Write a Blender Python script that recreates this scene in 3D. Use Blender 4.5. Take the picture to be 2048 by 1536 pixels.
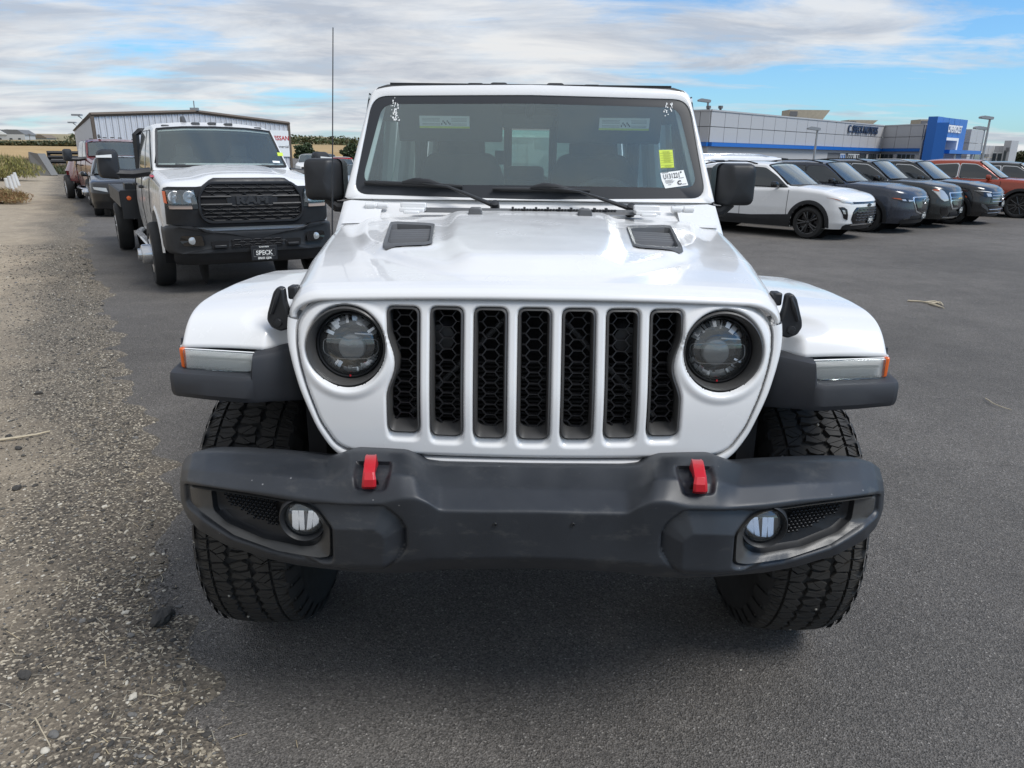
import bpy, math, random
import numpy as np
from mathutils import Matrix, Vector
random.seed(7)
rng = np.random.default_rng(7)
rad = math.radians
S = bpy.context.scene
for o in list(bpy.data.objects):
    bpy.data.objects.remove(o)
COL = S.collection

# ------------------------------------------------------------------ camera
CAMLOC = np.array([-.046, -1.495, 1.523])
PITCH, YAW, ROLL, FPX = .3053, -.00527, .01232, 1456.
_f = np.array([math.sin(YAW) * math.cos(PITCH), math.cos(YAW) * math.cos(PITCH), -math.sin(PITCH)])
_r0 = np.array([math.cos(YAW), -math.sin(YAW), 0.])
_u0 = np.cross(_r0, _f)
_r = math.cos(ROLL) * _r0 + math.sin(ROLL) * _u0
_u = -math.sin(ROLL) * _r0 + math.cos(ROLL) * _u0
cam = bpy.data.cameras.new('camera')
cam.sensor_width = 36.
cam.lens = FPX / 2048. * 36.
cam.clip_start = .05
cam.clip_end = 6000.
cam_o = bpy.data.objects.new('camera', cam)
COL.objects.link(cam_o)
cam_o.matrix_world = Matrix(((_r[0], _u[0], -_f[0], CAMLOC[0]), (_r[1], _u[1], -_f[1], CAMLOC[1]),
                             (_r[2], _u[2], -_f[2], CAMLOC[2]), (0, 0, 0, 1)))
S.camera = cam_o

# ------------------------------------------------------------------ world, sun, exposure
SUN_EL, SUN_AZ = 55., 118.          # azimuth measured clockwise from +Y (view direction)
W = bpy.data.worlds.new('World')
S.world = W
W.use_nodes = True
wn, wl = W.node_tree.nodes, W.node_tree.links
wn.clear()


def _n(t, **k):
    n = wn.new(t)
    for a, b in k.items():
        setattr(n, a, b)
    return n


sky = _n('ShaderNodeTexSky', sky_type='NISHITA', sun_disc=False)
sky.sun_elevation = rad(SUN_EL)
sky.sun_rotation = rad(SUN_AZ)
sky.air_density = 1.0
sky.dust_density = .6
sky.ozone_density = 2.0
tc = _n('ShaderNodeTexCoord')
sp = _n('ShaderNodeSeparateXYZ')
wl.new(tc.outputs['Generated'], sp.inputs[0])
zc = _n('ShaderNodeMath', operation='MAXIMUM')
zc.inputs[1].default_value = .0
wl.new(sp.outputs['Z'], zc.inputs[0])
za = _n('ShaderNodeMath', operation='ADD')
za.inputs[1].default_value = .10
wl.new(zc.outputs[0], za.inputs[0])
dx = _n('ShaderNodeMath', operation='DIVIDE')
dy = _n('ShaderNodeMath', operation='DIVIDE')
wl.new(sp.outputs['X'], dx.inputs[0]); wl.new(za.outputs[0], dx.inputs[1])
wl.new(sp.outputs['Y'], dy.inputs[0]); wl.new(za.outputs[0], dy.inputs[1])
cv = _n('ShaderNodeCombineXYZ')
wl.new(dx.outputs[0], cv.inputs[0]); wl.new(dy.outputs[0], cv.inputs[1])


def wnoise(scale, detail, rough, off, stretch=(1, 1, 1), dist=0.):
    mp = _n('ShaderNodeMapping')
    mp.inputs['Location'].default_value = off
    mp.inputs['Scale'].default_value = stretch
    wl.new(cv.outputs[0], mp.inputs[0])
    nz = _n('ShaderNodeTexNoise')
    nz.inputs['Scale'].default_value = scale
    nz.inputs['Detail'].default_value = detail
    nz.inputs['Roughness'].default_value = rough
    nz.inputs['Distortion'].default_value = dist
    wl.new(mp.outputs[0], nz.inputs['Vector'])
    return nz.outputs['Fac']


def wramp(x, pts):
    r = _n('ShaderNodeValToRGB')
    e = r.color_ramp.elements
    while len(e) < len(pts):
        e.new(.5)
    for el, (p, c) in zip(e, pts):
        el.position = p
        el.color = (c, c, c, 1) if not isinstance(c, tuple) else c
    wl.new(x, r.inputs[0])
    return r.outputs['Color']


CLOUD_OFF = (3.1, 1.7, 0)
n1 = wnoise(.50, 9, .60, CLOUD_OFF, (.75, 1.0, 1), .35)
n2 = wnoise(1.9, 8, .62, (8.3, 2.2, 0), (.6, 1.15, 1), .5)
n3 = wnoise(1.15, 9, .62, (1.3, 7.2, 0), (.8, 1.3, 1), .5)
# west (left) half of the sky is more overcast than the east
gx = _n('ShaderNodeMath', operation='MULTIPLY_ADD')
gx.inputs[1].default_value = -.12
wl.new(sp.outputs['X'], gx.inputs[0]); wl.new(n1, gx.inputs[2])
m2 = _n('ShaderNodeMath', operation='MULTIPLY_ADD')
m2.inputs[1].default_value = .46
wl.new(n2, m2.inputs[0]); wl.new(gx.outputs[0], m2.inputs[2])
cover = wramp(m2.outputs[0], [(.60, 0.), (.66, .40), (.74, .88), (.86, 1.)])
dens = wramp(n3, [(.38, (1.08, 1.095, 1.11, 1)), (.49, (.90, .935, .99, 1)), (.61, (.68, .735, .83, 1))])
cb = _n('ShaderNodeVectorMath', operation='SCALE')
cb.inputs['Scale'].default_value = 5.4
wl.new(dens, cb.inputs[0])
skyg = _n('ShaderNodeVectorMath', operation='MULTIPLY')
skyg.inputs[1].default_value = (.60, .92, 1.18)
wl.new(sky.outputs['Color'], skyg.inputs[0])
mx = _n('ShaderNodeMix', data_type='RGBA')
wl.new(cover, mx.inputs['Factor'])
wl.new(skyg.outputs[0], mx.inputs['A'])
wl.new(cb.outputs[0], mx.inputs['B'])
bg = _n('ShaderNodeBackground')
bg.inputs['Strength'].default_value = .10
wl.new(mx.outputs['Result'], bg.inputs['Color'])
wo = _n('ShaderNodeOutputWorld')
wl.new(bg.outputs[0], wo.inputs['Surface'])

sun = bpy.data.lights.new('sun', 'SUN')
sun.energy = 2.1
sun.angle = rad(25)
sun.color = (1., .965, .91)
sun_o = bpy.data.objects.new('sun', sun)
COL.objects.link(sun_o)
_a, _e = rad(SUN_AZ), rad(SUN_EL)
_sd = Vector((math.sin(_a) * math.cos(_e), math.cos(_a) * math.cos(_e), math.sin(_e)))
sun_o.rotation_euler = _sd.to_track_quat('Z', 'Y').to_euler()
sun_o.location = (-20, -20, 40)
vs = S.view_settings
vs.view_transform = 'Standard'
vs.look = 'None'
vs.gamma = 1.
vs.use_curve_mapping = False
vs.exposure = .5
S.cycles.max_bounces = 8
S.cycles.transparent_max_bounces = 16


# ------------------------------------------------------------------ pixel -> place (photo is 2048 x 1536)
def ray(px, py):
    px = np.asarray(px, float)[..., None]
    py = np.asarray(py, float)[..., None]
    return _f * FPX + _r * (px - 1024.) - _u * (py - 768.)


def PY(px, py, Y):
    d = ray(px, py)
    t = (np.asarray(Y, float) - CAMLOC[1]) / d[..., 1]
    return CAMLOC + d * t[..., None]


def PZ(px, py, Z=0.):
    d = ray(px, py)
    t = (np.asarray(Z, float) - CAMLOC[2]) / d[..., 2]
    return CAMLOC + d * t[..., None]


def PX(px, py, X):
    d = ray(px, py)
    t = (np.asarray(X, float) - CAMLOC[0]) / d[..., 0]
    return CAMLOC + d * t[..., None]


def proj(P):
    d = np.asarray(P, float) - CAMLOC
    w = d @ _f
    return np.stack([1024 + FPX * (d @ _r) / w, 768 - FPX * (d @ _u) / w], -1)


def onS(px, py, Yf, it=12):
    px = np.asarray(px, float)
    py = np.asarray(py, float)
    Y = np.full(px.shape, .3)
    for _ in range(it):
        p = PY(px, py, Y)
        Y = Yf(p[..., 0], p[..., 2])
    return PY(px, py, Y)


# ------------------------------------------------------------------ materials
def mat(name, col, rough=.5, metal=0., coat=0., spec=.5, **k):
    m = bpy.data.materials.new(name)
    m.use_nodes = True
    b = m.node_tree.nodes['Principled BSDF']
    b.inputs['Base Color'].default_value = (*col, 1)
    b.inputs['Roughness'].default_value = rough
    b.inputs['Metallic'].default_value = metal
    b.inputs['Coat Weight'].default_value = coat
    b.inputs['Coat Roughness'].default_value = .04
    b.inputs['Specular IOR Level'].default_value = spec
    m['b'] = 1
    return m


class NT:
    def __init__(s, m):
        s.m = m
        s.t = m.node_tree
        s.b = s.t.nodes['Principled BSDF']

    def n(s, t, **k):
        n = s.t.nodes.new(t)
        for a, v in k.items():
            setattr(n, a, v)
        return n

    def l(s, a, b):
        s.t.links.new(a, b)

    def coord(s, kind='Object', scale=None):
        c = s.n('ShaderNodeTexCoord').outputs[kind] if kind != 'World' else s.n('ShaderNodeNewGeometry').outputs['Position']
        if scale is None:
            return c
        mp = s.n('ShaderNodeMapping')
        mp.inputs['Scale'].default_value = scale
        s.l(c, mp.inputs[0])
        return mp.outputs[0]

    def noise(s, co, scale, detail=4, rough=.55, dist=0.):
        z = s.n('ShaderNodeTexNoise')
        z.inputs['Scale'].default_value = scale
        z.inputs['Detail'].default_value = detail
        z.inputs['Roughness'].default_value = rough
        z.inputs['Distortion'].default_value = dist
        s.l(co, z.inputs['Vector'])
        return z.outputs['Fac']

    def voro(s, co, scale, out='Distance', feature='F1', rnd=1.):
        z = s.n('ShaderNodeTexVoronoi', feature=feature)
        z.inputs['Scale'].default_value = scale
        z.inputs['Randomness'].default_value = rnd
        s.l(co, z.inputs['Vector'])
        return z.outputs[out]

    def ramp(s, x, pts):
        r = s.n('ShaderNodeValToRGB')
        e = r.color_ramp.elements
        while len(e) < len(pts):
            e.new(.5)
        for el, (p, c) in zip(e, pts):
            el.position = p
            el.color = (c, c, c, 1) if not isinstance(c, tuple) else (*c, 1)
        s.l(x, r.inputs[0])
        return r.outputs['Color']

    def mix(s, fac, a, b, mode='MIX'):
        m = s.n('ShaderNodeMix', data_type='RGBA', blend_type=mode)
        for sock, v in (('Factor', fac), ('A', a), ('B', b)):
            if hasattr(v, 'links'):
                s.l(v, m.inputs[sock])
            elif sock == 'Factor':
                m.inputs[sock].default_value = v
            else:
                m.inputs[sock].default_value = (*v, 1)
        return m.outputs['Result']

    def math(s, op, a, b=None):
        m = s.n('ShaderNodeMath', operation=op)
        for i, v in enumerate((a, b)):
            if v is None:
                continue
            if hasattr(v, 'links'):
                s.l(v, m.inputs[i])
            else:
                m.inputs[i].default_value = v
        return m.outputs[0]

    def bump(s, h, strength=.3, dist=.01):
        b = s.n('ShaderNodeBump')
        b.inputs['Strength'].default_value = strength
        b.inputs['Distance'].default_value = dist
        s.l(h, b.inputs['Height'])
        s.l(b.outputs[0], s.b.inputs['Normal'])

    def col(s, c):
        s.l(c, s.b.inputs['Base Color'])

    def rgh(s, c):
        s.l(c, s.b.inputs['Roughness'])


def paint(name, col, rough=.22, dirt=.5, metal=0.):
    m = mat(name, col, rough, metal, coat=.55)
    t = NT(m)
    co = t.coord()
    d = t.ramp(t.noise(co, 3.1, 7, .65), [(.42, 0.), (.72, 1.)])
    f = t.math('MULTIPLY', d, .10 * dirt)
    spk = t.ramp(t.voro(co, 42., 'Distance'), [(.02, 1.), (.05, 0.)])
    spm = t.ramp(t.noise(co, 5.3, 3), [(.58, 0.), (.66, 1.)])
    f2 = t.math('MULTIPLY', t.math('MULTIPLY', spk, spm), .5 * dirt)
    c = t.mix(f, col, (.33, .29, .23))
    c = t.mix(f2, c, (.22, .19, .15))
    t.col(c)
    t.rgh(t.ramp(t.noise(co, 6., 5), [(.3, rough * .8), (.75, rough * 1.6)]))
    return m


def plastic(name, col, rough=.55, grain=350., fade=.35, light=None, chips=0.):
    m = mat(name, col, rough)
    t = NT(m)
    co = t.coord()
    light = light or tuple(min(1, c * 1.7 + .012) for c in col)
    c = t.mix(t.math('MULTIPLY', t.ramp(t.noise(co, 4.3, 6, .62), [(.38, 0.), (.72, 1.)]), fade), col, light)
    scr = t.ramp(t.noise(t.coord('Object', (1, 1, 12)), 22., 4, .7), [(.66, 0.), (.74, 1.)])
    scm = t.ramp(t.noise(co, 2.3, 3), [(.5, 0.), (.62, 1.)])
    c = t.mix(t.math('MULTIPLY', t.math('MULTIPLY', scr, scm), .22 * (fade / .35)), c, (.16, .155, .15))
    if chips:
        ck_ = t.ramp(t.voro(t.coord('Object', (1, 1, 1.6)), 24., 'Distance'), [(.045, 1.), (.075, 0.)])
        cm_ = t.ramp(t.noise(co, 4.7, 3), [(.56, 0.), (.62, 1.)])
        c = t.mix(t.math('MULTIPLY', t.math('MULTIPLY', ck_, cm_), chips), c, (.30, .30, .30))
        dz_ = t.ramp(t.noise(t.coord('Object', (1.2, 1.2, 3.)), 7., 7, .72), [(.55, 0.), (.72, 1.)])
        c = t.mix(t.math('MULTIPLY', dz_, .30), c, (.135, .130, .118))
    t.col(c)
    t.rgh(t.ramp(t.noise(co, 9., 4), [(.3, rough * .88), (.75, min(1, rough * 1.2))]))
    t.bump(t.noise(co, grain, 2), .12, .002)
    return m


def glass(name, tint=(.80, .88, .86), film=.03, filmcol=(.25, .29, .29), refl=1.):
    m = bpy.data.materials.new(name)
    m.use_nodes = True
    t = m.node_tree
    t.nodes.clear()
    out = t.nodes.new('ShaderNodeOutputMaterial')
    tr = t.nodes.new('ShaderNodeBsdfTransparent')
    tr.inputs[0].default_value = (*tint, 1)
    gl = t.nodes.new('ShaderNodeBsdfGlossy')
    gl.inputs['Roughness'].default_value = .02
    gl.inputs['Color'].default_value = (.95, 1., 1., 1)
    fr = t.nodes.new('ShaderNodeFresnel')
    fr.inputs[0].default_value = 1.5
    ml = t.nodes.new('ShaderNodeMath'); ml.operation = 'MULTIPLY'
    ml.inputs[1].default_value = 1.7 * refl
    ml.use_clamp = True
    t.links.new(fr.outputs[0], ml.inputs[0])
    df = t.nodes.new('ShaderNodeBsdfDiffuse')
    df.inputs[0].default_value = (*filmcol, 1)
    m1 = t.nodes.new('ShaderNodeMixShader')
    m1.inputs[0].default_value = film
    t.links.new(tr.outputs[0], m1.inputs[1]); t.links.new(df.outputs[0], m1.inputs[2])
    m2 = t.nodes.new('ShaderNodeMixShader')
    t.links.new(ml.outputs[0], m2.inputs[0])
    t.links.new(m1.outputs[0], m2.inputs[1]); t.links.new(gl.outputs[0], m2.inputs[2])
    t.links.new(m2.outputs[0], out.inputs['Surface'])
    return m


M = {}
M['white'] = paint('white_paint', (.75, .75, .745), .2, .35)
M['jwhite'] = paint('suv_white_paint', (.75, .75, .745), .2, .5)
M['twhite'] = paint('truck_white_paint', (.75, .75, .745), .25, .7)
M['bump'] = plastic('bumper_plastic', (.020, .023, .028), .44, 420, .35, (.050, .055, .063), .7)
M['flare'] = plastic('flare_plastic', (.026, .028, .033), .50, 420, .35)
M['blackpl'] = plastic('black_plastic', (.012, .013, .015), .48, 500, .3)
M['vent'] = plastic('skylit_grey_plastic', (.085, .087, .09), .55, 420, .3)  # lighter copy of the grey plastic: sky light put into the colour
M['carws'] = glass('parked_car_windscreen', (.70, .78, .77), .16, (.34, .42, .43), 1.0)
M['greypl'] = plastic('grey_plastic', (.055, .057, .06), .6, 420, .35)
M['bezel'] = plastic('bronze_grey_plastic', (.050, .049, .047), .36, 500, .2)
M['slot'] = plastic('slot_bezel_grey', (.050, .049, .048), .40, 500, .2)
M['comb'] = mat('honeycomb_black', (.010, .010, .012), .45)
M['gloss'] = mat('gloss_black', (.006, .006, .007), .08, coat=.5)
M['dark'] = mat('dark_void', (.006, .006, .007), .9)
M['under'] = plastic('underbody', (.018, .018, .019), .85, 60, .3)
M['chrome'] = mat('chrome', (.75, .76, .78), .08, 1.)
M['facet'] = mat('facet_chrome', (.88, .89, .90), .28, .6)
M['alum'] = mat('brushed_aluminium', (.55, .56, .58), .28, 1.)
M['red'] = plastic('red_powder_coat', (.50, .012, .022), .32, 300, .25, (.62, .05, .06))
M['orange'] = mat('amber_lens', (.72, .13, .02), .15, coat=.6)
M['whiteline'] = mat('white_light_bar', (.82, .82, .80), .2)
M['seat'] = plastic('seat_cloth', (.020, .021, .022), .85, 260, .5)
M['roof'] = plastic('roof_black', (.045, .046, .048), .65, 300, .3)
M['wglass'] = glass('windscreen_glass', (.74, .86, .84), .16, (.34, .445, .46), 1.0)
M['cglass'] = glass('car_window_glass', (.55, .62, .62), .06, (.2, .23, .24), 1.0)
M['dglass'] = glass('tinted_window_glass', (.10, .11, .115), .05, (.06, .065, .07), 1.0)
M['lens'] = glass('lamp_lens', (.96, .965, .965), .05, (.56, .57, .57), 1.5)
M['sideglass'] = glass('door_glass', (.72, .90, .85), .30, (.50, .74, .68), 1.0)  # bright teal film: daylight through the side windows put into the colour
M['frit'] = mat('frit_black', (.036, .039, .044), .40, spec=.2)
M['tyre'] = plastic('tyre_rubber', (.024, .0225, .0205), .8, 240, .6, (.060, .054, .046))
M['tyreside'] = plastic('tyre_sidewall', (.016, .016, .016), .7, 240, .4)
M['rim'] = mat('black_rim', (.010, .010, .011), .25, coat=.4)
M['papw'] = mat('white_paper', (.78, .79, .78), .6)
M['papy'] = mat('yellow_paper', (.55, .68, .06), .6)
M['ink'] = mat('black_ink', (.02, .02, .022), .6)
M['wletter'] = mat('white_lettering', (.80, .80, .76), .5)
M['steel'] = mat('galvanised_steel', (.35, .36, .37), .45, .7)


# ------------------------------------------------------------------ mesh helpers
def obj(name, me, parent=None, inv=None):
    o = bpy.data.objects.new(name, me)
    COL.objects.link(o)
    if parent is not None:
        o.parent = parent
        if inv is not None:
            o.matrix_parent_inverse = inv
    return o


def thing(name, label, cat, loc=(0, 0, 0), rz=0., group=None, scale=1.):
    o = bpy.data.objects.new(name, None)
    COL.objects.link(o)
    o.location = loc
    o.rotation_euler = (0, 0, rz)
    o.scale = (scale,) * 3
    o.empty_display_size = .2
    o['label'] = label
    o['category'] = cat
    if group:
        o['group'] = group
    return o


def tag(o, label=None, cat=None, group=None, kind=None):
    if label: o['label'] = label
    if cat: o['category'] = cat
    if group: o['group'] = group
    if kind: o['kind'] = kind
    return o


class MB:
    """collects pieces of ONE part"""

    def __init__(s):
        s.v, s.f, s.m, s.n = [], [], [], 0

    def add(s, V, F, mi=0):
        V = np.asarray(V, float).reshape(-1, 3)
        s.v.append(V)
        for f in F:
            s.f.append([int(i) + s.n for i in f])
            s.m.append(mi)
        s.n += len(V)
        return s

    def grid(s, A, mi=0, close_u=False, close_v=False, keep=None, flip=False):
        A = np.asarray(A, float)
        nu, nv = A.shape[:2]
        F = []
        for i in range(nu if close_u else nu - 1):
            for j in range(nv if close_v else nv - 1):
                if keep is not None and not keep[i, j]:
                    continue
                i2, j2 = (i + 1) % nu, (j + 1) % nv
                q = [i * nv + j, i2 * nv + j, i2 * nv + j2, i * nv + j2]
                F.append(q[::-1] if flip else q)
        return s.add(A.reshape(-1, 3), F, mi)

    def box(s, c, size, mi=0, R=None):
        sx, sy, sz = [a / 2. for a in size]
        V = np.array([[x, y, z] for x in (-sx, sx) for y in (-sy, sy) for z in (-sz, sz)])
        if R is not None:
            V = V @ np.asarray(R).T
        F = [(0, 1, 3, 2), (4, 6, 7, 5), (0, 4, 5, 1), (2, 3, 7, 6), (0, 2, 6, 4), (1, 5, 7, 3)]
        return s.add(V + np.asarray(c), F, mi)

    def tube(s, pts, r, n=8, mi=0, cap=True, squash=1.):
        P = np.asarray(pts, float)
        k = len(P)
        r = np.broadcast_to(np.asarray(r, float), (k,))
        T = np.gradient(P, axis=0)
        T /= np.linalg.norm(T, axis=1)[:, None] + 1e-12
        up = np.array([0, 0, 1.]) if abs(T[:, 2]).max() < .95 else np.array([0, 1., 0]) if abs(T[:, 1]).max() < .9 else np.array([1., 0, 0])
        A = np.zeros((k, n, 3))
        for i in range(k):
            a = np.cross(T[i], up)
            a /= np.linalg.norm(a) + 1e-12
            b = np.cross(a, T[i])
            for j in range(n):
                w = 2 * math.pi * j / n
                A[i, j] = P[i] + r[i] * (math.cos(w) * a + squash * math.sin(w) * b)
        b0 = s.n
        s.grid(A, mi, close_v=True)
        if cap:
            s.f.append([b0 + j for j in range(n)][::-1]); s.m.append(mi)
            s.f.append([b0 + (k - 1) * n + j for j in range(n)]); s.m.append(mi)
        return s

    def lathe(s, prof, c, axis, n=32, mi=0, ref=None):
        """prof: list of (radius, along axis)"""
        ax = np.asarray(axis, float)
        ax = ax / np.linalg.norm(ax)
        ref = np.array([0, 0, 1.]) if abs(ax[2]) < .9 else np.array([1., 0, 0])
        a = np.cross(ax, ref); a /= np.linalg.norm(a)
        b = np.cross(ax, a)
        A = np.zeros((len(prof), n, 3))
        for i, (r, h) in enumerate(prof):
            for j in range(n):
                w = 2 * math.pi * j / n
                A[i, j] = np.asarray(c) + ax * h + r * (math.cos(w) * a + math.sin(w) * b)
        return s.grid(A, mi, close_v=True)

    def prism(s, poly, h0, h1, ax='z', mi=0):
        """poly 2-D outline; ax = extrusion axis (x: poly is (y,z); y: poly is (x,z); z: poly is (x,y))"""
        P = np.asarray(poly, float)
        n = len(P)

        def m3(h):
            H = np.full(n, h)
            return {'x': np.stack([H, P[:, 0], P[:, 1]], 1), 'y': np.stack([P[:, 0], H, P[:, 1]], 1),
                    'z': np.stack([P[:, 0], P[:, 1], H], 1)}[ax]
        V = np.vstack([m3(h0), m3(h1)])
        F = [list(range(n))[::-1], [n + i for i in range(n)]]
        F += [[i, (i + 1) % n, n + (i + 1) % n, n + i] for i in range(n)]
        return s.add(V, F, mi)

    def rings(s, R, mi=0, cap0=False, cap1=False):
        b0 = s.n
        A = np.asarray(R, float)
        s.grid(A, mi, close_v=True)
        n = A.shape[1]
        if cap0:
            s.f.append([b0 + j for j in range(n)][::-1]); s.m.append(mi)
        if cap1:
            s.f.append([b0 + (len(A) - 1) * n + j for j in range(n)]); s.m.append(mi)
        return s

    def mirror(s):
        """mirror everything so far about x = 0"""
        V = np.vstack(s.v).copy()
        V[:, 0] *= -1
        F = [list(f)[::-1] for f in s.f]
        mm = list(s.m)
        n0 = s.n
        s.v.append(V)
        s.f += [[i + n0 for i in f] for f in F]
        s.m += mm
        s.n += len(V)
        return s

    def mesh(s, name, mats, smooth=35., recalc=True, weld=None):
        me = bpy.data.meshes.new(name)
        V = np.vstack(s.v) if s.v else np.zeros((0, 3))
        me.from_pydata(V.tolist(), [], s.f)
        for m in (mats if isinstance(mats, (list, tuple)) else [mats]):
            me.materials.append(M[m] if isinstance(m, str) else m)
        if any(s.m):
            me.polygons.foreach_set('material_index', s.m)
        if recalc or weld:
            import bmesh
            bm = bmesh.new()
            bm.from_mesh(me)
            if weld:
                bmesh.ops.remove_doubles(bm, verts=bm.verts, dist=weld)
            if recalc:
                bmesh.ops.recalc_face_normals(bm, faces=bm.faces)
            bm.to_mesh(me)
            bm.free()
        if smooth:
            me.polygons.foreach_set('use_smooth', [True] * len(me.polygons))
            me.set_sharp_from_angle(angle=rad(smooth))
        me.update()
        return me

    def build(s, name, mats, parent=None, inv=None, smooth=35., bevel=0., seg=2, weld=None, recalc=True):
        o = obj(name, s.mesh(name, mats, smooth, recalc, weld), parent, inv)
        if bevel:
            b = o.modifiers.new('bevel', 'BEVEL')
            b.width = bevel
            b.segments = seg
            b.limit_method = 'ANGLE'
            b.angle_limit = rad(32)
        return o


def copy_tree(o, parent=None, **kw):
    c = o.copy()
    COL.objects.link(c)
    if parent is not None:
        c.parent = parent
        c.matrix_parent_inverse = o.matrix_parent_inverse.copy()
    for ch in list(o.children):
        copy_tree(ch, c)
    return c


def rpoly(P, r, n=5):
    """round the corners of a closed polygon"""
    P = np.asarray(P, float)
    r = np.broadcast_to(np.asarray(r, float), (len(P),))
    out = []
    for i in range(len(P)):
        a, b, c = P[i - 1], P[i], P[(i + 1) % len(P)]
        u, v = a - b, c - b
        lu, lv = np.linalg.norm(u), np.linalg.norm(v)
        k = min(r[i], .49 * lu, .49 * lv)
        p0, p1 = b + u / lu * k, b + v / lv * k
        if k < 1e-9:
            out.append(b)
            continue
        for t in np.linspace(0, 1, n):
            out.append((1 - t) ** 2 * p0 + 2 * t * (1 - t) * b + t * t * p1)
    return np.array(out)


def resamp(P, n, closed=True):
    P = np.asarray(P, float)
    Q = np.vstack([P, P[:1]]) if closed else P
    d = np.r_[0, np.cumsum(np.linalg.norm(np.diff(Q, axis=0), axis=1))]
    t = np.linspace(0, d[-1], n + 1)[:-1] if closed else np.linspace(0, d[-1], n)
    return np.stack([np.interp(t, d, Q[:, k]) for k in range(Q.shape[1])], 1)


def sdf(poly, P):
    """signed distance (negative inside) and closest point"""
    poly = np.asarray(poly, float)
    sh = P.shape[:-1]
    Q = P.reshape(-1, 2)
    best = np.full(len(Q), 1e18)
    cp = np.zeros_like(Q)
    ins = np.zeros(len(Q), bool)
    n = len(poly)
    for i in range(n):
        a, b = poly[i], poly[(i + 1) % n]
        e = b - a
        t = np.clip(((Q - a) @ e) / (e @ e + 1e-18), 0, 1)
        c = a + t[:, None] * e
        d = ((Q - c) ** 2).sum(1)
        k = d < best
        best[k] = d[k]
        cp[k] = c[k]
        if a[1] != b[1]:
            cr = ((a[1] > Q[:, 1]) != (b[1] > Q[:, 1])) & (Q[:, 0] < (b[0] - a[0]) * (Q[:, 1] - a[1]) / (b[1] - a[1]) + a[0])
            ins ^= cr
    d = np.sqrt(best)
    return np.where(ins, -d, d).reshape(sh), cp.reshape(P.shape)


def sstep(a, b, x):
    t = np.clip((x - a) / (b - a), 0, 1)
    return t * t * (3 - 2 * t)


def smooth1(A, k, axis):
    A = np.asarray(A, float).copy()
    for _ in range(k):
        B = A.copy()
        s0 = [slice(None)] * A.ndim; s1 = list(s0); s2 = list(s0)
        s0[axis] = slice(1, -1); s1[axis] = slice(0, -2); s2[axis] = slice(2, None)
        B[tuple(s0)] = .5 * A[tuple(s0)] + .25 * A[tuple(s1)] + .25 * A[tuple(s2)]
        A = B
    return A


def text(body, size, mt, M4, parent=None, name='lettering', depth=.0, align='CENTER', bold=0., sx=1., inv=None):
    """flat or raised lettering as a mesh; M4 maps the text plane (x right, y up, z out) to parent space"""
    c = bpy.data.curves.new(name, 'FONT')
    c.body = body
    c.size = size
    c.align_x = align
    c.align_y = 'CENTER'
    c.extrude = depth
    c.offset = bold
    c.resolution_u = 3
    t = bpy.data.objects.new(name + '_tmp', c)
    COL.objects.link(t)
    bpy.context.view_layer.update()
    me = bpy.data.meshes.new_from_object(t.evaluated_get(bpy.context.evaluated_depsgraph_get()))
    bpy.data.objects.remove(t)
    me.transform(Matrix.Diagonal((sx, 1, 1, 1)))
    me.transform(M4)
    me.materials.clear()
    me.materials.append(M[mt] if isinstance(mt, str) else mt)
    me.name = name
    return obj(name, me, parent, inv)


def frame(o, x, y, z):
    """4x4 from origin and three axes"""
    return Matrix(((x[0], y[0], z[0], o[0]), (x[1], y[1], z[1], o[1]), (x[2], y[2], z[2], o[2]), (0, 0, 0, 1)))
# ------------------------------------------------------------------ ground
def edge_x(Y):
    return -.87 - .600 * np.asarray(Y)


def bigmesh(name, V, F4, mt, smooth=False, midx=None):
    """fast mesh from arrays; F4 is (n, k) with equal sized faces"""
    me = bpy.data.meshes.new(name)
    n, k = F4.shape
    me.vertices.add(len(V))
    me.vertices.foreach_set('co', np.ascontiguousarray(V, np.float32).ravel())
    me.loops.add(n * k)
    me.loops.foreach_set('vertex_index', np.ascontiguousarray(F4, np.int32).ravel())
    me.polygons.add(n)
    me.polygons.foreach_set('loop_start', np.arange(0, n * k, k, dtype=np.int32))
    for m in (mt if isinstance(mt, (list, tuple)) else [mt]):
        me.materials.append(M[m] if isinstance(m, str) else m)
    if midx is not None:
        me.polygons.foreach_set('material_index', np.ascontiguousarray(midx, np.int32))
    me.update(calc_edges=True)
    me.polygons.foreach_set('use_smooth', np.full(n, smooth))
    return me


def gridfaces(nu, nv):
    i, j = np.meshgrid(np.arange(nu - 1), np.arange(nv - 1), indexing='ij')
    a = (i * nv + j).ravel()
    return np.stack([a, a + nv, a + nv + 1, a + 1], 1)


def vnoise(x, y, seed=0):
    """cheap smooth value noise"""
    rg = np.random.default_rng(seed)
    T = rg.random((64, 64))
    xi, yi = np.floor(x).astype(int), np.floor(y).astype(int)
    fx, fy = x - xi, y - yi
    fx, fy = fx * fx * (3 - 2 * fx), fy * fy * (3 - 2 * fy)
    g = lambda a, b: T[a % 64, b % 64]
    return (g(xi, yi) * (1 - fx) + g(xi + 1, yi) * fx) * (1 - fy) + (g(xi, yi + 1) * (1 - fx) + g(xi + 1, yi + 1) * fx) * fy


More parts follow.
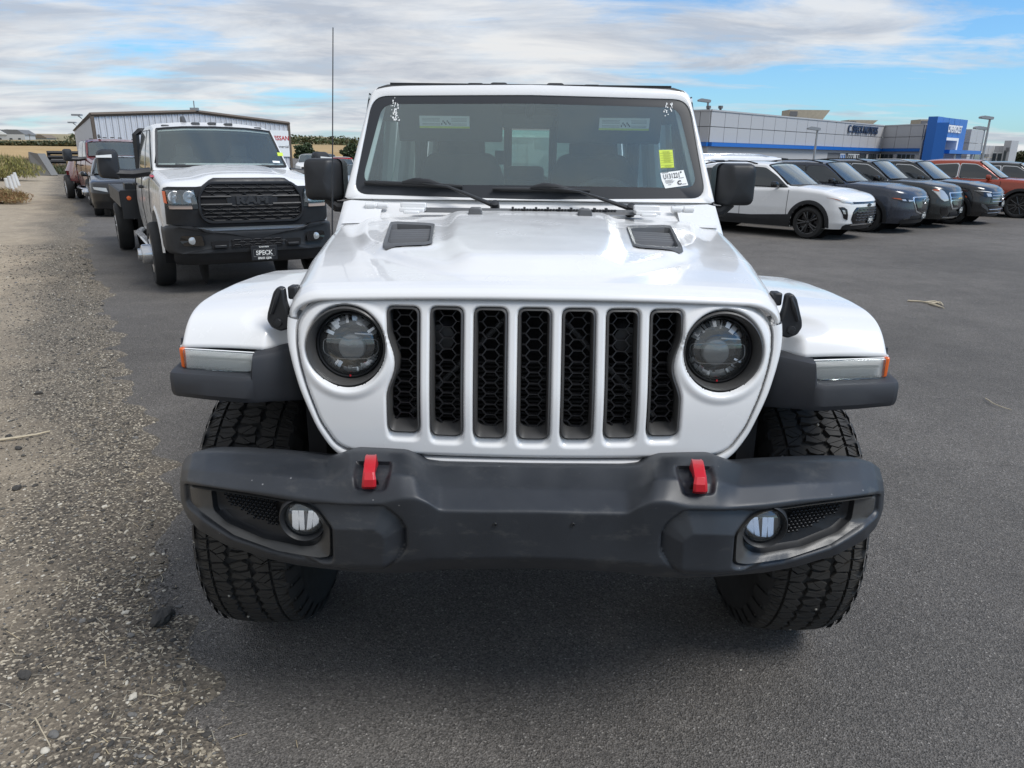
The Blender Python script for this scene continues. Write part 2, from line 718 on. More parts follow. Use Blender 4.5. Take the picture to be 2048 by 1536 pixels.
# asphalt
m = mat('asphalt', (.055, .053, .051), .88)
t = NT(m)
co = t.coord('World')
v1 = t.voro(co, 210., 'Color')
v2 = t.voro(co, 210., 'Distance')
sepc = t.n('ShaderNodeSeparateColor')
t.l(v1, sepc.inputs[0])
base = t.ramp(sepc.outputs[0], [(.0, (.056, .051, .0455)), (.45, (.112, .1025, .092)), (.90, (.165, .151, .136)), (.985, (.225, .207, .186)), (.995, (.34, .317, .286))])
big = t.ramp(t.noise(co, .35, 6, .6), [(.3, .74), (.7, 1.22)])
mid_ = t.ramp(t.noise(co, 2.4, 6, .65), [(.3, .85), (.7, 1.15)])
c = t.mix(1., base, big, 'MULTIPLY')
c = t.mix(1., c, mid_, 'MULTIPLY')
dust = t.ramp(t.noise(co, 1.1, 7, .7), [(.52, 0.), (.8, 1.)])
c = t.mix(t.math('MULTIPLY', dust, .3), c, (.165, .151, .135))
# oil spots
oil = t.ramp(t.voro(co, .8, 'Distance'), [(.03, 1.), (.10, 0.)])
c = t.mix(t.math('MULTIPLY', oil, .35), c, (.02, .02, .02))
t.col(c)
t.rgh(t.ramp(sepc.outputs[1], [(0., .72), (1., .98)]))
hsum = t.math('ADD', t.math('MULTIPLY', v2, 1.4), t.noise(co, 90., 3))
t.bump(hsum, .75, .005)
M['asphalt'] = m
xs = np.r_[-900, -300, -100, -40, np.linspace(-30, 40, 60), 60, 120, 300, 900]
ys = np.r_[-40, np.linspace(-12, 60, 60), 80, 130, 240, 500, 1200]
X_, Y_ = np.meshgrid(xs, ys, indexing='ij')
V = np.stack([X_, Y_, np.zeros_like(X_)], -1).reshape(-1, 3)
o = obj('parking_lot', bigmesh('parking_lot', V, gridfaces(len(xs), len(ys)), m))
tag(o, kind='structure')

# dirt verge: rises out of the asphalt along the ragged edge
m = mat('dirt', (.3, .25, .2), .95)
t = NT(m)
co = t.coord('World')
sx = t.n('ShaderNodeSeparateXYZ')
t.l(co, sx.inputs[0])
dist = t.math('MULTIPLY', t.math('ADD', t.math('ADD', sx.outputs[0], t.math('MULTIPLY', sx.outputs[1], .600)), .87), -.857)
wob = t.math('MULTIPLY', t.math('SUBTRACT', t.noise(co, .9, 6, .65), .5), 1.9)
dd = t.math('DIVIDE', t.math('ADD', dist, wob), 3.4)
zone = t.ramp(dd, [(.10, 0.), (.30, 1.)])
fine = t.voro(co, 120., 'Color')
sf = t.n('ShaderNodeSeparateColor'); t.l(fine, sf.inputs[0])
grav = t.ramp(sf.outputs[0], [(0., (.054, .046, .036)), (.5, (.105, .090, .071)), (.85, (.19, .16, .122)), (.95, (.52, .46, .355))])
soil = t.ramp(t.noise(co, 7., 8, .7), [(.25, (.29, .225, .15)), (.5, (.41, .335, .235)), (.75, (.54, .45, .33))])
soil = t.mix(.35, soil, t.ramp(sf.outputs[1], [(0., (.14, .115, .09)), (1., (.42, .36, .29))]))
c = t.mix(zone, grav, soil)
patch = t.ramp(t.noise(co, 1.6, 6, .65), [(.48, 0.), (.66, 1.)])
c = t.mix(t.math('MULTIPLY', patch, .45), c, (.20, .168, .128))
t.col(c)
t.bump(t.math('ADD', t.voro(co, 120., 'Distance'), t.math('MULTIPLY', t.noise(co, 30., 6, .7), 1.4)), .6, .010)
M['dirt'] = m


def verge_z(x, y):
    d = -(x - edge_x(y)) * .855
    d = d + .34 * (vnoise(x * 1.7 + 11, y * 1.7 + 40, 8) - .5) + .20 * (vnoise(x * 6.3 + 4, y * 6.3 + 8, 9) - .5)
    n = vnoise(x * 1.3 + 50, y * 1.3 + 50, 1) * .5 + vnoise(x * 4.1 + 9, y * 4.1, 2) * .3 + vnoise(x * 13 + 5, y * 13, 3) * .2
    return -.016 + .028 * sstep(-.25, .06, d) + .026 * (n - .5) * sstep(-.25, .2, d) + .030 * (n - .5) * sstep(1.0, 4., d) + .05 * sstep(1., 6., d) - .004 * (d < -.1)


def verge(u0, u1, nu, y0, y1, ny):
    u = np.linspace(u0, u1, nu)
    y = np.linspace(y0, y1, ny)
    U, Yv = np.meshgrid(u, y, indexing='ij')
    Xv = edge_x(Yv) - U
    Z = verge_z(Xv, Yv)
    return np.stack([Xv, Yv, Z], -1)


A = verge(-.35, 4.2, 160, -2.4, 7.0, 330)
Bv = verge(-.35, 4.2, 46, 7.0, 44., 370)
far1 = np.stack(np.meshgrid(np.r_[-400, -200, -90, np.linspace(-50, -20, 8)], np.r_[-30, -10, np.linspace(0, 44, 12)], indexing='ij'), -1)
parts = []
V, F, n0 = [], [], 0
for G in (A, Bv):
    V.append(G.reshape(-1, 3)); F.append(gridfaces(*G.shape[:2]) + n0); n0 += G.shape[0] * G.shape[1]
# outside strip to the far left
yy = np.linspace(-2.4, 44., 120)
uu = np.array([4.2, 5, 6.5, 9, 14, 25, 60])
U, Yv = np.meshgrid(uu, yy, indexing='ij')
Xv = edge_x(Yv) - U
G = np.stack([Xv, Yv, verge_z(Xv, Yv)], -1)
V.append(G.reshape(-1, 3)); F.append(gridfaces(*G.shape[:2]) + n0); n0 += G.shape[0] * G.shape[1]
o = obj('dirt_verge', bigmesh('dirt_verge', np.vstack(V), np.vstack(F), m, smooth=True))
tag(o, kind='structure')

# loose gravel and straw on the verge
ico = np.array([(0, 0, 1), (.894, 0, .447), (.276, .851, .447), (-.724, .526, .447), (-.724, -.526, .447), (.276, -.851, .447),
                (.724, .526, -.447), (-.276, .851, -.447), (-.894, 0, -.447), (-.276, -.851, -.447), (.724, -.526, -.447), (0, 0, -1)])
icf = np.array([(0, 1, 2), (0, 2, 3), (0, 3, 4), (0, 4, 5), (0, 5, 1), (1, 6, 2), (2, 7, 3), (3, 8, 4), (4, 9, 5), (5, 10, 1),
                (6, 7, 2), (7, 8, 3), (8, 9, 4), (9, 10, 5), (10, 6, 1), (11, 7, 6), (11, 8, 7), (11, 9, 8), (11, 10, 9), (11, 6, 10)])


def stones(name, P, rr, cols, flat=.55):
    n = len(P)
    j = 1 + rng.uniform(-.28, .28, (n, 12, 1))
    sc = np.stack([rng.uniform(.75, 1.5, n), rng.uniform(.6, 1.0, n), rng.uniform(flat * .6, flat * 1.3, n)], 1)[:, None, :]
    V = ico[None] * j * sc * rr[:, None, None]
    a = rng.uniform(0, 6.28, n)
    ca, sa = np.cos(a)[:, None], np.sin(a)[:, None]
    x, y = V[..., 0] * ca - V[..., 1] * sa, V[..., 0] * sa + V[..., 1] * ca
    V = np.stack([x, y, V[..., 2]], -1) + P[:, None, :]
    F = (icf[None] + (np.arange(n) * 12)[:, None, None]).reshape(-1, 3)
    return bigmesh(name, V.reshape(-1, 3), F, cols, False, np.repeat(rng.choice(len(cols), n, p=[.36, .31, .15, .11, .07][:len(cols)] if len(cols) == 5 else None), 20))


def smat(name, c):
    mm = mat(name, c, .85)
    tt = NT(mm)
    cc = tt.coord('World')
    tt.col(tt.mix(tt.noise(cc, 60., 4), tuple(x * .72 for x in c), tuple(min(1, x * 1.2) for x in c)))
    return mm


SM = [smat('stone_dark', (.050, .047, .043)), smat('stone_mid', (.095, .089, .079)), smat('stone_grey', (.15, .145, .137)), smat('stone_tan', (.28, .24, .18)), smat('stone_pale', (.56, .52, .44))]
N = 26000
yv = rng.uniform(0, 1, N) ** 2.0 * 11.5 - .9
uv = np.where(rng.random(N) < .72, np.abs(rng.normal(.25, .42, N)), rng.uniform(0, 2.6, N)) * (1 + .08 * yv) - .08
xv = edge_x(yv) - uv
zv = np.maximum(verge_z(xv, yv), 0.)
rr = rng.lognormal(math.log(.0034), .42, N).clip(.0016, .013) * (1 + .05 * np.maximum(yv, 0))
o = obj('gravel', stones('gravel', np.stack([xv, yv, zv + rr * .25], 1), rr, SM))
tag(o, kind='stuff')
# a few specks on the asphalt
N = 260
yv = rng.uniform(-.6, 9, N)
xv = edge_x(yv) + np.abs(rng.normal(0, 2.8, N))
rr = rng.uniform(.0015, .005, N)
o = obj('loose_grit', stones('loose_grit', np.stack([xv, yv, rr * .3], 1), rr, SM))
tag(o, kind='stuff')
# straw
N = 2800
yv = rng.uniform(0, 1, N) ** 1.7 * 9 - .8
uv = np.where(rng.random(N) < .55, rng.normal(.06, .13, N), np.abs(rng.normal(.4, .8, N)))
xv = edge_x(yv) - uv
zv = np.maximum(verge_z(xv, yv), 0.) + .004
a = rng.uniform(0, math.pi, N)
ln = rng.lognormal(math.log(.010), .55, N).clip(.004, .06)
w = rng.uniform(.0005, .0013, N)
d = np.stack([np.cos(a), np.sin(a), rng.normal(0, .18, N)], 1) * ln[:, None]
nrm_ = np.stack([-np.sin(a), np.cos(a), np.zeros(N)], 1) * w[:, None]
P = np.stack([xv, yv, zv + np.abs(d[:, 2]) * .5], 1)
bend = np.stack([np.zeros(N), np.zeros(N), ln * rng.uniform(0, .15, N)], 1)
V = np.stack([P - d - nrm_, P - d + nrm_, P + nrm_ + bend, P - nrm_ + bend, P + d + nrm_, P + d - nrm_], 1)
F = np.array([[0, 1, 2, 3], [3, 2, 4, 5]])[None] + (np.arange(N) * 6)[:, None, None]
SMs = [smat('straw_pale', (.52, .46, .34)), smat('straw_tan', (.38, .31, .20)), smat('straw_grey', (.30, .28, .23))]
o = obj('straw_litter', bigmesh('straw_litter', V.reshape(-1, 3), F.reshape(-1, 4), SMs, False, np.repeat(rng.choice(3, N), 2)))
tag(o, kind='stuff')

# the larger stones one can pick out
BIGS = [((325, 1238), .060, 0, 'dark lump of broken asphalt at the edge of the lot'),
        ((264, 1275), .019, 2, 'smooth grey green pebble in front of the asphalt lump'),
        ((268, 1403), .020, 4, 'flat white stone near the bottom of the gravel strip'),
        ((266, 1440), .017, 2, 'blue grey stone below the flat white stone'),
        ((108, 1478), .022, 2, 'dark slate chip beside a long dry stalk'),
        ((92, 1512), .019, 4, 'cream pebble below the dark slate chip'),
        ((320, 1475), .014, 4, 'pale round pebble close to the asphalt edge'),
        ((240, 1186), .017, 3, 'yellowish leaf shaped stone on the gravel'),
        ((276, 1184), .012, 4, 'small white pebble right of the yellowish stone'),
        ((38, 902), .030, 0, 'black clod of dirt under the pale stick'),
        ((20, 880), .034, 0, 'black clod of dirt touching the end of the pale stick'),
        ((36, 985), .032, 0, 'dark clod half buried in the dirt verge'),
        ((78, 790), .03, 0, 'small dark clod high up the dirt verge'),
        ((52, 1360), .030, 0, 'flat dark clod on the gravel'),
        ((285, 1525), .012, 2, 'grey oval pebble at the bottom of the gravel strip'),
        ((393, 1508), .013, 3, 'tan pebble beside the asphalt edge')]
for (p, r, mi, lab) in BIGS:
    q = PZ(*p)
    q[2] = max(0., float(verge_z(q[0:1], q[1:2])[0])) + r * .22
    import bmesh
    bm = bmesh.new()
    bmesh.ops.create_icosphere(bm, subdivisions=3, radius=1.)
    me = bpy.data.meshes.new('stone')
    bm.to_mesh(me); bm.free()
    Vs = np.array([v.co[:] for v in me.vertices])
    sd_ = rng.integers(0, 1000)
    k_ = 1.3 if mi else 2.6
    nn_ = vnoise(Vs[:, 0] * k_ + 20, Vs[:, 1] * k_ + Vs[:, 2] * 1.7 + 20, sd_) - .5
    n2_ = vnoise(Vs[:, 0] * 7 + 30, Vs[:, 1] * 7 + Vs[:, 2] * 5 + 30, sd_ + 1) - .5
    an_ = rng.uniform(0, 3.14)
    Vs = Vs * (1 + .7 * nn_ + (.22 if mi == 0 else .06) * n2_)[:, None] * np.array([1.35, .85, .60]) * r * .58
    ca_, sa_ = math.cos(an_), math.sin(an_)
    Vs = np.stack([Vs[:, 0] * ca_ - Vs[:, 1] * sa_, Vs[:, 0] * sa_ + Vs[:, 1] * ca_, Vs[:, 2]], 1)
    me.vertices.foreach_set('co', Vs.astype(np.float32).ravel())
    me.polygons.foreach_set('use_smooth', [mi != 0] * len(me.polygons))
    me.materials.append(SM[mi])
    o = obj('stone', me)
    o.location = q
    tag(o, lab, 'stone', 'stones on the verge')
# single stick and dry sprigs
M['stick'] = smat('dry_stick', (.50, .43, .31))


def sprig(name, pts, r, label, z=.012, extra=()):
    mb = MB()
    for pl in (pts,) + tuple(extra):
        P = np.array([PZ(*p) for p in pl])
        P[:, 2] = np.maximum(verge_z(P[:, 0], P[:, 1]), 0) + z
        P = resamp(P, 12, False)
        P[:, 2] += .006 * np.sin(np.linspace(0, 3.1, 12))
        mb.tube(P, np.linspace(r, r * .55, 12), 6)
    o = mb.build(name, 'stick')
    tag(o, label, name.replace('_', ' '))
    return o


sprig('dry_stick', [(-6, 890), (40, 884), (75, 877), (101, 869)], .008, 'pale dry stick lying on the dirt verge at the edge of the picture')
sprig('dry_stalk', [(74, 1452), (88, 1480), (104, 1508)], .0022, 'thin pale stalk leaning over the dark slate chip')
sprig('dry_sprig', [(1815, 603), (1840, 605), (1866, 610), (1888, 618)], .010, 'dry branching weed lying on the asphalt behind the right fender', .01,
      [[(1850, 606), (1870, 605), (1880, 610)], [(1858, 609), (1872, 614), (1886, 617)], [(1862, 608), (1880, 607), (1886, 613)]])
sprig('straw_stem', [(1970, 800), (1985, 812), (2004, 819), (2022, 823)], .004, 'single white straw lying on the asphalt at the edge of the lot')
# ------------------------------------------------------------------ far land, buildings
def facing(p0, p1):
    """x axis along a wall from p0 to p1, y up, z out towards the viewer's side"""
    x = np.array([p1[0] - p0[0], p1[1] - p0[1], 0.])
    L = np.linalg.norm(x)
    x /= L
    return x, L, np.array([x[1], -x[0], 0.])


M['corr'] = plastic('white_metal_siding', (.56, .57, .60), .5, 8., .25, (.44, .45, .46))
M['brown'] = plastic('brown_trim', (.105, .08, .06), .6, 60., .2)
M['panel'] = plastic('grey_composite_panel', (.43, .43, .435), .5, 6., .12, (.38, .38, .385))
M['panel2'] = plastic('pale_block_wall', (.42, .42, .42), .8, 30., .3, (.36, .355, .35))
M['joint'] = mat('dark_joint', (.16, .16, .165), .8)
M['blue'] = plastic('blue_cladding', (.010, .125, .46), .35, 10., .15, (.02, .18, .55))
M['store'] = mat('shop_glass', (.035, .045, .05), .06, coat=.4)
M['navy'] = mat('navy_letters', (.03, .055, .11), .4)
M['gold'] = mat('gold_emblem', (.55, .38, .10), .3, .5)
M['tan'] = plastic('tan_metal', (.38, .33, .25), .6, 20., .3)
M['signred'] = mat('red_letters', (.50, .02, .03), .5)
M['concrete'] = plastic('concrete', (.34, .335, .32), .85, 60., .4)

# ---- white metal building on the left, gable end towards the lot
A = PY(193, 298.5, 60.) * [1, 1, 0]
Bq = PY(580, 303.5, 74.) * [1, 1, 0]
Cq = PY(155, 298, 112.) * [1, 1, 0]
zA, zBq = PY(193, 230, 60.)[2], PY(580, 246.5, 74.)[2]
zA = zBq = (zA + zBq) / 2
x_, L_, z_ = facing(A, Bq)
mp = 395
dm = 60 + (74 - 60) * .40
pk = PY(395, 223, 66.4)
zP = pk[2]
Lp = float((pk - A) @ x_)
bld = thing('metal_building', 'long white ribbed metal building with low gable and brown trim behind the white truck', 'building', A)
BI = Matrix.Translation(-Vector(A))
topz = lambda s: np.interp(s, [0, Lp, L_], [zA, zP, zBq])
npan = 36
pw = L_ / npan
for i in range(npan):
    s0, s1 = i * pw + .012, (i + 1) * pw - .012
    sm = (s0 + s1) / 2
    e = .045
    q = lambda s, z, d: A + x_ * s + z_ * d + np.array([0, 0, z])
    V, F = [], []
    sec = [(s0, 0), (s0 + .04, e), (s0 + pw * .30, e), (s0 + pw * .36, .01), (s0 + pw * .64, .01), (s0 + pw * .70, e), (s1 - .04, e), (s1, 0)]
    for s, d in sec:
        V += [q(s, 0, d), q(s, topz(s) - .12, d)]
    F = [(2 * j, 2 * j + 2, 2 * j + 3, 2 * j + 1) for j in range(len(sec) - 1)]
    MB().add(V, F).build('wall_panel', 'corr', bld, BI, smooth=0)
mb = MB()
q = lambda s, z, d: A + x_ * s + z_ * d + np.array([0, 0, z])
mb.add([q(0, 0, -.02), q(L_, 0, -.02), q(L_, zBq - .1, -.02), q(Lp, zP - .1, -.02), q(0, zA - .1, -.02)], [(0, 1, 2, 3, 4)])
mb.build('backing_wall', 'joint', bld, BI, smooth=0)
xs_, Ls_, zs_ = facing(Cq, A)
nside = 30
for i in range(nside):
    s0, s1 = Ls_ * i / nside + .02, Ls_ * (i + 1) / nside - .02
    V = [Cq + xs_ * s + zs_ * d + [0, 0, z] for s, d in ((s0, 0), (s0 + .1, .05), (s1 - .1, .05), (s1, 0)) for z in (0, zA - .1)]
    MB().add(V, [(0, 2, 3, 1), (2, 4, 5, 3), (4, 6, 7, 5)]).build('wall_panel', 'corr', bld, BI, smooth=0)
mb = MB()
for (a, b) in ((q(-.1, zA, .1), q(Lp, zP, .1)), (q(Lp, zP, .1), q(L_ + .1, zBq, .1)), (Cq + [0, 0, zA] + zs_ * .1, A + [0, 0, zA] + zs_ * .1)):
    mb.tube([a, b], .16, 4)
for c in (q(0, 0, .06), q(L_, 0, .06)):
    mb.tube([c, c + [0, 0, zA]], .16, 4)
mb.build('roof_trim', 'brown', bld, BI, smooth=0)
Bk = Bq + (Cq - A)
pkb = q(Lp, zP, 0) + (Cq - A)
mb = MB().add([q(0, zA, 0), q(Lp, zP, 0), pkb, Cq + [0, 0, zA], q(L_, zBq, 0), Bk + [0, 0, zBq]], [(0, 1, 2, 3), (1, 4, 5, 2)])
mb.add([q(L_, 0, 0), q(L_, zBq, 0), Bk + [0, 0, zBq], Bk], [(0, 1, 2, 3)])
mb.build('roof', 'corr', bld, BI, smooth=0)
mb = MB().tube([q(Lp, zP + .1, 0), q(Lp, zP + .9, 0)], .05, 6).box(q(Lp, zP + .2, 0), (.7, .3, .25))
mb.build('roof_vent', 'steel', bld, BI)
# wall lamps along the eaves
for s in (.35, .75):
    c = Cq + xs_ * (Ls_ * s) + [0, 0, zA + .5] + zs_ * .6
    MB().box(c, (.9, .4, .16)).tube([c, c - zs_ * .6 - [0, 0, .5]], .05, 6).build('flood_lamp', 'steel', bld, BI)
# sign on the gable wall
s0, s1 = float((PY(536, 300, 72.6) - A) @ x_), float((PY(577, 300, 73.9) - A) @ x_)
zt, zb = PY(560, 261, 73.3)[2], PY(560, 313, 73.3)[2]
sg = MB()
sg.prism([(s0, zb), (s1, zb), (s1, zt), (s0, zt)], .08, .16, 'y')
sgn = thing('wall_sign', 'white sign board with red lettering on the gable wall of the white metal building', 'sign', q((s0 + s1) / 2, zb, .1))
SI = Matrix.Translation(-Vector(q((s0 + s1) / 2, zb, .1)))
V = np.vstack(sg.v)
sg.v = [np.array([q(v[0], v[2], v[1]) for v in V])]
sg.build('sign_board', 'papw', sgn, SI, smooth=0)
text('NISSAN', (zt - zb) * .24, 'signred', frame(q(s0 + (s1 - s0) * .52, zt - (zt - zb) * .30, .18), x_, (0, 0, 1), z_), sgn, 'lettering', bold=.01, sx=1.02, inv=SI)
text('Commercial', (zt - zb) * .15, 'ink', frame(q(s0 + (s1 - s0) * .52, zt - (zt - zb) * .62, .18), x_, (0, 0, 1), z_), sgn, 'small_lettering', sx=1.0, inv=SI)

# ---- pale service building straight behind the SUV (seen through its windows)
p0, p1 = PY(770, 306, 42.), PY(1300, 312, 42.)
sb = thing('service_building', 'pale block wall building with a grey door seen through the SUV windows', 'building', ((p0[0] + p1[0]) / 2, 42., 0))
SBI = Matrix.Translation((-(p0[0] + p1[0]) / 2, -42., 0))
zt = PY(1000, 274, 42.)[2]
nx_, nz_ = 16, 7
for i in range(nx_):
    for j in range(nz_):
        w, h = (p1[0] - p0[0]) / nx_, zt / nz_
        MB().box((p0[0] + w * (i + .5), 42., h * (j + .5)), (w - .02, .12, h - .02)).build('wall_block', 'panel2', sb, SBI, smooth=0)
MB().box(((p0[0] + p1[0]) / 2, 42.09, zt / 2), (p1[0] - p0[0], .08, zt)).build('backing_wall', 'joint', sb, SBI, smooth=0)
MB().box(((p0[0] + p1[0]) / 2, 47., zt - .1), (p1[0] - p0[0], 10, .2)).build('roof', 'panel2', sb, SBI, smooth=0)
c = PY(1082, 325, 41.9)
MB().box((c[0], 41.9, 1.1), (1.5, .06, 2.2)).build('door', 'panel', sb, SBI, smooth=0)

# ---- dealership on the right
sc = 1.0
P0 = PY(1414, 314, 83.) * [1, 1, 0]
P1 = PY(1759, 318, 117.) * [1, 1, 0]
P2 = PY(1841, 319, 110.) * [1, 1, 0]
Pm = PY(1375, 313.4, 84.5) * [1, 1, 0]
ztop = (PY(1414, 221, 83.)[2] + PY(1759, 252, 117.)[2]) / 2
zs0, zs1 = PY(1414, 292.5, 83.)[2], PY(1414, 284.5, 83.)[2]
dl = thing('dealership_building', 'long grey panelled dealership building with a blue band above the windows', 'building', P0)
DI = Matrix.Translation(-Vector(P0))


def wall(pa, pb, ncol, z0, z1, nrow=2, mt='panel', gap=.035, name='wall_panel'):
    x, L, z = facing(pa, pb)
    w = L / ncol
    h = (z1 - z0) / nrow
    for i in range(ncol):
        for j in range(nrow):
            V = [pa + x * s + z * d + [0, 0, zz] for s in (i * w + gap, (i + 1) * w - gap) for d in (0., .10) for zz in (z0 + j * h + gap, z0 + (j + 1) * h - gap)]
            MB().add(V, [(0, 1, 3, 2), (4, 6, 7, 5), (0, 4, 5, 1), (2, 3, 7, 6), (0, 2, 6, 4), (1, 5, 7, 3)]).build(name, mt, dl, DI, smooth=0)


def slab(pa, pb, z0, z1, d0, d1, name, mt, root=None, inv=None, s0=0., s1=1.):
    x, L, z = facing(pa, pb)
    V = [pa + x * s * L + z * d + [0, 0, zz] for s in (s0, s1) for d in (d0, d1) for zz in (z0, z1)]
    return MB().add(V, [(0, 1, 3, 2), (4, 6, 7, 5), (0, 4, 5, 1), (2, 3, 7, 6), (0, 2, 6, 4), (1, 5, 7, 3)]).build(name, mt, root or dl, inv or DI, smooth=0)


wall(Pm, P0, 2, zs1, ztop)
wall(P0, P1, 17, zs1, ztop)
wall(P1, P2, 3, zs1, ztop)
for a, b in ((Pm, P0), (P0, P1), (P1, P2)):
    slab(a, b, 0, ztop - .05, -.6, -.05, 'backing_wall', 'joint')
    slab(a, b, zs0, zs1, -.05, .45, 'blue_band', 'blue')
    slab(a, b, ztop - .04, ztop + .12, -.3, .18, 'parapet_cap', 'panel')
slab(Pm, P0, 0, zs0, -.3, .0, 'lower_wall', 'panel2')
slab(P0, P1, 0, zs0, -.3, .0, 'lower_wall', 'panel2', s1=.62)
slab(P0, P1, zs0 - .35, zs0, -.3, .02, 'window_head', 'panel2', s0=.62)
slab(P1, P2, zs0 - .35, zs0, -.3, .02, 'window_head', 'panel2')
# shopfront glazing
x, L, z = facing(P0, P1)


def glazing(pa, pb, s0, s1, n, z0, z1, mt='store', fr='papw'):
    x, L, z = facing(pa, pb)
    for i in range(n):
        a, b = s0 + (s1 - s0) * i / n, s0 + (s1 - s0) * (i + 1) / n
        w = slab(pa, pb, z0, z1, .02, .10, 'window', fr if fr else 'alum', s0=a, s1=b)
        g = .09 / L
        slab(pa, pb, z0 + .12, z1 - .12, .05, .115, 'pane', mt if i % 5 != 3 else 'panel', w, Matrix(), s0=a + g, s1=b - g)


M['poster'] = mat('blue_poster', (.02, .12, .35), .4)
glazing(P0, P1, .70, .735, 3, .4, zs0 - .45, 'poster')
glazing(P0, P1, .755, .835, 6, .4, zs0 - .45)
glazing(P0, P1, .84, .995, 10, .2, zs0 - .30, fr='alum')
glazing(P1, P2, .02, .98, 9, .2, zs0 - .30, fr='alum')
sx_, sL, sz = facing(P0, P1)
s_c = .5 * (float((PY(1664, 260, 108.) - P0) @ sx_) + float((PY(1740, 262, 116.5) - P0) @ sx_))
lsg = thing('wall_lettering', 'dark blue raised dealer name on the grey panels left of the blue tower', 'sign', P0 + sx_ * s_c + [0, 0, PY(1718, 261, 112.5)[2]])
LSI = Matrix.Translation(-lsg.location)
text('C. SPECK MOTORS', 1.45, 'navy', frame(P0 + sx_ * s_c + sz * .25 + [0, 0, PY(1718, 261, 112.5)[2]], sx_, (0, 0, 1), sz), lsg, 'raised_letters', depth=.08, bold=.012, sx=.86, inv=LSI)
# return wall towards the tower
P3 = PY(1853, 319, 114.) * [1, 1, 0]
slab(P2, P3, zs0, ztop, -.3, 0, 'return_wall', 'navy')
slab(P2, P3, 0, zs0, -.3, 0, 'return_wall', 'panel2')
# rooftop units
for (px, py, w, h, d) in ((1604, 231, 4.6, 1.3, 101.), (1712, 247, 3.6, .9, 115.), (1841, 245, 1.6, .8, 116.)):
    c = PY(px, py, d + 4)
    ac = thing('rooftop_unit', {1604: 'tan rooftop air unit with a slanted hood above the grey panels', 1712: 'low tan rooftop unit behind the dealer name', 1841: 'small rooftop unit beside the blue tower'}[px], 'air unit', (c[0], c[1], ztop - .8), group='units on the dealership roof')
    mb = MB().box((0, 0, (c[2] + h / 2 - ztop + .8) / 2), (w, 3, c[2] + h / 2 - ztop + .8))
    mb.build('unit_casing', 'tan', ac, smooth=0)
    MB().prism([(w / 2, .9), (w / 2 + .9, c[2] + h / 2 - ztop + .8), (w / 2, c[2] + h / 2 - ztop + .8)], -1.4, 1.4, 'y').build('unit_hood', 'tan', ac, smooth=0)
    MB().box((-w / 2 + .6, -1.52, (c[2] + h / 2 - ztop + .8) - .5), (1., .06, .6)).build('unit_louvre', 'joint', ac, smooth=0)
for k, (px, lab) in enumerate(((1399, 'left small dark roof vent at the corner of the dealership'), (1423, 'right small dark roof vent at the corner of the dealership'))):
    c = PY(px + 18, 217, 90.)
    mb = MB().tube([(c[0], c[1], ztop - .3), (c[0], c[1], c[2])], .14, 8).tube([(c[0], c[1], c[2]), (c[0], c[1], c[2] + .3)], .28, 8)
    tag(mb.build('roof_vent_pipe', 'joint'), lab, 'vent', 'vents on the dealership roof')
# ---- blue entrance tower
T0 = PY(1861, 320, 105.) * [1, 1, 0]
T1 = PY(1921, 320.3, 114.) * [1, 1, 0]
zT = .5 * (PY(1861, 232, 105.)[2] + PY(1921, 240.5, 114.)[2])
tw = thing('entrance_tower', 'bright blue entrance tower with a white framed portal', 'tower', T0)
TI = Matrix.Translation(-Vector(T0))
tx, TL, tz = facing(T0, T1)
fo0, fo1 = float((PY(1873, 300, 107.) - T0) @ tx) / TL, float((PY(1906, 300, 111.6) - T0) @ tx) / TL
zp = PY(1900, 281, 109.)[2]
tslab = lambda z0, z1, d0, d1, n, m_, s0=0., s1=1., par=None: slab(T0, T1, z0, z1, d0, d1, n, m_, par or tw, TI if par is None else Matrix(), s0, s1)
tslab(0, zT, -1.2, 0, 'blue_panel', 'blue', 0, fo0 - .02)
tslab(0, zT, -1.2, 0, 'blue_panel', 'blue', fo1 + .02, 1)
nrow = 5
for i in range(nrow):
    for j in range(3):
        a = fo0 - .02 + (fo1 - fo0 + .04) * j / 3; b = fo0 - .02 + (fo1 - fo0 + .04) * (j + 1) / 3
        h = (zT - zp - .4) / 3
        if i < 3:
            tslab(zp + .4 + i * h + .02, zp + .4 + (i + 1) * h - .02, -1.2, -.0 - .0, 'blue_panel', 'blue', a + .004, b - .004)
tslab(zp, zp + .38, -1.2, .25, 'portal_frame', 'papw', fo0 - .02, fo1 + .02)
tslab(0, zp, -1.2, .25, 'portal_frame', 'papw', fo0 - .02, fo0 + .03)
tslab(0, zp, -1.2, .25, 'portal_frame', 'papw', fo1 - .03, fo1 + .02)
tslab(0, zp, -2.4, -2.2, 'portal_back', 'panel2', fo0 - .02, fo1 + .02)
tslab(0, zp * .8, -2.2, -2.0, 'portal_glass', 'store', fo0 + .05, fo0 + .35)
zc0, zc1 = PY(1900, 307.5, 109.)[2], PY(1900, 300, 109.)[2]
tslab(zc0, zc1, -.4, 1.5, 'canopy', 'blue', fo0 - .02, 1.30)
tslab(0, zc0, .6, .9, 'canopy_post', 'papw', 1.16, 1.19)
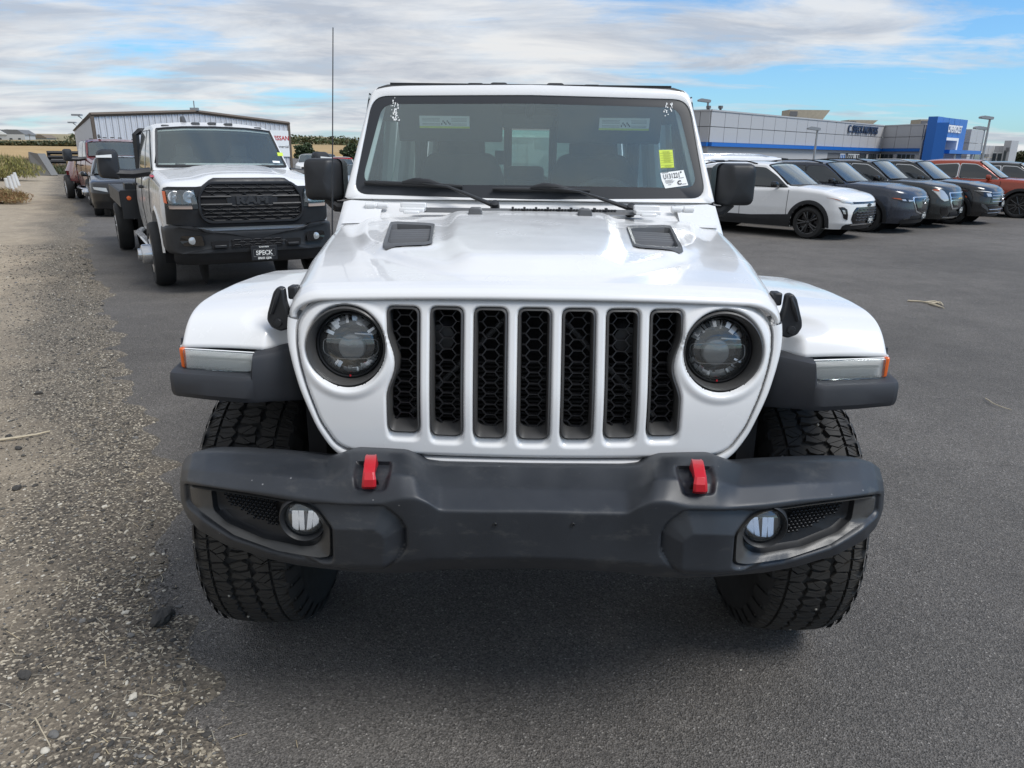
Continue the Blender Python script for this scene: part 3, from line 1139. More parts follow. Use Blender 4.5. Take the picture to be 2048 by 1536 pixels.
# blue block behind the tower's left side
sx0 = T0 - tz * 1.2
TB = PY(1838, 319, 116.) * [1, 1, 0]
bx, bL, bz = facing(TB, T0)
slab(TB, T0, 0, zT - .8, -1.5, 0, 'blue_side', 'blue', tw, TI)
c = T0 + tx * (TL * .58) + tz * .1 + [0, 0, PY(1909, 259, 110.)[2]]
sgt = thing('tower_sign', 'white raised brand name with gold emblem on the blue tower', 'sign', c)
SGI = Matrix.Translation(-Vector(c))
text('CHEVROLET', 1.35, 'papw', frame(c, tx, (0, 0, 1), tz), sgt, 'raised_letters', depth=.06, bold=.035, sx=.80, inv=SGI)
e = T0 + tx * (TL * .17) + tz * .1 + [0, 0, PY(1882, 256, 106.)[2]]
mb = MB()
bow = [(-.95, -.12), (-.30, -.12), (-.30, -.42), (.34, -.42), (.34, -.12), (.95, -.12), (.75, .22), (.30, .22), (.30, .46), (-.30, .46), (-.30, .22), (-.78, .22)]
V = []
for d in (0, .12):
    V += [e + tx * a + np.array([0, 0, b]) + tz * d for a, b in bow]
n_ = len(bow)
mb.add(V, [list(range(n_, 2 * n_))] + [(i, (i + 1) % n_, n_ + (i + 1) % n_, n_ + i) for i in range(n_)])
mb.build('emblem', 'gold', sgt, SGI, smooth=0)
# grey block right of the tower, second grey building with a pier
W0 = PY(1932, 320, 118.) * [1, 1, 0]
W1 = PY(1957, 320.5, 123.) * [1, 1, 0]
zw = PY(1945, 259, 120.)[2]
gb = thing('grey_side_block', 'pale grey block directly right of the blue tower', 'building', W0)
GI = Matrix.Translation(-Vector(W0))
for i in range(2):
    for j in range(3):
        slab(W0, W1, zw * j / 3 + .03, zw * (j + 1) / 3 - .03, -3, 0, 'wall_panel', 'panel', gb, GI, i / 2 + .005, (i + 1) / 2 - .005)
slab(W0, W1, .6, 2.6, 0, .1, 'window', 'store', gb, GI, .55, .92)
R0 = PY(1938, 320.5, 135.) * [1, 1, 0]
R1 = PY(1984, 321, 140.) * [1, 1, 0]
R2 = PY(2005, 321, 139.) * [1, 1, 0]
R3 = PY(2019, 321, 138.) * [1, 1, 0]
zr_ = PY(1975, 291, 139.)[2]
nb_ = thing('neighbour_building', 'smaller pale grey building with a square corner pier at the right', 'building', R0)
NI = Matrix.Translation(-Vector(R0))
for a, b, nc in ((R0, R1, 4), (R1, R2, 2)):
    for i in range(nc):
        for j in range(2):
            slab(a, b, zr_ * j / 2 + .03, zr_ * (j + 1) / 2 - .03, -4, 0, 'wall_panel', 'panel', nb_, NI, i / nc + .006, (i + 1) / nc - .006)
zpz = PY(2012, 281, 138.)[2]
slab(R2, R3, 0, zpz, -2, .6, 'pier', 'panel', nb_, NI)
slab(R2, R3, zpz - 1.9, zpz - 1.2, .6, .75, 'pier_sign', 'joint', nb_, NI, .45, .85)
slab(R2, R3, 0, zr_ * .8, .6, .7, 'pier_window', 'store', nb_, NI, .25, .6)
for a, b, s0, s1 in ((R0, R1, .30, .52), (R1, R2, -.05, .35), (R1, R2, .42, .92)):
    w = slab(a, b, .2, 2.9, 0, .12, 'window', 'papw', nb_, NI, s0, s1)
    slab(a, b, .3, 2.8, .05, .15, 'pane', 'store', w, Matrix(), s0 + .02, s1 - .02)
slab(R0, R1, zr_ - 2.0, zr_ - 1.5, 0, .15, 'wall_sign_plate', 'joint', nb_, NI, .62, .78)

# ---- lamp posts
LP = [((1627, 322), 46., 258, 'grey lamp post in front of the grey panelled wall'),
      ((1962, 330), 40., 236, 'tall lamp post at the right of the blue tower'),
      ((1408, 300), 92., 202, 'far lamp post peeping over the left end of the dealership roof'),
      ((1957, 320), 124., 257, 'far small lamp head behind the grey side block')]
for (p, Y, ty, lab) in LP:
    b = PY(p[0], p[1], Y)
    tpz = PY(p[0], ty, Y)[2]
    k = Y / 46.
    o = thing('lamp_post', lab, 'lamp post', (b[0], Y, 0), group='lamp posts of the dealership')
    MB().tube([(0, 0, 0), (0, 0, tpz)], [.085 * k, .06 * k], 10).build('pole', 'steel', o)
    MB().lathe([(.22 * k, 0), (.22 * k, .5), (.1 * k, .55)], (0, 0, 0), (0, 0, 1), 12).build('base', 'concrete', o)
    MB().prism(rpoly([(-.62 * k, -.02 * k), (.12 * k, -.10 * k), (.14 * k, .06 * k), (-.45 * k, .14 * k), (-.62 * k, .08 * k)], .04 * k, 3), -.17 * k, .17 * k, 'y').build('lamp_head', 'steel', o, Matrix.Translation((0, 0, tpz)))
    MB().tube([(0, 0, tpz - .25 * k), (0, 0, tpz + .05 * k), (-.1 * k, 0, tpz + .08 * k)], .05 * k, 6).build('arm', 'steel', o)

# ---- far terrain
m = mat('far_land', (.2, .16, .1), .95)
t = NT(m)
co = t.coord('World')
sx = t.n('ShaderNodeSeparateXYZ'); t.l(co, sx.inputs[0])
yb = t.math('DIVIDE', t.math('ADD', sx.outputs[1], t.math('MULTIPLY', t.math('SUBTRACT', t.noise(co, .05, 4), .5), 30.)), 900.)
land = t.ramp(yb, [(.05, (.21, .17, .125)), (.105, (.24, .195, .145)), (.125, (.47, .30, .115)), (.30, (.44, .29, .12)), (.36, (.20, .185, .09)), (.50, (.16, .16, .08)), (.85, (.36, .30, .19)), (.95, (.40, .34, .24))])
land = t.mix(.4, land, t.ramp(t.noise(t.coord('World', (.3, 1, 1)), .25, 6, .7), [(.3, (.12, .10, .065)), (.7, (.42, .33, .19))]))
t.col(land)
xs = np.linspace(-520, 420, 95)
ys = np.r_[np.linspace(46, 200, 40), np.linspace(210, 900, 60)]
Xl, Yl_ = np.meshgrid(xs, ys, indexing='ij')
Z = -.35 + .30 * sstep(44, 60, Yl_) + (sstep(80, 420, Yl_) * 6.2 + sstep(380, 860, Yl_) * 9.) * sstep(60, -60, Xl + .25 * (Yl_ - 200)) + vnoise(Xl * .03 + 7, Yl_ * .012 + 3, 5) * 2.2 * sstep(200, 700, Yl_)
Z += sstep(380, 860, Yl_) * 7. * sstep(-120, 60, Xl + .12 * Yl_)
Z = np.where(Xl > edge_x(Yl_) - 2, np.where(Yl_ < 190, -.4, Z), Z)
V = np.stack([Xl, Yl_, Z], -1).reshape(-1, 3)
o = obj('hillside', bigmesh('hillside', V, gridfaces(len(xs), len(ys)), m, True))
tag(o, kind='structure')


def land_z(x, y):
    i = np.clip(np.searchsorted(xs, x), 0, len(xs) - 1)
    j = np.clip(np.searchsorted(ys, y), 0, len(ys) - 1)
    return Z[i, j]


# ---- foliage helper
M['leafd'] = mat('leaf_dark', (.030, .048, .018), .6)
M['leafm'] = mat('leaf_mid', (.055, .080, .028), .6)
M['leafo'] = mat('leaf_olive', (.10, .095, .040), .65)
M['leafy'] = mat('leaf_yellow_green', (.27, .25, .075), .7)
M['leafs'] = mat('leaf_straw', (.30, .235, .10), .75)
M['leafr'] = mat('dry_rust', (.23, .125, .055), .8)
M['bark'] = smat('bark', (.10, .08, .06))


def leaves(name, centres, radii, n, size, mats, parent=None, probs=None, up=.0):
    C = np.asarray(centres, float)
    Rr = np.asarray(radii, float).reshape(-1, 1) * np.ones((1, 3)) if np.ndim(radii) == 1 else np.asarray(radii, float)
    w = np.prod(Rr, 1) ** .67
    k = rng.choice(len(C), n, p=w / w.sum())
    d = rng.normal(size=(n, 3)); d /= np.linalg.norm(d, axis=1)[:, None]
    P = C[k] + d * Rr[k] * (rng.uniform(0, 1, (n, 1)) ** .33)
    a = rng.normal(size=(n, 3)); a[:, 2] += up * 3; a /= np.linalg.norm(a, axis=1)[:, None]
    b = np.cross(a, rng.normal(size=(n, 3))); b /= np.linalg.norm(b, axis=1)[:, None] + 1e-9
    s = size * rng.uniform(.6, 1.5, (n, 1))
    a2, b2 = a * s, b * s * (.5 if up == 0 else .12)
    V = np.stack([P - a2, P + b2, P + a2, P - b2], 1).reshape(-1, 3)
    F = np.arange(n * 4).reshape(n, 4)
    return obj(name, bigmesh(name, V, F, mats, False, rng.choice(len(mats), n, p=probs)), parent)


def tree(label, base, h, w, mats, n=2600, group=None, lobes=9, size=None, name='tree', probs=None):
    o = thing(name, label, 'tree', base, group=group)
    mb = MB().tube([(0, 0, -.3), (w * .02, 0, h * .25), (-w * .01, .1, h * .55), (0, 0, h * .8)], [h * .035, h * .028, h * .018, h * .006], 7)
    for i in range(6):
        a = i * 1.05 + .3
        mb.tube([(0, 0, h * (.22 + .06 * i)), (math.cos(a) * w * .2, math.sin(a) * w * .2, h * (.42 + .06 * i)), (math.cos(a) * w * .36, math.sin(a) * w * .36, h * (.52 + .06 * i))], [h * .015, h * .01, h * .004], 5)
    mb.build('trunk', 'bark', o)
    C, R_ = [], []
    for i in range(lobes):
        a = rng.uniform(0, 6.28)
        rr_ = rng.uniform(0, .34) * w
        zz = rng.uniform(.34, .84) * h
        k = 1 - abs(zz / h - .52) * .9
        C.append((math.cos(a) * rr_ * k, math.sin(a) * rr_ * k, zz))
        R_.append([w * rng.uniform(.16, .27), w * rng.uniform(.16, .27), h * rng.uniform(.09, .17)])
    leaves('crown', C, np.array(R_), n, size or h * .025, mats, o, probs)
    return o


dg = ['leafd', 'leafm', 'leafo']
for (px, py, Y, top, wpx_, lab) in ((615, 318, 95., 284, 46, 'round dark green tree between the metal building and the SUV mirror'),
                                   (697, 318, 100., 287, 44, 'dark green tree right behind the SUV windscreen pillar')):
    b = PY(px, py, Y)
    h = PY(px, top, Y)[2] + .3
    tree(lab, (b[0], Y, -.2), h, wpx_ / 1456 * Y * 1.15, [M['leafd'], M['leafm']], 3000, 'trees beyond the lot', size=.16)
for k, (px, Y, top, w, lab) in enumerate(((2034, 150., 303, 6., 'olive brown tree beside the square corner pier'), (2056, 145., 296, 7., 'darker tree at the right edge of the picture'), (2046, 170., 306, 9., 'brownish tree behind the two at the right edge'))):
    b = PY(px, 330, Y)
    tree(lab, (b[0], Y, 0), PY(px, top, Y)[2], w, [M['leafm'], M['leafo'], M['leafd']], 3200, 'trees beyond the lot', size=.20, lobes=12)
# hedge line and houses on the left rise
C, R_ = [], []
for i in range(60):
    px = -30 + i * 4.2
    Y = 225 + rng.uniform(-3, 3)
    p = PY(px, 287, Y)
    C.append((p[0], Y, p[2])); R_.append([3.2, 2., rng.uniform(.5, .8)])
hz_ = PY(60, 286, 225.)
tag(leaves('hedge', C, np.array(R_), 7000, .42, [M['leafd'], M['leafo']]), 'dark hedge row running along the golden field', 'hedge')
C, R_ = [], []
for i in range(50):
    px = 160 + i * 12
    Y = 300 + rng.uniform(-6, 6)
    p = PY(px, 306, Y)
    C.append((p[0], Y, land_z(p[0], Y) + 1.2)); R_.append([5., 3., rng.uniform(1.2, 2.2)])
tag(leaves('hedge', C, np.array(R_), 5000, .6, [M['leafm'], M['leafo']]), 'green hedge row along the foot of the tan hill behind the lot', 'hedge')
M['hwall'] = mat('house_wall', (.50, .50, .49), .8)
M['hroof'] = smat('house_roof', (.16, .165, .17))
M['hroof2'] = smat('house_roof_brown', (.20, .16, .12))
for (px, py, Y, w, h, rf, lab, gx_) in ((4, 281, 330., 9., 3.0, 'hroof', 'grey roofed house at the left edge of the picture', 0),
                                        (31, 282, 320., 13., 3.2, 'hroof', 'white house with a gable and a grey roof on the rise', 1),
                                        (80, 284, 345., 11., 2.4, 'hroof2', 'low brown roofed house right of the white gable house', 0)):
    b = PY(px, py, Y)
    hs = thing('house', lab, 'house', (b[0], Y, b[2] - 2.0), group='houses on the rise')
    MB().box((0, 0, h / 2 + .6), (w, 7, h + 1.6)).build('wall', 'hwall', hs, smooth=0)
    r_ = h * .62
    z0 = h + 1.3
    if gx_:
        MB().prism([(-w / 2 - .4, z0), (w / 2 + .4, z0), (w * .28, z0 + r_), (-w * .12, z0 + r_)], -3.4, 4.4, 'y').build('roof', rf, hs, smooth=0)
        MB().prism([(-w / 2 - .2, z0), (-w * .05, z0), (-w * .27, z0 + r_ * .85)], -3.9, -3.45, 'y').build('gable', 'papw', hs, smooth=0)
    else:
        MB().prism([(-w / 2 - .5, z0), (w / 2 + .5, z0), (w * .30, z0 + r_), (-w * .30, z0 + r_)], -4, 4, 'y').build('roof', rf, hs, smooth=0)
    for xw in (-.3, .05, .32):
        MB().box((w * xw, -3.55, h * .62 + .6), (1.1, .1, 1.1)).build('window', 'store', hs, smooth=0)
b = PY(6, 283, 335.)
tree('tall dark conifer above the grey roofed house', (b[0] - .5, 338., b[2] - 2), 7.6, 6.5, [M['leafd']], 1600, 'trees beyond the lot', size=.5)
for px, Y, tp, lab in ((61, 300., 267, 'thin pole on the rise right of the white gable house'), (117, 320., 275, 'far thin pole near the end of the rise')):
    b = PY(px, 285, Y)
    tz_ = PY(px, tp, Y)[2]
    o = MB().tube([(0, 0, 0), (0, 0, tz_ - b[2] + 1)], .10, 6).box((0, 0, tz_ - b[2] + .6), (1.4, .1, .1)).build('utility_pole', 'bark')
    o.location = (b[0], Y, b[2] - 1)
    tag(o, lab, 'pole', 'poles on the rise')

# ---- end of the verge: weathered wing wall, dark rail fence, grass
M['wood'] = smat('weathered_grey', (.20, .195, .185))
M['fdark'] = mat('dark_fence', (.022, .022, .024), .7)
e0 = PY(97, 352, 42.)
mbw = MB()
w0, w1 = PZ(102, 352), PZ(84, 350)
hh = PY(90, 304, w0[1])[2]
mbw.add([w0, w0 + [-.9, .1, 0], w0 + [-1.9, 1.2, 0], w0 + [-1.1, .2, hh], w0 + [-.55, 0, hh * .92], w0 + [.1, .4, 0], w0 + [-.5, .45, hh * .9]],
        [(0, 1, 3, 4), (1, 2, 3), (0, 4, 6, 5)])
o = mbw.build('wing_wall', 'wood', smooth=0)
m_ = o.modifiers.new('thick', 'SOLIDIFY'); m_.thickness = .12
tag(o, 'leaning weathered grey board at the end of the dirt verge', 'board')
fe = thing('rail_fence', 'dark plank fence across the end of the lane behind the red truck', 'fence', (PZ(112, 340)[0], 46., 0))
f0, f1 = PY(99, 330, 47.), PY(235, 330, 49.)
FI = Matrix.Translation(-fe.location)
for k, zz in enumerate((.75, 1.02, 1.29)):
    MB().tube([f0 * [1, 1, 0] + [0, 0, zz], f1 * [1, 1, 0] + [0, 0, zz]], .115, 4).build('plank', 'fdark', fe, FI, smooth=0)
for s in np.linspace(0, 1, 5):
    c = f0 + (f1 - f0) * s
    MB().box((c[0], c[1] + .1, .7), (.14, .14, 1.4)).build('post', 'fdark', fe, FI, smooth=0)
Cg = [f0 * [1, 1, 0] + (f1 - f0) * [1, 1, 0] * s + [0, -1.2, .2] for s in np.linspace(0, 1, 12)]
tag(leaves('grass', Cg, np.tile([[.7, .5, .35]], (12, 1)), 1600, .16, [M['leafm'], M['leafo']], up=1.), kind='stuff')

# ---- plants and stakes on the verge
def shrub(name, label, p, hgt, wid, n, mats, size, up=.9, probs=None, cat='shrub', group=None):
    c = PZ(*p)
    o = thing(name, label, cat, (c[0], c[1], 0), group=group)
    C, R_ = [], []
    for i in range(16):
        a, r_ = rng.uniform(0, 6.28), rng.uniform(0, .40) * wid
        zt_ = hgt * (1 - (r_ / wid) ** 2 * 2.2) * rng.uniform(.45, .85)
        C.append((math.cos(a) * r_, math.sin(a) * r_, zt_ * .62)); R_.append([wid * .20, wid * .20, zt_ * .42])
    leaves('foliage', C, np.array(R_), n, size, mats, o, probs, up)
    mb = MB()
    for i in range(9):
        a = rng.uniform(0, 6.28)
        mb.tube([(0, 0, 0), (math.cos(a) * wid * .2, math.sin(a) * wid * .2, hgt * .5)], [.02, .008], 5)
    mb.build('stem', 'bark', o)
    return o


shrub('rabbitbrush', 'bushy yellow green shrub at the left edge behind the white stakes', (5, 362), 1.55, 3.6, 9000, [M['leafy'], M['leafo'], M['leafs']], .11, .9, [.55, .25, .2])
shrub('rabbitbrush', 'second yellow green shrub further along the verge behind the first', (-40, 349), 1.7, 4.6, 6000, [M['leafy'], M['leafo'], M['leafs']], .13, .9, [.5, .25, .25])
shrub('tumbleweed', 'low rusty dry weed in front of the white stakes', (4, 408), .55, 1.9, 5200, [M['leafr'], M['leafs']], .055, .25, [.6, .4], 'dry weed')
shrub('dry_brush', 'grey brown dry brush between the green shrub and the grey board', (66, 340), 1.1, 5.0, 4200, [M['leafr'], M['bark'], M['leafs']], .12, .4, [.3, .4, .3], 'dry weed')
M['pvc'] = plastic('weathered_white_stake', (.62, .61, .58), .6, 80., .5, (.45, .43, .40))
SK = [((17, 383), (11, 356), 'leftmost short white stake beside the green shrub'), ((27, 384), (17, 352), 'white stake second from the left, leaning left'),
      ((32, 376), (24, 349), 'white stake third from the left, leaning left'), ((38, 372), (28, 345), 'white stake fourth from the left, tallest of the leaning group'),
      ((56, 352), (55, 340), 'far small white stake beyond the green shrub')]
for b, tp, lab in SK:
    B0 = PZ(*b)
    T_ = PY(tp[0], tp[1], B0[1])
    ax = (T_ - B0)
    mb = MB().tube([-.1 * ax, ax * 0, ax * .97, ax], [.065, .065, .062, .045], 12)
    o = mb.build('stake', 'pvc')
    o.location = B0
    tag(o, lab, 'stake', 'white stakes on the verge')
for k, (p, lab) in enumerate((((78, 350), 'first pale rock at the foot of the dry brush'), ((94, 350), 'second pale rock at the foot of the grey board'), ((4, 398), 'pale round rock inside the rusty weed'))):
    q_ = PZ(*p)
    o = obj('rock', stones('rock', np.zeros((1, 3)), np.array([.22 if k < 2 else .3]), [SM[4]], .6))
    o.location = q_ + [0, 0, .06]
    tag(o, lab, 'rock', 'pale rocks on the verge')
# ------------------------------------------------------------------ white off-road SUV (front, Y = depth behind the bumper face)
jeep = thing('off_road_suv', 'big white off road SUV with seven slot grille and red tow hooks, facing the camera', 'SUV', (0, 1.9, 0))
JI = Matrix.Translation((0, -1.9, 0))


def jp(mb, name, mats, parent=None, **k):
    return mb.build(name, mats, parent or jeep, JI if parent is None else Matrix(), **k)


def mir(A):
    A = np.array(A, float)
    A[..., 0] *= -1
    return A


# ---- hood -------------------------------------------------------
def hz(Y):
    return np.interp(Y, [.285, .292, .305, .325, .355, .40, .55, .8, 1.1, 1.45], [1.183, 1.195, 1.2035, 1.2095, 1.2145, 1.218, 1.228, 1.242, 1.256, 1.270])


def hxe(Y):
    return np.interp(Y, [.285, .30, .33, .40, .8, 1.2, 1.45], [.622, .632, .639, .652, .706, .752, .774])


VENT = np.array([PZ(763, 474, 1.285)[:2], PZ(864.5, 484, 1.27)[:2], PZ(871, 444, 1.29)[:2], PZ(781, 441.5, 1.285)[:2]])
VENT = rpoly(VENT, .028, 5)
ZA = np.array([PZ(x, y, 1.24)[:2] for x, y in [(1066, 536), (905, 532), (860, 526), (800, 514), (745, 499), (724, 489), (716, 477), (722, 457), (738, 437), (760, 420)]])
ZA = rpoly(np.vstack([ZA, [[-.60, 1.6], [.60, 1.6]], mir(ZA[::-1])]), .04, 4)
ZB = np.array([PZ(x, y, 1.245)[:2] for x, y in [(1066, 531), (915, 527), (893, 512), (886, 495), (889, 470), (896, 440)]])
ZB = rpoly(np.vstack([ZB, [[-.27, 1.6], [.27, 1.6]], mir(ZB[::-1])]), .05, 4)


def hood_bulge(x, y):
    P = np.stack([-np.abs(x), y], -1)
    a, _ = sdf(ZA, P)
    b, _ = sdf(ZB, P)
    v, _ = sdf(VENT, P)
    r = .020 * sstep(.012, -.030, a) + .022 * sstep(.02, -.05, b)
    r = r + .006 * sstep(.035, .0, v)
    return r


def hood_z(x, y):
    t = np.clip((y - .285) / 1.1, 0, 1)
    xe = hxe(y)
    return hz(y) - .020 * (np.abs(x) / .62) ** 2.2 * (1 - .35 * t) + hood_bulge(x, y)


NS, NY = 150, 150
Ys = np.r_[np.linspace(.285, .36, 22)[:-1], np.linspace(.36, 1.45, NY - 21)]
sv = np.linspace(0, 1, NS)
H = np.zeros((len(Ys), NS, 3))
for i, Y in enumerate(Ys):
    xe, zt = hxe(Y), hz(Y)
    r = np.interp(Y, [.285, .34, 1.45], [.100, .085, .055])
    ze = np.interp(Y, [.285, .5, 1.45], [1.118, 1.13, 1.16])
    crown = .020 * ((xe - r) / .62) ** 2.2 * (1 - .35 * min(1, (Y - .285) / 1.1))
    zt2 = zt - crown
    aa = np.linspace(0, math.pi / 2, 14)
    arc = np.stack([xe - r + r * np.sin(aa), zt2 - r * (1 - np.cos(aa)) * min(1, (zt2 - ze) / r)], 1)
    top = np.linspace(0, xe - r, 40)
    tz = zt - .020 * (top / .62) ** 2.2 * (1 - .35 * min(1, (Y - .285) / 1.1))
    pl = np.vstack([np.stack([top, tz], 1), arc[1:]])
    if zt2 - r > ze + 1e-3:
        pl = np.vstack([pl, [[xe + .004, ze]]])
    q = resamp(pl, NS, False)
    H[i, :, 0] = q[:, 0]
    H[i, :, 2] = q[:, 1]
    yoff = .040 * (q[:, 0] / .6) ** 2 * max(0, 1 - (Y - .285) / .5)
    H[i, :, 1] = Y + yoff
_hb = hood_bulge(H[..., 0], H[..., 1])
_hb = np.concatenate([_hb[:, 12:0:-1], _hb], 1)
_hb = smooth1(smooth1(_hb, 6, 0), 6, 1)[:, 12:]
H[..., 2] += _hb
_HP = H.reshape(-1, 3)[::2]


def hood_z(x, y):
    """height of the finished hood"""
    out = []
    for a, b in zip(np.abs(np.ravel(x)), np.ravel(y)):
        d = (_HP[:, 0] - a) ** 2 + (_HP[:, 1] - b) ** 2
        k = np.argpartition(d, 5)[:5]
        w = 1 / (d[k] + 1e-7)
        out.append((_HP[k, 2] * w).sum() / w.sum())
    return np.array(out).reshape(np.shape(x))


keep = np.ones((len(Ys) - 1, NS - 1), bool)
cx = (H[:-1, :-1] + H[1:, 1:]) / 2
dv, _ = sdf(VENT, np.stack([-np.abs(cx[..., 0]), cx[..., 1]], -1))
keep &= dv > -.006
mb = MB()
mb.grid(H, keep=keep)
mb.mirror()
# folded under-lip so that the edge has thickness
hood = jp(mb, 'hood', 'jwhite', weld=1e-4, smooth=50)
sd = hood.modifiers.new('thick', 'SOLIDIFY')
sd.thickness = .012
sd.offset = -1
for sgn in (1, -1):
    mb = MB()
    out = resamp(VENT, 44)
    ins = out.mean(0) + (out - out.mean(0)) * np.array([.86, .80])
    ins2 = out.mean(0) + (out - out.mean(0)) * np.array([.83, .76])
    R = []
    for P, dz in ((out, .004), (out.mean(0) + (out - out.mean(0)) * .97, .007), (ins, .003), (ins2, -.035)):
        R.append(np.stack([P[:, 0], P[:, 1], hood_z(P[:, 0], P[:, 1]) + dz], 1))
    mb.rings(R, cap1=False)
    c0, cyy = out.mean(0)
    for k in range(5):
        y0 = cyy - .085 + k * .045
        w = .086
        xs = np.linspace(c0 - w, c0 + w, 9)
        z0 = hood_z(xs, np.full(9, y0))
        A = np.stack([np.stack([xs, np.full(9, y0 + .030), z0 - .003], 1), np.stack([xs, np.full(9, y0 + .012), z0 - .006], 1), np.stack([xs, np.full(9, y0 - .012), z0 - .030], 1)])
        mb.grid(A)
    V = np.vstack(mb.v)
    if sgn < 0:
        V[:, 0] *= -1
        mb.v = [V]
        mb.f = [f[::-1] for f in mb.f]
    jp(mb, 'hood_vent', 'vent', hood, smooth=40)
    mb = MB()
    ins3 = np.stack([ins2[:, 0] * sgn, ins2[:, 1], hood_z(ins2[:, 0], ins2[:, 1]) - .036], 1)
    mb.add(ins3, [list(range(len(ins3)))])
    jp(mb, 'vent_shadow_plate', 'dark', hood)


# ---- grille panel ------------------------------------------------
def Yg(x, z):
    return .232 + .20 * np.log1p(np.exp((np.asarray(z) - .93) / .03)) * .03 / .2 * .26 + .045 * (np.asarray(x) / .6) ** 2


def gpx(pts):
    p = onS([a for a, b in pts], [b for a, b in pts], Yg)
    return np.stack([p[:, 0], p[:, 2]], 1)


inn = gpx([(1066, 602), (820, 597.5), (668, 597), (634, 604), (613, 619), (601, 636), (594.5, 652), (594.5, 690), (600.5, 728), (613, 774), (641, 845), (672, 889), (700, 902.5), (830, 911), (1066, 918)])
inn[0, 0] = inn[-1, 0] = 0
half = np.vstack([resamp(inn, 240, False)])
half[:, 1] = smooth1(half[:, 1], 6, 0); half[:, 0] = smooth1(half[:, 0], 6, 0)
INN = np.vstack([half, (half * [-1, 1])[::-1][1:-1]])
PITCHX = .1105
zt_, zb_ = gpx([(1070, 619), (1064, 880)])[:, 1]


def slot_outline(k, grow=0., zlo=0., n=14):
    w = .0403 + grow
    cx0 = k * PITCHX
    dzk = -.0035 * 0
    r = .017 + grow * .5
    z1, z0 = zt_ + grow - .0008 * k * k * .3, zb_ - grow + zlo + .0010 * k * k
    P = rpoly([(cx0 - w, z0), (cx0 + w, z0), (cx0 + w, z1), (cx0 - w, z1)], [r * 1.2, r * 1.2, r, r], 7)
    Q = resamp(P, 120)
    if abs(k) == 3:
        side = np.sign(k)
        zn = .5 * (zt_ + zb_) + .022
        nt = .0215 * np.where(np.abs(Q[:, 1] - zn) < .085, .5 + .5 * np.cos(math.pi * (Q[:, 1] - zn) / .085), 0)
        wgt = np.clip((side * (Q[:, 0] - cx0) / w + 1) / 2, 0, 1)
        Q[:, 0] -= side * nt * wgt
    return Q


HLC = gpx([(691.5, 695)])[0]
HLR = .1015
cell = .0034
gx_ = np.arange(0, .66 + cell, cell)
gz_ = np.arange(.76, 1.19, cell)
GX, GZ = np.meshgrid(gx_, gz_, indexing='ij')
P2 = np.stack([GX, GZ], -1)
so, co_ = sdf(INN, P2)
slots = [slot_outline(k) for k in range(0, 4)]
sl = [sdf(s_, P2) for s_ in slots]
slx = np.minimum.reduce([sdf(slot_outline(k, .004, -.017), P2)[0] for k in range(4)])
hd = np.hypot(GX + HLC[0], GZ - HLC[1]) - HLR
hc = np.array([-HLC[0], HLC[1]]) + (P2 - [-HLC[0], HLC[1]]) / (np.maximum(hd + HLR, 1e-6))[..., None] * HLR
hole = np.minimum(np.minimum.reduce([s_[0] for s_ in sl]), hd)
ck = lambda A: (A[:-1, :-1] + A[1:, :-1] + A[:-1, 1:] + A[1:, 1:]) / 4
keep = (ck(so) < 0) & (ck(hole) > 0)
used = np.zeros(GX.shape, bool)
for a in (slice(0, -1), slice(1, None)):
    for b in (slice(0, -1), slice(1, None)):
        used[a, b] |= keep
Q2 = P2.copy()
near = np.abs(so) < cell * .95
edge_o = used & near & ((so > -cell * .45))
Q2[edge_o] = co_[edge_o]
for sg, cg in [*sl, (hd, hc)]:
    e = used & (sg < cell * .45)
    Q2[e] = cg[e]
dep = np.zeros(GX.shape)
dep += .010 * sstep(-.012, 0, so) ** 2
dep += .009 * sstep(.010, 0, hole) ** 2
dep += .011 * sstep(.004, -.012, slx)
dep -= .006 * sstep(.034, .012, hd) * sstep(0, .008, hd)
GA = np.stack([Q2[..., 0], Yg(Q2[..., 0], Q2[..., 1]) + dep, Q2[..., 1]], -1)
mb = MB().grid(GA, keep=keep)
mb.mirror()
grille = jp(mb, 'grille_panel', 'jwhite', weld=2e-4, smooth=60)

# outer rim of the grille shell
ro = gpx([(572, 633), (570.5, 655), (573, 690), (582, 728), (597, 778), (633, 859), (660, 898), (688, 921), (730, 936), (1066, 944)])
ri = np.array([[h[0], h[1]] for h in half if h[1] < gpx([(594, 641)])[0, 1]])
k = np.argmin(np.abs(ri[:, 0]))
ri = ri[:k + 1]
N = 90
ro = np.stack([smooth1(resamp(ro, N, False)[:, i], 4, 0) for i in (0, 1)], 1)
ri = resamp(ri, N, False)
ro[-1, 0] = ri[-1, 0] = 0
nrm = ri - ro
L_ = []
for a, dy_, off in ((0, .06, 0.), (0, .016, 0), (.10, .004, 0), (.3, 0.0, 0), (.62, .0, 0), (.80, .003, 0), (.84, .016, 0), (.84, .03, 0)):
    p = ro + (ri - ro) * a
    L_.append(np.stack([p[:, 0], Yg(p[:, 0], p[:, 1]) + dy_, p[:, 1]], 1))
mb = MB().grid(np.array(L_)).mirror()
jp(mb, 'grille_surround', 'jwhite', weld=1e-4, smooth=45)
# dark backing inside the seam between rim and panel
bk = np.vstack([half, (half * [-1, 1])[::-1][1:-1]]) * [1.012, 1] + [0, 0]
mb = MB()
seam_o = resamp(bk, 200)
R_ = []
for sc in (1.0, .97):
    p = seam_o.mean(0) + (seam_o - seam_o.mean(0)) * [sc + .005, sc + .006]
    R_.append(np.stack([p[:, 0], Yg(p[:, 0], p[:, 1]) + .024, p[:, 1]], 1))
mb.rings(R_)
jp(mb, 'grille_backing', 'jwhite', smooth=0)

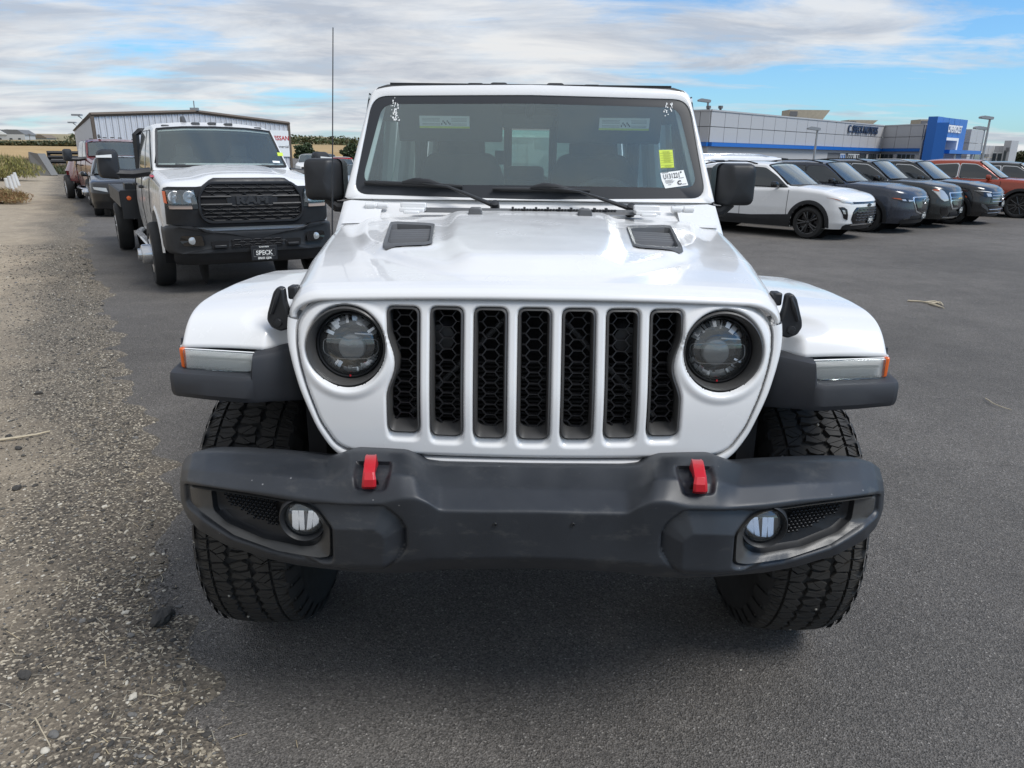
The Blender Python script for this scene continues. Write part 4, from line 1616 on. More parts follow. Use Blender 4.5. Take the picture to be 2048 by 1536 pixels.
# slots: grey liner, honeycomb, void behind
for k in range(-3, 4):
    o1 = slot_outline(k, .0006)
    o2 = slot_outline(k, -.0035)
    o3 = slot_outline(k, -.0055)
    o4 = slot_outline(k, -.0075, .0165)
    R_ = []
    for P, d in ((o1, .009), (o1, .0045), (o2, .0025), (o3, .006), (o4, .040), (o4, .052)):
        R_.append(np.stack([P[:, 0], Yg(P[:, 0], P[:, 1]) + d, P[:, 1]], 1))
    mb = MB().rings(R_)
    so_ = jp(mb, 'grille_slot', 'slot', smooth=45)
    # honeycomb strands
    mb = MB()
    x0, x1, z0, z1 = o4[:, 0].min(), o4[:, 0].max(), o4[:, 1].min(), o4[:, 1].max()
    w_, h_ = .0430, .0275           # hexagon pitch
    th = .0013
    cx0 = k * PITCHX
    segs = []
    nrow = int((z1 - z0) / h_) + 3
    for r_ in range(nrow):
        for cc in (-1, 0, 1):
            hx = cx0 + cc * w_ * .78
            hzc = z1 - .004 - r_ * h_ + (h_ / 2 if cc else 0)
            pts = [(hx - w_ * .26, hzc + h_ / 2), (hx + w_ * .26, hzc + h_ / 2), (hx + w_ * .52, hzc), (hx + w_ * .26, hzc - h_ / 2)]
            segs += [(pts[0], pts[1]), (pts[1], pts[2]), (pts[2], pts[3])]
    for a, b in segs:
        a, b = np.array(a), np.array(b)
        t = np.linspace(0, 1, 9)[:, None]
        q = a + (b - a) * t
        d_, _ = sdf(o4, q)
        q = q[d_ < .0005]
        if len(q) < 2:
            continue
        a, b = q[0], q[-1]
        e = (b - a) / (np.linalg.norm(b - a) + 1e-9)
        nn = np.array([-e[1], e[0]]) * th
        ring = lambda y: [(a[0] - nn[0], Yg(a[0], a[1]) + y, a[1] - nn[1]), (b[0] - nn[0], Yg(b[0], b[1]) + y, b[1] - nn[1]),
                          (b[0] + nn[0], Yg(b[0], b[1]) + y, b[1] + nn[1]), (a[0] + nn[0], Yg(a[0], a[1]) + y, a[1] + nn[1])]
        mb.add(ring(.036) + ring(.046), [(0, 1, 2, 3), (0, 4, 5, 1), (2, 6, 7, 3), (1, 5, 6, 2), (3, 7, 4, 0)])
    jp(mb, 'honeycomb_insert', 'comb', so_, smooth=0)
# radiator, braces and horn behind the slots
mb = MB().box((0, .46, .96), (1.1, .02, .42))
jp(mb, 'radiator_panel', 'dark')
mb = MB()
for z in np.arange(.80, 1.0, .012):
    mb.box((0, .385, z), (.78, .012, .005))
jp(mb, 'radiator_fins', 'under', smooth=0)
for s in (-1, 1):
    mb = MB().tube([(s * .33, .36, .85), (s * .06, .37, 1.13)], .0075, 8)
    jp(mb, 'radiator_brace', 'greypl')
    mb = MB().lathe([(.0, -.03), (.035, -.028), (.048, 0), (.05, .03)], (s * .24, .36, 1.07), (0, 1, 0), 24)
    jp(mb, 'horn', 'blackpl')
# ---- headlights --------------------------------------------------
for s in (-1, 1):
    c = np.array([s * abs(HLC[0]), float(Yg(HLC[0], HLC[1])), HLC[1]])
    axis = np.array([0, 1., -.10]); axis /= np.linalg.norm(axis)
    mb = MB().lathe([(.1035, .014), (.1025, .005), (.099, .002), (.096, .006), (.0925, .016), (.088, .050), (.0865, .058)], c, axis, 64)
    hl = jp(mb, 'headlight', 'slot', smooth=40)
    mb = MB().lathe([(.088, .048), (.086, .043), (.083, .041), (.081, .046), (.0805, .06)], c, axis, 64)
    jp(mb, 'bezel_ring', 'blackpl', hl, smooth=40)
    mb = MB().lathe([(.082, .050), (.0, .095)][:1] + [(.080, .075), (.066, .098), (.040, .108), (.0005, .110)], c, axis, 48)
    jp(mb, 'lamp_bowl', 'gloss', hl)
    # chrome facets round the bowl
    mb = MB()
    a_ = np.cross(axis, [0, 0, 1.]); a_ /= np.linalg.norm(a_)
    b_ = np.cross(a_, axis)
    for j in range(46):
        w = 2 * math.pi * (j + .5) / 46
        if abs(math.sin(w)) < .34 or rng.random() < .2:
            continue
        if math.sin(w) > 0:
            r0, r1 = rng.uniform(.052, .062), .077
        else:
            r0, r1 = rng.uniform(.056, .064), .076
        dw = rng.uniform(.04, .17)
        tw = rng.uniform(-.008, .010)
        q = []
        cen = c + axis * rng.uniform(.064, .074) + .5 * (r0 + r1) * (math.cos(w) * a_ + math.sin(w) * b_)
        nn_ = np.array([rng.uniform(-.45, .45), -1., rng.uniform(.15, .9)]); nn_ /= np.linalg.norm(nn_)
        e1 = np.cross(nn_, [0, 0, 1.]); e1 /= np.linalg.norm(e1)
        e2 = np.cross(e1, nn_)
        rdir = math.cos(w) * a_ + math.sin(w) * b_
        tdir = -math.sin(w) * a_ + math.cos(w) * b_
        for uu, vv in ((-1, -1), (rng.uniform(.4, 1), -1), (1, 1), (-1, rng.uniform(.3, 1))):
            d_ = tdir * uu * dw * .06 + rdir * vv * (r1 - r0) * .55
            q.append(cen + d_ - nn_ * (d_ @ nn_))
        mb.add(q, [(0, 1, 2, 3)])
    mb.add([c + axis * h + x * a_ + z * b_ for x, z, h in ((-.012, -.074, .060), (.012, -.074, .060), (.011, -.062, .066), (-.011, -.062, .066))], [(0, 1, 2, 3)])
    jp(mb, 'chrome_facet', 'facet', hl, smooth=0)
    # daytime bar outline
    bar = rpoly([(-.072, .018), (.072, .018), (.074, -.018), (.045, -.034), (-.045, -.034), (-.074, -.018)], .012, 6)
    bar = np.array(bar) * [.98, 1] + [0, -.004]
    pts = np.array([c + axis * .056 + x * a_ + z * b_ for x, z in np.vstack([bar, bar[:1]])])
    jp(MB().tube(pts, .0013, 6, cap=False), 'light_guide', 'alum', hl)
    barp = resamp(bar, 60)
    R_ = [[c + axis * h + (x * sc) * a_ + z * sc * b_ for x, z in barp] for sc, h in ((1., .057), (.97, .075), (.8, .086))]
    jp(MB().rings(R_, cap1=True), 'reflector_box', 'gloss', hl, smooth=30)
    mb = MB().lathe([(.036, .080), (.036, .068), (.033, .0635), (.022, .060), (.010, .0585), (.0003, .058)], c + b_ * -.010, axis, 36)
    jp(mb, 'projector_lens', mat('projector_glass', (.26, .275, .28), .12, 0, .8) if 'proj' not in M else M['proj'], hl)
    mb = MB()
    mb.add([c + axis * .062 + x * a_ + z * b_ for x, z in ((.010, .026), (.060, .024), (.060, .0275), (.010, .0295))], [(0, 1, 2, 3)])
    jp(mb, 'marker_strip', 'alum', hl, smooth=0)
    mb = MB().lathe([(.0805, .050), (.079, .046), (.06, .0375), (.035, .0325), (.0003, .031)], c, axis, 48)
    jp(mb, 'lens', 'lens', hl, smooth=60)
    mb = MB().box(tuple(c + axis * .041 - b_ * .0805), (.004, .003, .004))
    jp(mb, 'level_mark', 'red', hl, smooth=0)


# ---- fenders -----------------------------------------------------
PRO = np.array([(.352, 1.030), (.362, 1.045), (.378, 1.066), (.402, 1.090), (.440, 1.110), (.50, 1.123), (.60, 1.129), (.75, 1.130), (.95, 1.124), (1.15, 1.110), (1.32, 1.080)])
PRI = np.array([(.350, 1.022), (.356, 1.040), (.368, 1.062), (.392, 1.090), (.434, 1.114), (.50, 1.131), (.60, 1.136), (.75, 1.137), (.95, 1.132), (1.15, 1.118), (1.32, 1.085)])
nt, ns = 90, 60
po, pi_ = resamp(PRO, nt, False), resamp(PRI, nt, False)
po = np.stack([smooth1(po[:, i], 5, 0) for i in (0, 1)], 1)
pi_ = np.stack([smooth1(pi_[:, i], 5, 0) for i in (0, 1)], 1)
F_ = np.zeros((nt, ns, 3))
for i in range(nt):
    for j in range(ns):
        s_ = j / (ns - 1)
        if s_ < .10:                                # outer side skirt rolling over
            a = s_ / .10
            x = -.937 + .016 * (1 - math.cos(a * math.pi / 2))
            dz = -.045 * (1 - math.sin(a * math.pi / 2))
            yz = po[i] + [0.0, 0]
            F_[i, j] = (x, yz[0] + .02 * (1 - a), max(1.030, yz[1] + dz) if i < 8 else yz[1] + dz)
        else:
            a = (s_ - .10) / .90
            x = -.921 + a * (.921 - .655)
            yz = po[i] * (1 - a) + pi_[i] * a
            F_[i, j] = (x, yz[0], yz[1] + .004 * math.sin(a * math.pi))
# inner end of the front rolls back and the recess for the hood catch
for i in range(nt):
    for j in range(ns):
        x, y, z = F_[i, j]
        b = sstep(-.715, -.66, x)
        if z < 1.115 and y < .46:
            F_[i, j, 1] += .055 * b * sstep(1.115, 1.07, z)
        # pocket next to the catch
        d = ((x + .665) / .12) ** 2 + ((z - 1.098) / .026) ** 2
        F_[i, j, 1] += .034 * max(0, 1 - d) ** 1.4 * float(sstep(.50, .44, y))
        F_[i, j, 2] -= .008 * max(0, 1 - d) ** 1.4
tpl = [MB().grid(F_)]
for s in (-1, 1):
    mb = MB()
    A = F_ if s < 0 else mir(F_)
    mb.grid(A)
    fen = jp(mb, 'fender', 'jwhite', smooth=60)
    m_ = fen.modifiers.new('thick', 'SOLIDIFY'); m_.thickness = .010; m_.offset = -1
    # black flare below
    mb = MB()
    sx = s
    fl_out = [(-.951, 1.0), (-.905, 1.0)]
    # ledge profile swept across: (Y, z)
    xs = np.array([-.946, -.944, -.936, -.934, -.85, -.76, -.735, -.728, -.705, -.685, -.655, -.60])
    prof = []
    for x in xs:
        fr = np.interp(x, [-.953, -.93, -.76, -.735, -.69, -.60], [.322, .312, .312, .318, .345, .40])
        top = np.interp(x, [-.953, -.745, -.735, -.728, -.66, -.60], [.970, .958, .962, 1.014, 1.020, 1.025])
        bot = np.interp(x, [-.953, -.85, -.70, -.60], [.908, .897, .886, .872])
        back = np.interp(x, [-.953, -.745, -.725, -.60], [.362, .362, .345, .40])
        if x > -.728:
            back = fr + .006
        fr2 = fr + .016
        prof.append([(x, 1.1, bot + .01), (x, fr + .16, bot + .004), (x, fr + .025, bot), (x, fr + .006, bot + .005), (x, fr, bot + .016), (x, fr, top - .012), (x, fr + .004, top - .003), (x, fr + .012, top), (x, back + .012, top + .006), (x, back + .02, top + .075 if -.935 < x <= -.73 else top + .004), (x, .6, (top + .09) if -.935 < x <= -.73 else top + .01)])
    A = np.array(prof)
    # round the outer end backwards
    A[0, :, 1] += .02
    end = A[0].copy(); end[:, 1] = np.maximum(end[:, 1], .55); end[:, 0] += .0
    A = np.concatenate([end[None], A])
    if s > 0:
        A = mir(A)
    mb.grid(A)
    flare = jp(mb, 'fender_flare', 'flare', smooth=28)
    bv = flare.modifiers.new('thick', 'SOLIDIFY'); bv.thickness = .006; bv.offset = -1
    # lamp under the fender
    x0, x1 = -.916, -.728
    z0 = lambda x: np.interp(x, [x0, x1], [.975, .966])
    z1 = lambda x: np.interp(x, [x0, x1], [1.029, 1.020])
    Yl = .345
    mb = MB()
    nx, nz = 40, 34
    A = np.zeros((nx, nz, 3)); 
    for i, x in enumerate(np.linspace(x0, x1, nx)):
        for j, t in enumerate(np.linspace(0, 1, nz)):
            z = z0(x) + (z1(x) - z0(x)) * t
            A[i, j] = (x * -s, Yl + .002 + .0014 * (j % 2), z)
    mb.grid(A)
    lamp = jp(mb, 'turn_lamp', mat('ribbed_reflector', (.88, .89, .88), .4, 0.) if 'ribbed' not in M else M['ribbed'], smooth=0)
    mb = MB()
    for (a, b, h) in (((x0 + .012), x1 + -.004, .0032),):
        zc_ = lambda x: z0(x) + (z1(x) - z0(x)) * .58
        mb.add([(-s * a, Yl - .001, zc_(a) - h), (-s * b, Yl - .001, zc_(b) - h), (-s * b, Yl - .001, zc_(b) + h), (-s * a, Yl - .001, zc_(a) + h)], [(0, 1, 2, 3)])
    jp(mb, 'light_bar', 'whiteline', lamp, smooth=0)
    mb = MB()
    for i in range(11):
        x = x0 + .006 + i * .011
        mb.box((-s * x, Yl - .0005, z0(x) + .004), (rng.uniform(.004, .009), .002, rng.uniform(.003, .006)))
    jp(mb, 'reflector_chip', 'whiteline', lamp, smooth=0)
    mb = MB()
    q = [(x0, z0(x0)), (x1, z0(x1)), (x1, z1(x1)), (x0, z1(x0))]
    mb.prism([(-s * a, b) for a, b in q], Yl - .010, Yl - .004, 'y')
    jp(mb, 'lamp_lens', 'lens', lamp, bevel=.003, smooth=30)
    mb = MB()
    mb.prism([(-s * a, b) for a, b in [(-.9285, .978), (-.9165, .974), (-.915, 1.029), (-.929, 1.031)]], Yl - .004, Yl + .06, 'y')
    jp(mb, 'side_marker', 'orange', lamp, bevel=.004, smooth=30)
# fill between fender and hood
for s in (-1, 1):
    mb = MB().add([(s * .655, .42, 1.02), (s * .60, .36, 1.02), (s * .60, .36, 1.13), (s * .655, .42, 1.13), (s * .70, 1.35, 1.02), (s * .70, 1.35, 1.16)],
                  [(0, 1, 2, 3), (1, 4, 5, 2)])
    jp(mb, 'inner_fender', 'jwhite', smooth=0)
    mb = MB().box((s * .60, .9, .78), (.05, 1.0, .46))
    jp(mb, 'wheel_well_liner', 'dark', smooth=0)

# ---- hood catches --------------------------------------------------
for s in (-1, 1):
    X = lambda x, y, z: (s * x, y, z)
    mb = MB()
    c0 = [(.666, 1.072), (.690, 1.082), (.700, 1.102), (.697, 1.120), (.677, 1.176), (.665, 1.190), (.650, 1.186), (.648, 1.150), (.640, 1.115), (.642, 1.080)]
    mb.prism(rpoly([(s * a, b) for a, b in c0], .006, 4), .365, .395, 'y')
    hc_ = jp(mb, 'hood_catch', 'blackpl', bevel=.005, smooth=35)
    mb = MB().lathe([(.0, -.004), (.0095, -.0035), (.0115, 0), (.0115, .006)], X(.670, .363, 1.096), (0, 1, 0), 20)
    jp(mb, 'pivot_pin', 'blackpl', hc_)
    mb = MB().tube([X(.683, .366, 1.12), X(.670, .362, 1.155), X(.661, .366, 1.182)], [.008, .011, .007], 8, squash=.6)
    jp(mb, 'catch_strap', 'blackpl', hc_)
    mb = MB().box(X(.632, .40, 1.172), (.024, .04, .034))
    jp(mb, 'catch_bracket', 'blackpl', hood, bevel=.005)
# ---- bumper -------------------------------------------------------
ST = [  # pixel column points: back top, ridge, groove/crease, bottom of face, under edge  (px, py, Y)
    [(1066, 930.5, .185), (1066, 976, .085), (1066, 1023, .014), (1066, 1116, .016), (1065, 1141, .055)],
    [(960, 928.5, .185), (962, 975, .085), (964, 1023, .014), (964, 1117, .016), (964, 1142, .055)],
    [(880, 927, .187), (880, 974, .085), (880, 1021, .013), (880, 1119, .016), (880, 1143, .055)],
    [(848, 923, .190), (852, 966, .072), (858, 1006, .008), (858, 1119, .016), (858, 1146, .055)],
    [(826, 911, .185), (828, 950, .055), (832, 996, .004), (838, 1122, .016), (840, 1149, .055)],
    [(806, 904, .180), (800, 948, .050), (804, 996, .003), (806, 1124, .018), (800, 1151, .058)],
    [(760, 902, .178), (760, 949, .050), (760, 1006, .006), (760, 1128, .022), (752, 1150, .062)],
    [(702, 900, .180), (706, 950, .054), (706, 1006, .012), (704, 1129, .030), (700, 1146, .070)],
    [(676, 909, .196), (684, 956, .066), (686, 1006, .018), (678, 1127, .036), (676, 1143, .076)],
    [(648, 917, .215), (660, 960, .080), (660, 1002, .028), (648, 1122, .044), (644, 1140, .084)],
    [(600, 912, .222), (604, 956, .098), (604, 996, .046), (600, 1116, .062), (596, 1134, .102)],
    [(540, 907, .236), (542, 950, .120), (540, 986, .074), (536, 1102, .092), (532, 1120, .130)],
    [(470, 902.5, .262), (468, 946, .158), (464, 977, .116), (456, 1075, .138), (452, 1094, .174)],
    [(415, 901, .292), (410, 942, .202), (404, 968, .166), (400, 1045, .186), (396, 1063, .220)],
    [(386, 904, .318), (378, 938, .242), (373, 962, .212), (374, 1016, .228), (374, 1037, .258)],
    [(370, 914, .345), (364, 940, .285), (361, 962, .262), (361, 995, .272), (364, 1012, .296)],
    [(366, 925, .40), (362, 944, .36), (360, 962, .35), (360.5, 985, .355), (363, 1000, .37)],
]
K = np.array([[PY(a, b, y) for a, b, y in st] for st in ST])           # station, point, xyz
K[0, :, 0] = 0
# profile parameter: add back and underside returns
back = K[:, 0] + [0, .10, -.03]
backu = K[:, 4] + [0, .16, -.005]
KK = np.stack([back, K[:, 0], K[:, 1], K[:, 2], K[:, 3], K[:, 4], backu], 1)
nx = 300
# along the bumper: piecewise linear with arc length in x
xk = np.abs(KK[:, 2, 0])
tk = np.r_[0, np.cumsum(np.linalg.norm(np.diff(KK[:, 2], axis=0), axis=1))]
tt = np.linspace(0, tk[-1], nx)
G1 = np.zeros((nx, KK.shape[1], 3))
for j in range(KK.shape[1]):
    for c in range(3):
        G1[:, j, c] = np.interp(tt, tk, KK[:, j, c])
nseg = [8, 24, 26, 60, 16, 8]
cols = []
for j, n in enumerate(nseg):
    for a in np.linspace(0, 1, n, endpoint=False):
        cols.append(G1[:, j] * (1 - a) + G1[:, j + 1] * a)
cols.append(G1[:, -1])
B = np.stack(cols, 1)
B = np.concatenate([mir(B[1:40])[::-1], B])                               # mirrored margin for smoothing
for c in range(3):
    B[..., c] = smooth1(B[..., c], 6, 1)
    B[..., c] = smooth1(B[..., c], 8, 0)
B = B[39:]
B[0, :, 0] = 0
pxB = proj(B)
# surface lookup: pixel -> bumper point (left half)
BF = B.reshape(-1, 3)
PF = pxB.reshape(-1, 2)
fr_mask = np.zeros(B.shape[:2], bool)
c_front0 = nseg[0] + nseg[1] // 2
fr_mask[:, c_front0:sum(nseg[:5]) - 6] = True
BF0, PF0 = BF[fr_mask.ravel()].copy(), PF[fr_mask.ravel()].copy()


def onB(P):
    P = np.asarray(P, float)
    out = np.zeros((len(P), 3))
    for i, p in enumerate(P):
        d = ((PF0 - p) ** 2).sum(1)
        k = np.argpartition(d, 4)[:4]
        w = 1 / (d[k] + .3)
        Yv = (BF0[k, 1] * w).sum() / w.sum()
        out[i] = PY(p[0], p[1], Yv)
    return out


GROOVE = rpoly([(370, 970), (500, 990), (607, 1008.5), (700, 1013), (768, 1014), (800, 1040), (811, 1060), (811, 1098), (790, 1124), (766, 1138), (700, 1137), (640, 1127), (557, 1110), (466, 1078), (409, 1040), (372, 1010)], [4, 1, 1, 1, 14, 8, 8, 8, 10, 10, 1, 1, 1, 1, 10, 10], 5)
BEZO = rpoly([(376, 974), (500, 993), (607, 1010.5), (630, 1025), (661, 1057), (663, 1117), (640, 1119), (557, 1105), (466, 1072), (411, 1032), (379, 1008)], [5, 1, 10, 10, 6, 6, 3, 1, 1, 10, 10], 5)
BEZI = rpoly([(416, 985), (500, 998), (593, 1014), (623, 1026), (642, 1058), (641, 1086), (626, 1100), (600, 1101), (521, 1085), (448, 1053), (421, 1027)], [6, 1, 8, 8, 8, 8, 8, 4, 4, 8, 8], 5)
LOBE = rpoly([(600, 1016), (762, 1016), (794, 1040), (808, 1062), (808, 1200), (600, 1200)], 8, 4)
LOBT = rpoly([(664, 1058), (740, 1058), (778, 1072), (786, 1082), (786, 1130), (664, 1132)], 10, 4)
gd, _ = sdf(GROOVE, pxB)
bo, _ = sdf(BEZO, pxB)
bi, _ = sdf(BEZI, pxB)
lb, _ = sdf(LOBE, pxB)
lt, _ = sdf(LOBT, pxB)
frontm = fr_mask.astype(float)
yoff = np.zeros(B.shape[:2])
ins_ = sstep(1.0, -3.0, gd)
yoff += ins_ * .016                                          # insert sits back
yoff += .006 * np.exp(-(gd / 2.2) ** 2)                      # groove line
ramp_ = np.clip(-(lb - 1) / 40., 0, 1)
yoff -= ins_ * .026 * ramp_ * sstep(-2, 8, bo)
bc = (bi[:-1, :-1] + bi[1:, 1:]) / 2
fm = frontm[:-1, :-1] * frontm[1:, 1:]
keep = ~((((bo[:-1, :-1] + bo[1:, 1:]) / 2) < -4) & (fm > 0))
# recess round the tow hook
HK = rpoly([(714, 912), (780, 914), (787, 930), (770, 983), (708, 979), (703, 945)], 10, 4)
hk, _ = sdf(HK, pxB)
rec = sstep(2, -9, hk)
Bf = B.copy()
Bf[..., 1] += yoff * frontm
Bf[..., 1] += rec * .008 * frontm
Bf[..., 2] -= rec * .010 * frontm
mb = MB().grid(Bf, keep=keep)
mb.mirror()
bumper = jp(mb, 'bumper', 'bump', weld=1e-4, smooth=60)
# inner back wall so that nothing is seen through it
mb = MB().box((0, .30, .66), (1.2, .06, .16)).box((0, .34, .58), (.9, .10, .10))
jp(mb, 'crash_beam', 'under', bumper)
mb = MB()
for s in (-1, 1):
    mb.box((s * .23, .16, .548), (.05, .12, .04)).box((s * .10, .14, .556), (.06, .12, .02))
jp(mb, 'skid_tab', 'blackpl', bumper, bevel=.006)


def mirrored(fn):
    """build a left-hand piece and its right-hand twin; fn fills an MB for the left side"""
    for s in (-1, 1):
        mb = MB()
        r = fn(mb)
        if s > 0:
            V = np.vstack(mb.v)
            V[:, 0] *= -1
            mb.v = [V]
            mb.f = [f[::-1] for f in mb.f]
        yield s, mb


nb = 150
Po, Pi = resamp(BEZO, nb), resamp(BEZI, nb)
# match start points
k0 = np.argmin(((Pi - (Po[0] + (Pi.mean(0) - Po.mean(0)))) ** 2).sum(1))
Pi = np.roll(Pi, -np.argmin(((Pi - Po[0]) ** 2).sum(1)), 0)
So, Si = onB(Po), onB(Pi)
M1 = onB(Po * .86 + Pi * .14)
M2 = onB(Po * .45 + Pi * .55)
cI = Si.mean(0)


def off(A, dy, dz=0.):
    A = A.copy()
    A[:, 1] += dy
    A[:, 2] += dz
    return A


def inset(A, k):
    return cI + (A - cI) * k


fogs = {}
for s, mb in mirrored(lambda mb: mb.rings([off(So, .022), off(So, .010), off(M1, .003), off(M2, .010), off(Si, .018), off(inset(Si, .985), .026)])):
    fogs[s] = jp(mb, 'fog_lamp_surround', 'bezel', bumper, smooth=50)
# pocket: inner wall and back
FOGC = onB([(604, 1043)])[0] + [0, .006, 0]
HON = rpoly([(431, 993), (500, 1003), (545, 1011), (551, 1070), (495, 1048), (440, 1016)], [4, 1, 6, 6, 4, 6], 4)
for s, mb in mirrored(lambda mb: mb.rings([off(inset(Si, .995), .020), off(inset(Si, .96), .036), off(inset(Si, .90), .042), off(inset(Si, .5), .044), off(inset(Si, .02), .046)], cap1=True)):
    jp(mb, 'fog_pocket', 'blackpl', bumper, smooth=40)


def honey(mb):
    d = .0105
    x0, y0 = HON.min(0)
    x1, y1 = HON.max(0)
    row = 0
    y = y0
    while y < y1:
        x = x0 + (4.2 if row % 2 else 0)
        while x < x1:
            # rows follow the slope of the surround
            q = np.array([x, y + (x - x0) * .17 - 8])
            if sdf(HON, q[None])[0][0] < -2:
                c = onB([q])[0] + [0, .036, 0]
                mb.lathe([(.0048, .004), (.0042, -.003), (.0026, -.0045), (.0022, .004)], c, (.15, 1, .1), 6)
            x += 8.4
        y += 6.3
        row += 1


for s, mb in mirrored(honey):
    jp(mb, 'honeycomb_panel', 'blackpl', bumper, smooth=0)
for s in (-1, 1):
    c = FOGC * [-s, 1, 1]
    mb = MB().lathe([(.061, .016), (.058, .004), (.054, -.002), (.050, .004), (.045, .022)], c, (0, 1, 0), 40)
    fl_ = jp(mb, 'fog_lamp', 'blackpl', bumper, smooth=40)
    mb = MB()
    mb.lathe([(.046, .022), (.030, .036), (.0003, .040)], c, (0, 1, 0), 32)
    jp(mb, 'reflector', 'alum', fl_)
    mb = MB()
    for j, (xa, xb) in enumerate(((-.038, -.020), (-.016, -.002), (.003, .017), (.021, .037))):
        sl_ = -.004 if j % 2 else .003
        mb.add([(c[0] + xa + sl_, c[1] + .034, c[2] + .014), (c[0] + xb + sl_, c[1] + .034, c[2] + .014), (c[0] + xb * .82, c[1] + .014, c[2] - .034), (c[0] + xa * .82, c[1] + .014, c[2] - .034)], [(0, 1, 2, 3)])
    jp(mb, 'reflector_facet', 'chrome', fl_, smooth=0)
    mb = MB().box((c[0], c[1] + .016, c[2] + .030), (.066, .02, .018))
    jp(mb, 'lamp_hood', 'slot', fl_, bevel=.004)
    mb = MB().lathe([(.0455, .012), (.040, .006), (.02, .001), (.0003, -.0005)], c, (0, 1, 0), 32)
    jp(mb, 'lens', 'lens', fl_, smooth=60)
# licence plate screw holes and stone chips
mb = MB()
for px in (990, 1146):
    p = PY(px, 1050, .012)
    mb.lathe([(.0055, .000), (.0045, -.0022), (.003, -.0022), (.0022, .002), (.0003, .003)], p + [0, .0015, 0], (0, 1, 0), 12)
jp(mb, 'screw_hole', 'blackpl', bumper)
# tow hooks
for s, mb in mirrored(lambda mb: mb.grid(np.array([
        [PY(x0_, y_, Y_) + [0, d, 0] for x0_ in (xa, xa + .18 * (xb - xa), xb - .18 * (xb - xa), xb) for d in ((0.004,) if x0_ in (xa, xb) else (0.,))] for (xa, xb, y_, Y_) in
        [(733, 752, 909.5, .125), (730, 752, 913, .095), (729, 751.5, 921, .068), (727, 750, 936, .036), (725.5, 749, 945, .020), (723.5, 751.5, 960, .010), (722.5, 752, 974, .010), (722.5, 752, 978, .03)]]))):
    h = jp(mb, 'tow_hook', 'red', smooth=30)
    m_ = h.modifiers.new('thick', 'SOLIDIFY'); m_.thickness = .024; m_.offset = -1 if s < 0 else -1
    b_ = h.modifiers.new('bevel', 'BEVEL'); b_.width = .003; b_.segments = 2
for s in (-1, 1):
    p = PY(742, 968, .020)
    mb = MB().box((-s * p[0] * 1.0, p[1] + .012, p[2]), (.030, .004, .020), R=Matrix.Rotation(.6, 3, 'X'))
    jp(mb, 'hook_opening', 'dark', bumper, smooth=0)

# ---- windscreen frame, cowl, glass ---------------------------------
def Yw(x, z):
    return 1.574 + (np.asarray(z) - 1.339) * .50 + .035 * (np.asarray(x) / .7) ** 2


def wpx(pts):
    p = onS([a for a, b in pts], [b for a, b in pts], Yw)
    return np.stack([p[:, 0], p[:, 2]], 1)


def whalf(pts, r, n=120):
    h = wpx(pts)
    h[0, 0] = h[-1, 0] = 0
    full = np.vstack([h, (h * [-1, 1])[::-1][1:-1]])
    rr = np.r_[r, r[::-1][1:-1]]
    return resamp(rpoly(full, rr, 7), n)


def rollmatch(A, B):
    return np.roll(B, -np.argmin(((B - A[0]) ** 2).sum(1)), 0)


WO = whalf([(1057, 169), (745, 171.5), (687, 398), (1063, 402)], [0, .045, .012, 0], 240)
WG = whalf([(1062, 190.5), (745, 192), (706, 388), (1062, 399)], [0, .065, .06, 0], 240)
WF = whalf([(1062, 207), (765, 208), (722, 368), (1062, 371)], [0, .05, .06, 0], 240)
W3 = lambda P, d=0.: np.stack([P[:, 0], Yw(P[:, 0], P[:, 1]) + d, P[:, 1]], 1)
c_ = WO.mean(0)
sh = lambda P, k: c_ + (P - c_) * k
mb = MB().rings([W3(WO, .10), W3(WO, .012), W3(sh(WO, .994), .003), W3(sh(WO, .985), 0.), W3(WO * .25 + WG * .75, .0), W3(WG * .96 + WO * .04, .004), W3(WG, .012)])
wframe = jp(mb, 'windscreen_frame', 'jwhite', smooth=50)
# glass: clear centre and printed border
mb = MB().rings([W3(WG, .0085), W3(sh(WG, .994), .0075), W3(WF, .0075)])
jp(mb, 'glass_border', 'frit', wframe, smooth=40)
n_ = 24
cw = WF.mean(0)
mb = MB().rings([W3(cw + (WF - cw) * k, .0078) for k in np.linspace(1.0, .02, 12)], cap1=True)
wind = jp(mb, 'windscreen', 'wglass', wframe, smooth=60)
# stickers are flat sheets lying on the glass
def sheet(name, px4, mt, parent, d=-.001, lift=0.):
    p = wpx(px4)
    V = W3(p, .0070 + d)
    mb = MB().add(V, [list(range(len(V)))])
    return jp(mb, name, mt, parent, smooth=0)


def wbasis(px4):
    V = W3(wpx(px4), .0050)
    x = V[1] - V[0]; x /= np.linalg.norm(x)
    y = V[3] - V[0]; y -= x * (y @ x); y /= np.linalg.norm(y)
    return V, x, y, np.cross(x, y)


ys = [(1319, 333), (1346, 335.5), (1348, 303), (1345, 299.5)]
yst = sheet('price_tag', [(1322, 336.5), (1349, 335.5), (1345.5, 299.5), (1318.5, 300)], 'papy', wind)
V, x, y, z = wbasis([(1322, 336.5), (1349, 335.5), (1345.5, 299.5), (1318.5, 300)])
wd, ht = np.linalg.norm(V[1] - V[0]), np.linalg.norm(V[3] - V[0])
lines = ['U131221']
for i, t_ in enumerate(lines):
    if t_:
        text(t_, .0085, 'ink', frame(V[3] + x * wd * .5 - y * ht * (.12 + .13 * i) + z * .0012, x, y, z), yst, 'handwriting')
mb = MB()
for i in range(7):
    a = V[3] - y * ht * (.185 + .13 * i) + z * .001
    mb.add([a + x * .002, a + x * (wd - .002), a + x * (wd - .002) - y * .0009, a + x * .002 - y * .0009], [(0, 1, 2, 3)])
jp(mb, 'ruled_line', 'ink', yst, smooth=0)
mb = MB()
